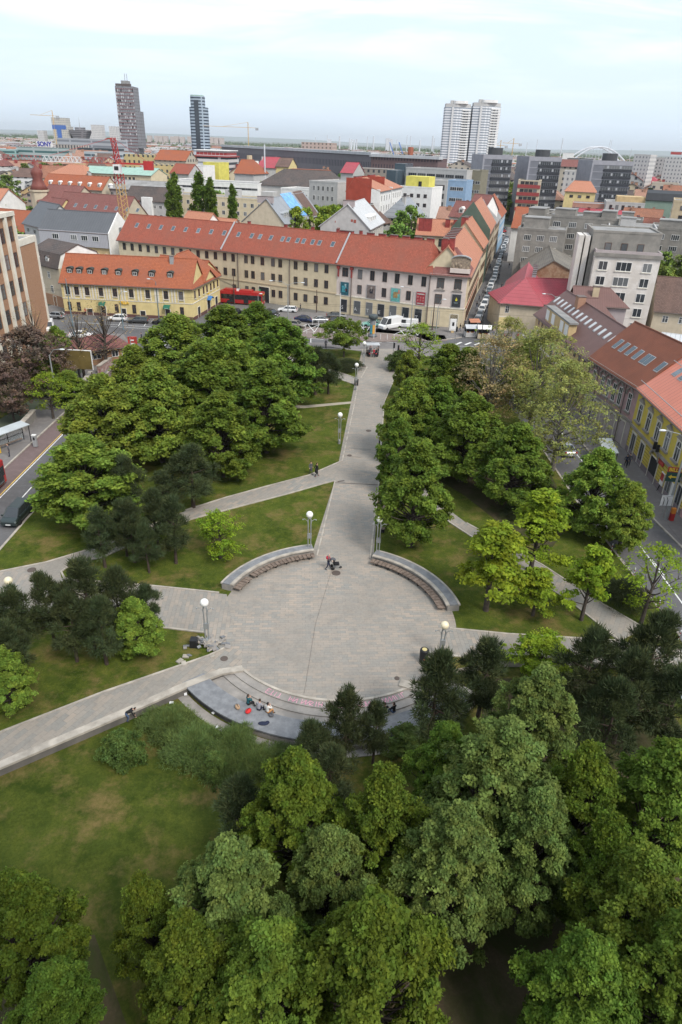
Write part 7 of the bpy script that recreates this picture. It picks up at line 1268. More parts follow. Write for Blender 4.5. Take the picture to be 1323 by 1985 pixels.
stall('cream snack stall with a white canopy at the mouth of the side street', 937, 655, 2.6, 1.8, 2.4, FR_W, W_SAND, -.05); stall('grey market table with a pale canopy left of the snack stall', 911, 652, 2.2, 1.6, 2.2, MATS['roof_pale'], W_LGREY, .1); stall('stall with an orange top behind the grey market table', 917, 638, 2.0, 1.5, 2.0, T_SALMON, W_SAND, .2)
t = thing('poster_stand', 'slim white poster stand before the corner building entrance', 'sign', tuple(G(877, 645, .11))); MB().b2((-.7, -.1, .5), (.7, .1, 3.0), FR_W).build('panel', t); MB().b2((-.5, -.14, .8), (.5, -.101, 2.8), MATS['paper_white']).b2((-.2, -.16, 1.5), (.25, -.141, 2.3), M_DK).build('print', t); MB().b2((-.3, -.08, 0), (.3, .08, .5), W_OCHRE).build('foot', t)
def shelter(label, p, rz, L=4.2, ad=True):
    t = thing('bus_shelter', label, 'shelter', (p[0], p[1], .11), rz); MB().shell([(-L/2, -.9, 2.45), (L/2, -.9, 2.45), (L/2, .8, 2.6), (-L/2, .8, 2.6)], [(0, 1, 2, 3)], .08, mat('shelter_roof', (.42, .45, .46), .35, spec=.5)).build('roof', t); g = MB()
    for x in (-L/2+.1, 0, L/2-.1): g.b2((x-.04, .66, 0), (x+.04, .74, 2.45), M_BLK)
    g.b2((L/2-.14, -.74, 0), (L/2-.06, -.66, 2.4), M_BLK); g.b2((-L/2+.1, .68, 1.0), (L/2-.1, .72, 1.06), M_BLK); g.build('frame', t); MB().b2((-L/2+.3, .2, .42), (L/2-.6, .55, .48), M_WOOD).build('seat', t)
    gm = mat('clear_glass', (.6, .65, .65), .1); gm.node_tree.nodes['Principled BSDF'].inputs['Alpha'].default_value = .25; MB().b2((-L/2+.12, .69, .2), (L/2-.12, .71, 2.3), gm).build('glass_panel', t)
    if ad:
        q = MB().b2((-L/2-.05, -.8, .1), (-L/2+.1, .75, 2.1), mat('poster_yellow', (.66, .44, .03), .5)).build('advert_panel', t); MB().b2((-L/2-.08, -.7, .5), (-L/2-.051, .6, .8), MATS['print_red']).b2((-L/2-.08, -.75, 1.5), (-L/2-.051, .7, 1.55), MATS['paper_white']).build('print', q)
    return t
shelter('bus shelter with a grey roof and a yellow advertising panel at the left edge', E(22, 850, 1.2), rad(62), 4.8).location.z = .11
shelter('bus shelter with a glass roof on the footway before the pink house', E(1178, 872, 2.0), rad(-98), 5.0, False)
p = G(155, 745, .1); t = thing('billboard', 'large olive brown billboard seen from behind beside the bare trees', 'billboard', tuple(p), -.05); MB().b2((-2.6, -.12, 2.6), (2.6, .12, 5.6), mat('billboard_back', (.13, .095, .03), .85, var=.3)).build('panel', t); g = MB().b2((-2.65, -.14, 5.6), (2.65, .14, 5.68), FR_W).b2((2.6, -.14, 2.55), (2.67, .14, 5.6), FR_W); g.build('frame', t); MB().tube([(.2, 0, 0), (.2, 0, 2.6)], .2, M_BLK, 8).build('post', t)
def lowwall(label, a, b_, h, wd=.55, m=None, z=.11): a, b_ = G(*a, z), G(*b_, z); d = b_-a; t = thing('low_wall', label, 'wall', tuple((a+b_)/2), math.atan2(d.y, d.x)); MB().b2((-d.length/2, -wd/2, 0), (d.length/2, wd/2, h), m or m_conc).build('wall', t); MB().b2((-d.length/2-.08, -wd/2-.08, h), (d.length/2+.08, wd/2+.08, h+.15), m_stone).build('coping', t)
lowwall('low concrete wall end by the left bus shelter', (45, 836), (68, 810), 1.1); lowwall('low grey wall below the billboard', (166, 752), (178, 735), 1.2); lowwall('graffiti covered wall beside the billboard', (193, 725), (216, 708), 1.3, .5, mat('graffiti', (.42, .33, .30), .9, kind='patchy', scale=2.2, col2=(.24, .12, .10)))
t = thing('poster_stand', 'red and grey poster stand beside the kiosk lamp post', 'sign', tuple(G(261, 694, .1)), .1); MB().b2((-.75, -.12, .3), (.75, .12, 1.7), W_LGREY).build('base', t); MB().b2((-.8, -.14, 1.7), (.8, .14, 3.9), MATS['print_red']).b2((-.45, -.17, 2.2), (.45, -.141, 2.8), MATS['paper_white']).b2((-.3, -.17, 3.2), (.3, -.141, 3.4), MATS['paper_white']).build('print', t)
o = MB().b2((-.25, -.18, 0), (.25, .18, 1.5), M_ZINC).b2((-.27, -.2, 1.5), (.27, .2, 1.6), FR_W).b2((-.12, -.19, .9), (.12, -.181, 1.3), M_BLK).build('ticket_machine'); o.location = G(70, 865, .11); tag(o, 'grey ticket machine post beside the left bus shelter', 'machine')
p = G(1293, 1008, .11); t = thing('litter_bin', 'orange and red litter box strapped to the lamp post at the right footway', 'bin', (p.x+.45, p.y, .11)); MB().b2((-.22, -.2, .9), (.22, .2, 1.5), mat('box_orange', (.62, .22, .03), .5)).build('lid', t); MB().b2((-.22, -.2, 0), (.22, .2, .9), mat('box_red', (.38, .03, .03), .5)).build('body', t)
p = E(1293, 970, 2.6); t = thing('road_sign', 'white lane sign with black arrows above the orange litter box', 'sign', (p.x, p.y, 0)); MB().b2((-.62, -.03, 1.9), (.62, .03, 3.2), MATS['bollard_white']).build('panel', t); g = MB()
for x, b_ in ((-.3, .14), (.12, .2)): g.b2((x-.04, -.05, 2.0), (x+.04, -.031, 2.6), M_BLK); g.tube([(x, -.045, 2.6), (x-b_, -.045, 3.0)], .04, M_BLK, 4)
g.b2((-.6, -.05, 1.92), (.6, -.031, 1.95), M_BLK); g.b2((-.6, -.05, 3.15), (.6, -.031, 3.18), M_BLK); g.build('arrow', t); MB().tube([(0, .08, 0), (0, .08, 3.2)], .05, M_POST, 6).build('post', t)
p = E(1308, 918, 4.4); t = thing('road_sign', 'red and dark green sign reading BILLA with a yellow arrow at the right edge', 'sign', (p.x, p.y, 3.4), -.15); MB().b2((-.8, -.05, 1.15), (.8, .05, 1.75), MATS['print_red']).b2((-.8, -.05, 0), (.8, .05, 1.14), mat('sign_green', (.03, .08, .07), .6)).build('panel', t); text('BILLA', .56, mat('sign_yellow', (.80, .58, .06), .5), 'lettering', t, (0, -.07, 1.44), depth=.01, bold=.015); g = MB().b2((-.3, -.07, .5), (.55, -.051, .68), MATS['sign_yellow']).poly([(-.6, -.07, .59), (-.25, -.07, .32), (-.25, -.07, .86)], MATS['sign_yellow']); g.build('arrow', t); MB().tube([(0, .1, -3.3), (0, .1, 1.7)], .06, M_POST, 6).build('post', t)
p = G(1202, 958, .11); o = MB().b2((-.35, -.02, 2.1), (.35, .02, 2.8), MATS['bollard_white']).b2((-.1, -.04, 2.3), (.1, -.021, 2.6), M_BLK).tube([(0, .05, 0), (0, .05, 2.7)], .04, M_POST, 5).build('road_sign'); o.location = p; o.rotation_euler = (-.5, 0, .4); tag(o, 'small white octagonal sign showing over the maple by the right road', 'sign')
p = G(677+1, 660, .11); t = thing('direction_sign', 'white signpost with two arrow boards on the parking island', 'sign', tuple(G(678, 652, .11))); MB().tube([(0, 0, 0), (0, 0, 3.2)], .06, M_POST, 6).build('post', t); MB().box((-.3, 0, 2.9), (1.4, .06, .35), FR_W, .3).build('arrow_board', t); MB().box((.35, 0, 2.4), (1.4, .06, .35), FR_W, -.3).build('arrow_board', t)
# sunken entrance with a red rim
t = thing('underpass_entrance', 'sunken stair entrance with a red and white rim right of the crossing', 'entrance', (0, 0, 0)); pts = GP([(852, 688), (866, 680), (900, 681), (905, 690), (875, 716), (868, 712)], .8); g = MB(); strip([pts[5], pts[0], pts[1]], .35, 0, .85, mat('rim_red', (.42, .05, .05), .6), mb=g); g.build('red_rim', t); g = MB(); strip([pts[1], pts[2], pts[3]], .3, 0, .9, m_stone, mb=g); g.build('parapet', t); MB().prism(pts, 0, .18, m_conc).build('stair_floor', t)

# ---------------------------------------------------------------- vehicles
M_TYRE = mat('tyre', (.02, .02, .02), .9); M_RIM = mat('rim', (.42, .43, .44), .35, metal=.7); M_CG = mat('car_glass', (.025, .03, .035), .08, spec=.8); M_HL = mat('headlight', (.72, .73, .74), .15, spec=.8); M_TL = mat('taillight', (.45, .02, .02), .3); M_PLATE = mat('plate', (.6, .6, .6), .6)
def paint(n, c, met=.3): return mat('paint_'+n, c, .28, var=.03, metal=met, spec=.6)
CARC = {}
def carparts(kind, m):
    k = (kind, m.name)
    if k in CARC: return CARC[k]
    P = {'hatch': (4.0, .86, 1.48, .92, (-1.95, 1.05), (-1.45, .35)), 'sedan': (4.6, .88, 1.44, .92, (-1.75, 1.10), (-.95, .35)), 'estate': (4.6, .88, 1.47, .92, (-2.2, 1.10), (-1.8, .35)), 'mpv': (4.3, .88, 1.68, 1.0, (-2.05, 1.45), (-1.8, .55)), 'suv': (4.5, .92, 1.72, 1.02, (-2.15, 1.15), (-1.85, .5)), 'van': (5.9, 1.0, 2.55, 1.25, (-2.9, 2.35), (-2.85, 1.55)), 'smallvan': (5.0, .97, 1.98, 1.15, (-2.45, 1.85), (-2.35, 1.15))}[kind]
    L, w, H, bz, (cb0, cb1), (cr0, cr1) = P; g = MB(); xs = [-L/2, -L/2+.12, -L*.30, 0, L*.20, L*.36, L/2-.15, L/2]; rings = []
    for i, x in enumerate(xs):
        e = (.55, .92, 1, 1, 1, .98, .90, .6)[i]; zt = bz if x < cb1+.1 else bz-(x-cb1)*(.16 if kind not in ('van', 'smallvan') else .28); zt = zt-(.12 if i in (0, 7) else 0); zb = .30 if 0 < i < 7 else .38
        rings.append([(x, -w*.92*e**.3, zb), (x, -w*e**.2, .55), (x, -w*e**.2, zt-.12), (x, -w*.90*e**.3, zt), (x, w*.90*e**.3, zt), (x, w*e**.2, zt-.12), (x, w*e**.2, .55), (x, w*.92*e**.3, zb)])
    V = [p for r in rings for p in r]; n = 8; F = [(i*n+j, i*n+(j+1) % n, (i+1)*n+(j+1) % n, (i+1)*n+j) for i in range(len(xs)-1) for j in range(n)]+[tuple(range(n-1, -1, -1)), tuple((len(xs)-1)*n+j for j in range(n))]
    g.poly(V, m, F); w2, w3 = w*.88, w*.70
    closed = kind in ('van', 'smallvan'); 
    if closed: w3 = w*.86
    A = [(cb0, -w2, bz-.02), (cb1, -w2, bz-.02), (cb1, w2, bz-.02), (cb0, w2, bz-.02), (cr0, -w3, H-.04), (cr1, -w3, H-.04), (cr1, w3, H-.04), (cr0, w3, H-.04)]
    g.poly([(cr0-.02, -w3-.02, H-.06), (cr1+.03, -w3-.02, H-.06), (cr1+.03, w3+.02, H-.06), (cr0-.02, w3+.02, H-.06), (cr0+.1, -w3+.08, H), (cr1-.15, -w3+.08, H), (cr1-.15, w3-.08, H), (cr0+.1, w3-.08, H)], m, [(3, 2, 1, 0), (4, 5, 6, 7), (0, 1, 5, 4), (1, 2, 6, 5), (2, 3, 7, 6), (3, 0, 4, 7)])
    for a, b_ in ((0, 4), (1, 5), (2, 6), (3, 7)): g.tube([A[a], A[b_]], .05, m, 5)
    for s in (-1, 1):
        for f in ((.46,) if not closed else ()): g.tube([(cb0+(cb1-cb0)*f, s*w2, bz-.02), (cr0+(cr1-cr0)*f, s*w3, H-.05)], .045, m, 4)
    if closed:      # blind load space
        c0 = cr1-.9; g.poly([(cb0+.02, -w2-.01, bz-.05), (c0, -w2-.01, bz-.05), (c0, w2+.01, bz-.05), (cb0+.02, w2+.01, bz-.05), (cr0, -w3-.01, H-.05), (c0, -w3-.01, H-.05), (c0, w3+.01, H-.05), (cr0, w3+.01, H-.05)], m, [(0, 1, 5, 4), (1, 2, 6, 5), (2, 3, 7, 6), (3, 0, 4, 7)])
    body = g.mesh('body', False); gl = MB().poly(A, M_CG, [(0, 1, 5, 4), (1, 2, 6, 5), (2, 3, 7, 6), (3, 0, 4, 7), (4, 5, 6, 7)]).mesh('windows')
    ty = MB().lathe((0, 0, 0), [(.16, -.11), (.31, -.11), (.33, -.07), (.33, .07), (.31, .11), (.16, .11)], M_TYRE, 14).mesh('tyre'); rm = MB().lathe((0, 0, 0), [(.01, -.09), (.20, -.10), (.21, .09), (.01, .09)], M_RIM, 10).mesh('rim')
    hl = MB().box((0, 0, 0), (.10, .34, .17), M_HL).mesh('headlight'); tl = MB().box((0, 0, 0), (.08, .22, .30), M_TL).mesh('taillight'); pl = MB().box((0, 0, 0), (.04, .5, .12), M_PLATE).mesh('number_plate'); mr = MB().box((0, 0, 0), (.12, .22, .15), m).mesh('mirror')
    CARC[k] = (P, body, gl, ty, rm, hl, tl, pl, mr); return CARC[k]
def car(label, p, rz, kind, m, group=None, z=0.0, name='parked_car', cat='car'):
    P, body, gl, ty, rm, hl, tl, pl, mr = carparts(kind, m); L, w, H, bz = P[:4]; t = thing(name, label, cat, (p[0], p[1], z), rz, group); link(body, 'body', t); link(gl, 'windows', t)
    for sx in (-1, 1):
        for sy in (-1, 1): o = link(ty, 'wheel', t, (sx*L*.31, sy*(w-.06), .33)); o.rotation_euler = (math.pi/2, 0, 0); link(rm, 'rim', o)
    for s in (-1, 1): link(hl, 'headlight', t, (L/2-.07, s*w*.66, .66)); link(tl, 'taillight', t, (-L/2+.05, s*w*.80, bz-.12)); link(mr, 'mirror', t, (P[4][1]-.25, s*(w+.06), bz+.06))
    link(pl, 'number_plate', t, (L/2+.0, 0, .48)); link(pl, 'number_plate', t, (-L/2-.0, 0, .55)); return t
WHT, SLV, BLK, NVY, GRY, MINT, GRN, RED_, GLD = paint('white', (.66, .66, .66), 0), paint('silver', (.38, .39, .40), .6), paint('black', (.012, .013, .015)), paint('navy', (.015, .025, .07)), paint('grey', (.09, .095, .10), .5), paint('mint', (.16, .38, .32), .1), paint('dark_green', (.045, .06, .06), .5), paint('red', (.40, .02, .02), .1), paint('champagne', (.30, .28, .25), .5)
KC = 'cars parked in front of the long building'
def carat(label, px, py, rz, kind, m, g=KC, **k): return car(label, G(px, py, 0), rad(rz), kind, m, g, **k)
car('dark green people carrier driving towards the viewer on the left road', G(36, 1006, 0), rad(-91), 'mpv', GRN, name='car')
carat('silver hatchback parked beside the brick office', 108, 617, 170, 'hatch', SLV); carat('white hatchback parked below the yellow house', 229, 622, -177, 'hatch', WHT); carat('dark grey estate car parked below the yellow house', 269, 626, -178, 'estate', GRY); carat('black estate car parked right of the dark grey one', 317, 628, -178, 'estate', BLK)
carat('white car parked behind the bare trees', 158, 655, 10, 'sedan', WHT); carat('white van half hidden by the brick office trees', 96, 640, -70, 'smallvan', WHT, cat='van', name='parked_van'); carat('black car standing behind the bare trees', 196, 662, 0, 'hatch', BLK)
carat('silver car at the left end of the car park before the pub corner', 443, 606, 60, 'hatch', SLV, g='cars by the pub corner'); carat('white car nearest to the pub corner', 428, 618, 55, 'hatch', WHT, g='cars by the pub corner'); carat('black off-road car at the pub corner car park', 457, 612, 70, 'suv', BLK, g='cars by the pub corner'); carat('silver car nearest the grove in the pub corner car park', 450, 624, 30, 'sedan', SLV, g='cars by the pub corner'); carat('black car turning behind the trolleybus', 487, 609, -160, 'estate', BLK); carat('dark car with a white roof box under the grove edge', 497, 620, -170, 'hatch', GRY)
carat('black hatchback driving away from the trolleybus', 527, 612, -40, 'hatch', BLK, name='car'); carat('white estate car driving past the long building', 558, 605, 175, 'estate', WHT, name='car')
carat('champagne car parked beside the two armed lamp', 574, 634, -20, 'estate', GLD); carat('navy saloon parked second from the two armed lamp', 591, 624, -22, 'sedan', NVY); carat('silver coupe parked in the middle of the row', 623, 625, 10, 'sedan', SLV); carat('black off-road car parked at the right end of the row', 657, 628, 12, 'suv', BLK); carat('dark saloon parked behind the black off-road car', 652, 617, 5, 'sedan', GRY)
carat('mint green hatchback behind the advertising column', 722, 633, 178, 'sedan', MINT); carat('white high roofed van standing by the advertising column', 757, 637, -140, 'van', WHT, name='parked_van', cat='van'); carat('white van parked behind the high roofed one', 789, 635, 172, 'smallvan', WHT, name='parked_van', cat='van')
carat('silver saloon under the plane tree on the right road', 1093, 876, 97, 'sedan', SLV, g=None)
# the queue of cars down the side street
a_, b_ = G(925, 628, 0), G(983, 478, 0); n = 27; rr_ = random.Random(31); a_ = G(928, 626, 0); b_ = G(984, 462, 0); dvec = (b_-a_)
for i in range(n):
    p = a_+dvec*(i/n)+Vector((rr_.uniform(-.25, .25), 0, 0)); c, cn = rr_.choice(((WHT, 'white'), (SLV, 'silver'), (WHT, 'white'), (SLV, 'silver'), (GRY, 'dark grey'), (BLK, 'black'), (GLD, 'champagne'), (RED_, 'red') if i == 15 else (WHT, 'white'))); kd = rr_.choice(('hatch', 'estate', 'sedan', 'mpv'))
    car('%s car, %s in the kerbside queue from the market stalls' % (cn, SEQ[i]), p, math.atan2(dvec.y, dvec.x)+math.pi+rr_.uniform(-.03, .03), kd, c, 'cars queued down the side street')
for i, (x, y, c, k, l) in enumerate(((70, 345, SLV, 'sedan', 'silver car crossing the far end of the side street'), (66.5, 352, BLK, 'hatch', 'black car at the far end of the side street'), (74, 358, RED_, 'hatch', 'red car at the far end of the side street'), (72, 372, WHT, 'suv', 'white car at the very end of the side street'), (69, 362, GRY, 'sedan', 'grey car in the jam at the far end of the side street'), (77, 374, GRN, 'hatch', 'dark green car at the very end of the side street'))): car(l, (x, y, 0), (0.1 if i < 2 else .4*i), k, c, 'cars queued down the side street')
M_BR = mat('bus_red', (.36, .02, .02), .3, var=.05, spec=.5); M_BW = mat('bus_glass', (.018, .02, .022), .1, spec=.7)
def bus(label, p, rz, L=11.8, poles=True, name='trolleybus'):
    t = thing(name, label, 'bus', (p[0], p[1], 0), rz); H = 3.0; MB().b2((-L/2, -1.25, .35), (L/2, 1.25, H), M_BR).b2((-L/2+.1, -1.15, H), (L/2-.1, 1.15, H+.12), M_BR).build('body', t); MB().b2((-L/2+.3, -1.28, 1.25), (L/2-.2, 1.28, 2.4), M_BW).b2((L/2-.05, -1.1, 1.1), (L/2+.03, 1.1, 2.6), M_BW).b2((-L/2-.03, -.95, 1.5), (-L/2+.05, .95, 2.5), M_BW).build('windows', t)
    for x in (L*.12, -L*.22, L*.40): MB().b2((x-.6, -1.30, .45), (x+.6, 1.30, 2.3), M_BW).build('door', t)
    for x in (-L*.30, L*.30):
        for s in (-1, 1): o = MB().lathe((0, 0, 0), [(.3, -.14), (.46, -.14), (.48, 0), (.46, .14), (.3, .14)], M_TYRE, 16).build('wheel', t, loc=(x, s*1.15, .48)); o.rotation_euler = (math.pi/2, 0, 0); MB().lathe((0, 0, 0), [(.02, -.13), (.28, -.13), (.28, .13), (.02, .13)], M_RIM, 12).build('rim', o)
    MB().b2((-L*.42, -.95, H+.12), (-L*.12, .95, H+.5), M_BR).b2((-.5, -.9, H+.12), (2.6, .9, H+.45), M_BR).b2((-1.3, -.5, H+.13), (-.7, .5, H+.6), FR_W).build('roof_box', t)
    for s in (-1, 1): MB().b2((L/2, s*.95-.14, .6), (L/2+.04, s*.95+.14, .8), M_HL).build('headlight', t); MB().b2((-L/2-.04, s*1.0-.12, .8), (-L/2, s*1.0+.12, 1.2), M_TL).build('taillight', t)
    if poles:
        for s in (-1, 1): MB().tube([(-.4, s*.3, H+.5), (-L/2-1.0, s*.35, H+2.6)], .045, M_BLK, 5).build('trolley_pole', t)
    MB().b2((L/2+.031, -.7, 2.45), (L/2+.06, .7, 2.75), mat('display_amber', (.5, .25, .03), .5)).build('destination_board', t); return t
pb = G(470, 594, 0); bus('red trolleybus with a black window band before the gateway', (pb.x-.3, pb.y+3), rad(-10), 10.8); bus('red bus cut off by the left edge of the picture', (-40.1, 65.0), rad(90), 11.5, False, 'bus')
# overhead wires
for i, (p, q, l) in enumerate((((-70, 150, 6.5), (20, 142, 6.5), 'overhead wire across the square, nearer one'), ((-70, 151.5, 6.5), (20, 143.5, 6.5), 'overhead wire across the square, farther one'), ((20, 142, 6.5), (60, 141, 6.5), 'overhead wire running on to the right of the square'))):
    o = MB().tube([p, ((p[0]+q[0])/2, (p[1]+q[1])/2, p[2]-.4), q], .018, M_BLK, 4, False).build('overhead_wire'); tag(o, l, 'wire')
# ---------------------------------------------------------------- people
SKIN = mat('skin', (.50, .30, .22), .6, var=.05); M_SHOE = mat('shoe_dark', (.03, .025, .025), .7)
def cloth(n, c): return mat('cloth_'+n, c, .9, var=.12, scale=8)
HAIRS = {'brown': mat('hair_brown', (.045, .028, .018), .7), 'black': mat('hair_black', (.012, .011, .011), .7), 'grey': mat('hair_grey', (.30, .29, .28), .7), 'blond': mat('hair_blond', (.32, .22, .11), .7)}
def human(pose, top, legs, hair='brown', shoe=None, k=1.0, longcoat=False):
    """one continuous skinned body; joints for each pose, x to the right, y forward, z up; returns meshes"""
    J = {}; sp = pose
    pel = Vector(sp.get('pelvis', (0, 0, .95))); lean = Vector(sp.get('lean', (0, .02, 1))).normalized(); side = Vector((1, 0, 0))
    J['pelvis'] = pel; J['waist'] = pel+lean*.16; J['chest'] = pel+lean*.36; J['neck'] = pel+lean*.54; hd = (lean+Vector(sp.get('head', (0, .1, .3)))).normalized(); J['head'] = J['neck']+hd*.13; J['crown'] = J['head']+hd*.14
    E_ = []; Rr = {'pelvis': .135, 'waist': .120, 'chest': .145, 'neck': .060, 'head': .088, 'crown': .075}; ch = [('pelvis', 'waist', 'top'), ('waist', 'chest', 'top'), ('chest', 'neck', 'top'), ('neck', 'head', 'skin'), ('head', 'crown', 'skin')]
    J['nose'] = J['head']+Vector((0, .098, .0)); Rr['nose'] = .016; ch.append(('head', 'nose', 'skin'))
    for s, n in ((-1, 'L'), (1, 'R')):
        h = pel+side*s*.095-Vector((0, 0, .03)); kn = Vector(sp.get('knee'+n, (s*.10, .03, .50))); an = Vector(sp.get('ankle'+n, (s*.10, 0, .09))); toe = an+Vector(sp.get('toe'+n, (s*.03, .19, -.045)))
        sh = J['neck']-lean*.07+side*s*.19; el = Vector(sp.get('elbow'+n, tuple(sh+Vector((s*.06, -.04, -.28))))); wr = Vector(sp.get('wrist'+n, tuple(el+Vector((s*.01, .09, -.24))))); fd = (wr-el).normalized()
        for nm, p, r in (('hip', h, .098), ('knee', kn, .066), ('ankle', an, .046), ('toe', toe, .036), ('sh', sh, .068), ('el', el, .047), ('wr', wr, .030)): J[nm+n] = p; Rr[nm+n] = r
        pm = wr+fd*.075; J['palm'+n] = pm; Rr['palm'+n] = .032
        ch += [('pelvis', 'hip'+n, 'legs'), ('hip'+n, 'knee'+n, 'legs'), ('knee'+n, 'ankle'+n, 'legs'), ('ankle'+n, 'toe'+n, 'shoe'), ('chest', 'sh'+n, 'top'), ('sh'+n, 'el'+n, 'top'), ('el'+n, 'wr'+n, 'top'), ('wr'+n, 'palm'+n, 'skin')]
        u = fd.cross(Vector((0, 0, 1)) if abs(fd.z) < .9 else Vector((0, 1, 0))).normalized(); cu = (fd.cross(u)).normalized()*(-s)
        for q, (o_, l_) in enumerate(((-.030, .070), (-.010, .080), (.010, .075), (.030, .060))):
            a, b_ = 'f%d%s' % (q, n), 'g%d%s' % (q, n); J[a] = pm+u*o_+fd*l_*.55; J[b_] = J[a]+fd*l_*.40+cu*.018; Rr[a] = .009; Rr[b_] = .008; ch += [('palm'+n, a, 'skin'), (a, b_, 'skin')]
        J['th'+n] = wr+fd*.05+u*(-.055); Rr['th'+n] = .010; ch.append(('wr'+n, 'th'+n, 'skin'))
    names = list(J); me = bpy.data.meshes.new('body'); me.from_pydata([tuple(J[n]*k) for n in names], [(names.index(a), names.index(b_)) for a, b_, c in ch], []); o = bpy.data.objects.new('tmp', me); COL.objects.link(o)
    md = o.modifiers.new('s', 'SKIN'); md.use_smooth_shade = True; md.branch_smoothing = .3
    for i, n in enumerate(names): v = me.skin_vertices[0].data[i]; v.radius = (Rr[n]*k, Rr[n]*k*(.78 if n in ('pelvis', 'waist', 'chest') else 1.0)); v.use_root = n == 'pelvis'
    sb = o.modifiers.new('d', 'SUBSURF'); sb.levels = sb.render_levels = 1
    dg = bpy.context.evaluated_depsgraph_get(); m2 = bpy.data.meshes.new_from_object(o.evaluated_get(dg)); bpy.data.objects.remove(o); m2.materials.clear()
    for m_ in (top, legs, SKIN, shoe or M_SHOE): m2.materials.append(m_)
    idx = {'top': 0, 'legs': 1, 'skin': 2, 'shoe': 3}; A = np.array([J[a]*k for a, b_, c in ch]); B = np.array([J[b_]*k for a, b_, c in ch]); kk = np.array([idx[c] for a, b_, c in ch]); D = B-A; DD = (D**2).sum(1)+1e-9; out = []; rad_ = np.array([min(Rr[a], Rr[b_])*k for a, b_, c in ch])
    for f in m2.polygons:
        c = np.array(f.center); t_ = np.clip(((c-A)*D).sum(1)/DD, 0, 1); d = np.linalg.norm(A+D*t_[:, None]-c, axis=1)-rad_*.6; out.append(int(kk[d.argmin()]))
    m2.polygons.foreach_set('material_index', out); m2.update()
    hc = J['head']*k+Vector(hd)*.06*k+Vector((0, -.02, 0)); hm = MB().ball(tuple(hc), .108*k, HAIRS[hair], 12, 8, (.92, 1.0, 1.02)).mesh('hair', True)
    for v in hm.vertices:        # leave the face free
        d = v.co-hc
        if d.y > .02*k and d.z < .055*k: v.co = hc+Vector((d.x*.75, -.02*k, d.z*.75))
    fc = J['head']*k; g = MB()
    for s in (-1, 1): g.ball((fc.x+s*.033*k, fc.y+.083*k, fc.z+.022*k), .011*k, M_BLK, 6, 4)
    g.b2((fc.x-.022*k, fc.y+.080*k, fc.z-.048*k), (fc.x+.022*k, fc.y+.092*k, fc.z-.041*k), mat('lips', (.30, .09, .08), .6)); fm = g.mesh('eyes_and_mouth')
    e = MB()
    for s in (-1, 1): e.ball((fc.x+s*.092*k, fc.y, fc.z+.01*k), .022*k, SKIN, 6, 5, (.5, 1, 1.5))
    parts = [('body', m2), ('hair', hm), ('face', fm), ('ears', e.mesh('ears'))]
    if longcoat:
        P = pel*k; cm = MB(); cm.tube([P+Vector((0, 0, .18*k)), P+Vector((0, 0, 0)), P+Vector((0, -.02, -.38*k))], [.15*k, .175*k, .20*k], top, 10); parts.append(('coat_skirt', cm.mesh('coat_skirt', True)))
    return parts
STAND = {}
WALK = {'kneeL': (-.09, .16, .52), 'ankleL': (-.09, .24, .10), 'kneeR': (.09, -.02, .50), 'ankleR': (.09, -.26, .14), 'toeR': (.02, .17, -.07), 'elbowL': (-.27, -.15, 1.17), 'wristL': (-.27, -.05, .94), 'elbowR': (.27, .06, 1.17), 'wristR': (.25, .24, .99), 'lean': (0, .07, 1)}
PUSH = dict(WALK, elbowL=(-.25, .05, 1.15), wristL=(-.2, .32, 1.05), elbowR=(.25, .05, 1.15), wristR=(.2, .32, 1.05), lean=(0, .10, 1))
SIT = {'pelvis': (0, 0, .13), 'lean': (0, .25, 1), 'kneeL': (-.13, .42, .16), 'ankleL': (-.12, .46, -.28), 'kneeR': (.13, .42, .16), 'ankleR': (.12, .46, -.28), 'elbowL': (-.26, .14, .36), 'wristL': (-.14, .34, .28), 'elbowR': (.26, .14, .36), 'wristR': (.12, .34, .28), 'head': (0, .3, .2)}
SITD = dict(SIT, wristR=(.08, .24, .62), elbowR=(.24, .22, .42), head=(0, .0, .3), lean=(0, .12, 1))
BEND = {'pelvis': (0, 0, .78), 'lean': (0, .95, .45), 'kneeL': (-.11, .16, .44), 'ankleL': (-.12, .0, .09), 'kneeR': (.11, .16, .44), 'ankleR': (.12, .0, .09), 'elbowL': (-.2, .48, .68), 'wristL': (-.14, .56, .40), 'elbowR': (.2, .48, .68), 'wristR': (.14, .6, .42), 'head': (0, .3, -.1)}
PC_ = {}
def person(label, p, rz, key, pose, top, legs, hair='brown', k=1.0, coat=False, shoe=None, group=None):
    if key not in PC_: PC_[key] = human(pose, top, legs, hair, shoe, k, coat)
    t = thing('person', label, 'person', tuple(p), rz, group)
    for n, me in PC_[key]: link(me, n, t)
    return t
c_bl, c_gy, c_lg, c_wh, c_tl, c_rd, c_jn, c_tan, c_nv, c_ltg, c_hv = cloth('black', (.015, .015, .017)), cloth('grey', (.09, .09, .10)), cloth('light_grey', (.28, .28, .31)), cloth('white', (.60, .59, .56)), cloth('teal', (.015, .09, .11)), cloth('red', (.38, .03, .05)), cloth('denim', (.06, .09, .16)), cloth('tan', (.42, .21, .09)), cloth('navy', (.02, .025, .05)), cloth('pinkish', (.45, .34, .33)), cloth('hi_vis', (.50, .75, .05))
SZ = .205
def on_seat(px, py): p = G(px, py, SZ); p.z = SZ; return p
def face_c(p): return math.atan2(-(PC[0]-p.x), PC[1]-p.y)
SG = 'young people sitting on the granite seat'
p = on_seat(481, 1366); person('person in a teal jumper and black trousers drinking, leftmost on the granite seat', p, face_c(p)-.3, 's1', SITD, c_tl, c_bl, 'brown', group=SG)
p = on_seat(502, 1377); person('person in a grey hooded top sitting between the teal and the white one', p, face_c(p), 's2', SIT, c_lg, c_nv, 'brown', group=SG)
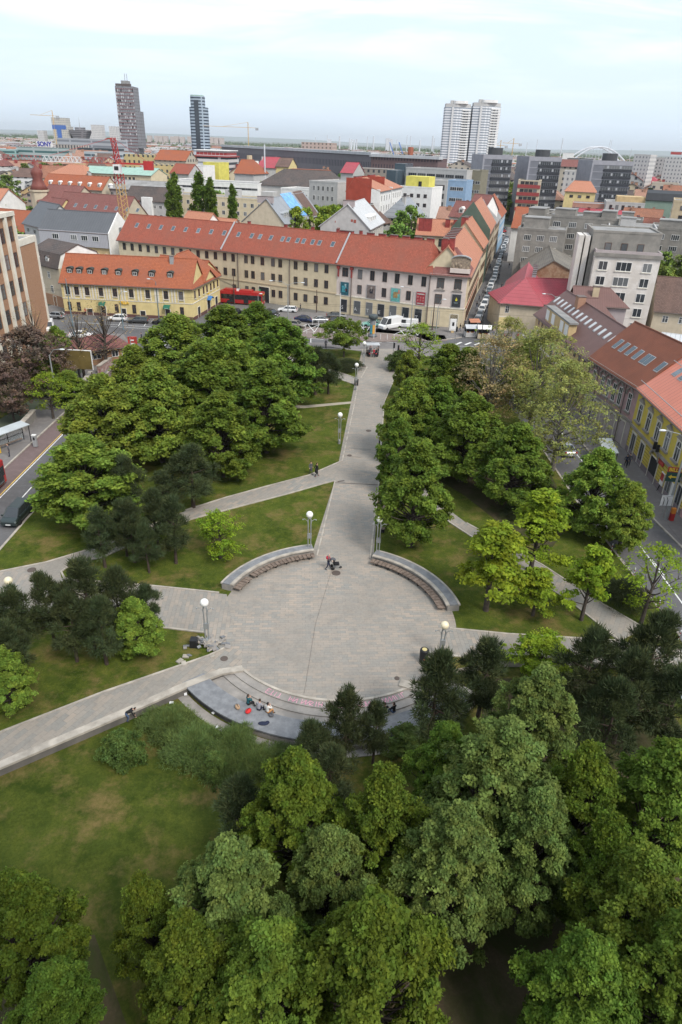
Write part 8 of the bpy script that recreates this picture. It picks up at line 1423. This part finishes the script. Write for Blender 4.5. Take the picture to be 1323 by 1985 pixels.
p = on_seat(519, 1382); person('person in a white shirt and tan trousers on the granite seat', p, face_c(p)-.25, 's3', SITD, c_wh, c_tan, 'black', group=SG)
p = on_seat(748, 1384); person('person in a black jacket with a red collar, left of the pair on the seat', p, face_c(p)+.1, 's4', SIT, c_bl, c_jn, 'brown', group=SG)
p = on_seat(764, 1382); person('person with long brown hair and a black top, right of the pair on the seat', p, face_c(p)+.25, 's5', SITD, c_bl, c_jn, 'brown', group=SG)
def bag(label, px, py, s, m, name='bag'):
    t = thing(name, label, 'bag', tuple(on_seat(px, py)), px*.1); g = MB(); g.ball((0, 0, s[2]/2), .5, m, 10, 7, s); g.build('body', t, True); MB().tube([(-s[0]*.35, 0, s[2]*.9), (0, 0, s[2]*1.25), (s[0]*.35, 0, s[2]*.9)], .018, M_BLK, 5).build('handle', t)
bag('red rucksack lying beside the person in teal', 482, 1381, (.55, .40, .30), cloth('bright_red', (.55, .03, .03)), 'rucksack'); bag('tan and white bag left of the red rucksack', 461, 1373, (.55, .35, .30), cloth('canvas', (.36, .24, .15))); bag('small dark bag behind the person in white', 526, 1388, (.42, .34, .24), c_gy); bag('black rucksack behind the pair on the right of the seat', 739, 1393, (.42, .6, .25), c_bl, 'rucksack')
o = MB().ball((0, 0, .04), .5, c_nv, 10, 6, (.75, .40, .12)).ball((.28, .1, .05), .5, c_nv, 8, 5, (.3, .3, .13)).build('jacket', smooth=True); o.location = on_seat(511, 1403); tag(o, 'navy jacket dropped on the granite slab', 'clothing')
p = G(636, 1104, ZP); person('person in a red and grey jacket pushing a pushchair onto the plaza', p, rad(-80), 'p1', PUSH, c_gy, c_nv, 'grey'); MB().b2((-.2, -.2, 1.28), (.2, .2, 1.45), c_rd)
q = MB(); q.tube([(p.x, p.y, ZP+1.26), (p.x, p.y, ZP+1.44)], [.21, .19], c_rd, 10); o = q.build('scarf'); o.location = (0, 0, 0); tag(o, 'red shoulder cape worn by the person with the pushchair', 'clothing')
t = thing('pushchair', 'dark pushchair with three wheels in front of the person on the plaza', 'pushchair', tuple(G(652, 1102, ZP)), rad(10)); MB().box((0, 0, .55), (.55, .42, .18), c_bl).box((-.22, 0, .75), (.12, .42, .4), c_bl).build('seat', t); MB().shell([(-.35+.35*math.cos(a), y, .8+.35*math.sin(a)) for y in (-.22, .22) for a in [math.pi*i/6 for i in range(1, 7)]], [(i, i+1, i+7, i+6) for i in range(5)], .02, c_gy).build('hood', t); MB().tube([(-.75, -.2, 1.0), (-.3, -.2, .55), (.4, -.1, .2)], .018, M_POST, 5).tube([(-.75, .2, 1.0), (-.3, .2, .55), (.4, .1, .2)], .018, M_POST, 5).tube([(-.75, -.2, 1.0), (-.75, .2, 1.0)], .02, M_BLK, 5).tube([(-.3, .2, .55), (-.35, .25, .2)], .018, M_POST, 4).tube([(-.3, -.2, .55), (-.35, -.25, .2)], .018, M_POST, 4).build('frame', t)
for x, y, r in ((-.35, -.28, .17), (-.35, .28, .17), (.42, 0, .13)): MB().lathe((0, 0, 0), [(r*.5, -.02), (r, -.02), (r, .02), (r*.5, .02)], M_TYRE, 12).build('wheel', t, loc=(x, y, r)).rotation_euler = (math.pi/2, 0, 0)
p = G(247, 1394, -.1); p.z = -.5; p = G(247, 1398, -.5); person('person in a black jacket bending over the shrubs below the ramp', p, rad(-75), 'p2', BEND, c_bl, c_jn, 'black'); o = MB().ball((0, 0, .25), .5, mat('bag_yellow', (.65, .46, .03), .6), 8, 6, (.3, .25, .55)).build('plastic_bag', smooth=True); o.location = (p.x-.45, p.y+.1, -.35); tag(o, 'yellow plastic bag hanging by the bending person', 'bag')
person('person in a long grey coat walking on the diagonal path', G(603, 919, ZP), rad(200), 'p3', WALK, c_gy, c_gy, 'brown', .96, True); person('person in an open black coat and white shirt striding beside the grey coat', G(614, 924, ZP), rad(-60), 'p4', WALK, c_bl, c_bl, 'brown', 1.03, True, cloth('shoe_red', (.2, .03, .03)))
pb_ = G(735, 982, ZP); person('person in black sitting on a promenade bench', (pb_.x+.25, pb_.y, ZP+.33), rad(80), 's6', SIT, c_bl, c_bl, 'brown'); person('person in black standing at the promenade edge under the bright maple', G(735, 872, ZP), rad(90), 'p5', STAND, c_bl, c_nv, 'black')
WK = [('w1', WALK, c_bl, c_jn, 'brown'), ('w2', WALK, c_nv, c_bl, 'black'), ('w3', STAND, c_gy, c_nv, 'brown'), ('w4', STAND, c_ltg, c_jn, 'blond'), ('w5', WALK, c_rd, c_bl, 'black'), ('w6', STAND, c_hv, c_nv, 'brown'), ('w7', WALK, c_lg, c_jn, 'grey')]
def pp(label, px, py, i, rz=0, z=.11, g=None): k_, po, a, b_, h = WK[i]; person(label, G(px, py, z), rad(rz), k_, po, a, b_, h, group=g)
pp('pedestrian in a black jacket walking on the left footway towards the kiosk', 241, 712, 1, 10, .11); pp('vendor in a bright yellow vest beside the kiosk poster column', 240, 700, 5, 180); pp('pedestrian in dark clothes at the crossing right of the kiosk', 276, 662, 1, 90); pp('person in red waiting at the pub doorway', 167, 612, 4, 0); pp('person waiting inside the left bus shelter', 20, 885, 2, 120); pp('person standing at the low wall end on the left footway', 181, 742, 1, 60)
pp('pedestrian in black before the long cream building', 583, 602, 1, 90); pp('person at the far kerb by the little traffic light', 774, 692, 1, 180); pp('person in dark clothes on the kerb left of the umbrella tree', 632, 676, 1, 0); pp('person in black walking past the underpass entrance', 842, 700, 0, 0)
pp('person in a dark jacket leaving the corner building', 892, 642, 0, 90); pp('person walking left of the grey market table', 908, 650, 6, 20); pp('stallholder in a yellow vest behind the market table', 921, 650, 5, 180); pp('person in a pale top in front of the snack stall', 956, 650, 3, 0); pp('person in dark clothes right of the snack stall', 963, 648, 2, 30); pp('first of the three shoppers before the crimson roofed house', 977, 662, 4, 90); pp('second of the three shoppers before the crimson roofed house', 981, 663, 1, 90); pp('third shopper, standing by the shop door of the crimson roofed house', 1003, 661, 4, 180); pp('person bending toward the parked scooter by the corner house', 1005, 668, 6, 60)
for i, (px, py, j) in enumerate(((901, 634, 1), (924, 598, 0), (929, 584, 1), (936, 572, 1), (955, 583, 3), (967, 540, 1), (987, 520, 0), (985, 500, 1), (993, 478, 0), (995, 470, 1), (972, 560, 2), (950, 520, 1), (958, 500, 0))):
    pp('pedestrian in the side street, %s from the near end' % SEQ[i], px, py, j, 20*i, g='pedestrians in the side street')
pp('person in black on the footway before the lemon yellow house', 1212, 905, 1, 170); pp('person in dark clothes beside the one before the lemon yellow house', 1218, 903, 2, 150); pp('person standing in the doorway right of the arched gateway', 1277, 950, 1, 100)
t = thing('beer_cart', 'small cart with a canopy and stools crowded by people at the head of the promenade', 'cart', tuple(G(722, 690, .14)), .1); MB().box((0, 0, 1.0), (2.2, 1.2, .12), M_WOOD).build('counter', t); MB().box((0, 0, 2.3), (2.6, 1.9, .08), MATS['roof_pale']).build('canopy', t); g = MB()
for sx in (-1, 1):
    for sy in (-1, 1): g.tube([(sx*1.1, sy*.6, .3), (sx*1.1, sy*.6, 2.3)], .04, M_BLK, 4)
g.build('frame', t)
for sx in (-1, 1):
    for sy in (-1, 1): MB().lathe((0, 0, 0), [(.15, -.04), (.3, -.04), (.3, .04), (.15, .04)], M_TYRE, 12).build('wheel', t, loc=(sx*.8, sy*.7, .3)).rotation_euler = (math.pi/2, 0, 0)
for s in (-1, 0, 1): MB().box((s*.6, -.95, .7), (.3, .3, .08), MATS['box_red']).tube([(s*.6, -.95, .2), (s*.6, -.95, .7)], .03, M_BLK, 4).build('stool', t)
for i, (px, py, j, l) in enumerate(((716, 692, 1, 'person in navy at the left side of the beer cart'), (725, 693, 4, 'person in red at the front of the beer cart'), (730, 692, 0, 'person in black at the right front of the beer cart'), (733, 690, 2, 'person in grey right of the beer cart'), (719, 684, 3, 'person in a pale top behind the beer cart'))): pp(l, px, py, j, 40*i, .14)

# ---------------------------------------------------------------- air
hz = bpy.data.materials.new('haze'); hz.use_nodes = True; t_ = hz.node_tree; t_.nodes.remove(t_.nodes['Principled BSDF']); v = N(t_, 'ShaderNodeVolumePrincipled'); v.inputs['Color'].default_value = (.90, .95, 1.0, 1); v.inputs['Density'].default_value = 0.00005; v.inputs['Anisotropy'].default_value = 0.2; t_.links.new(v.outputs[0], t_.nodes['Material Output'].inputs['Volume'])
tag(MB().b2((-41000, -2100, -3), (41000, 41000, 330), hz).build('haze'), 'thin pale haze over the city', 'haze', kind='stuff')
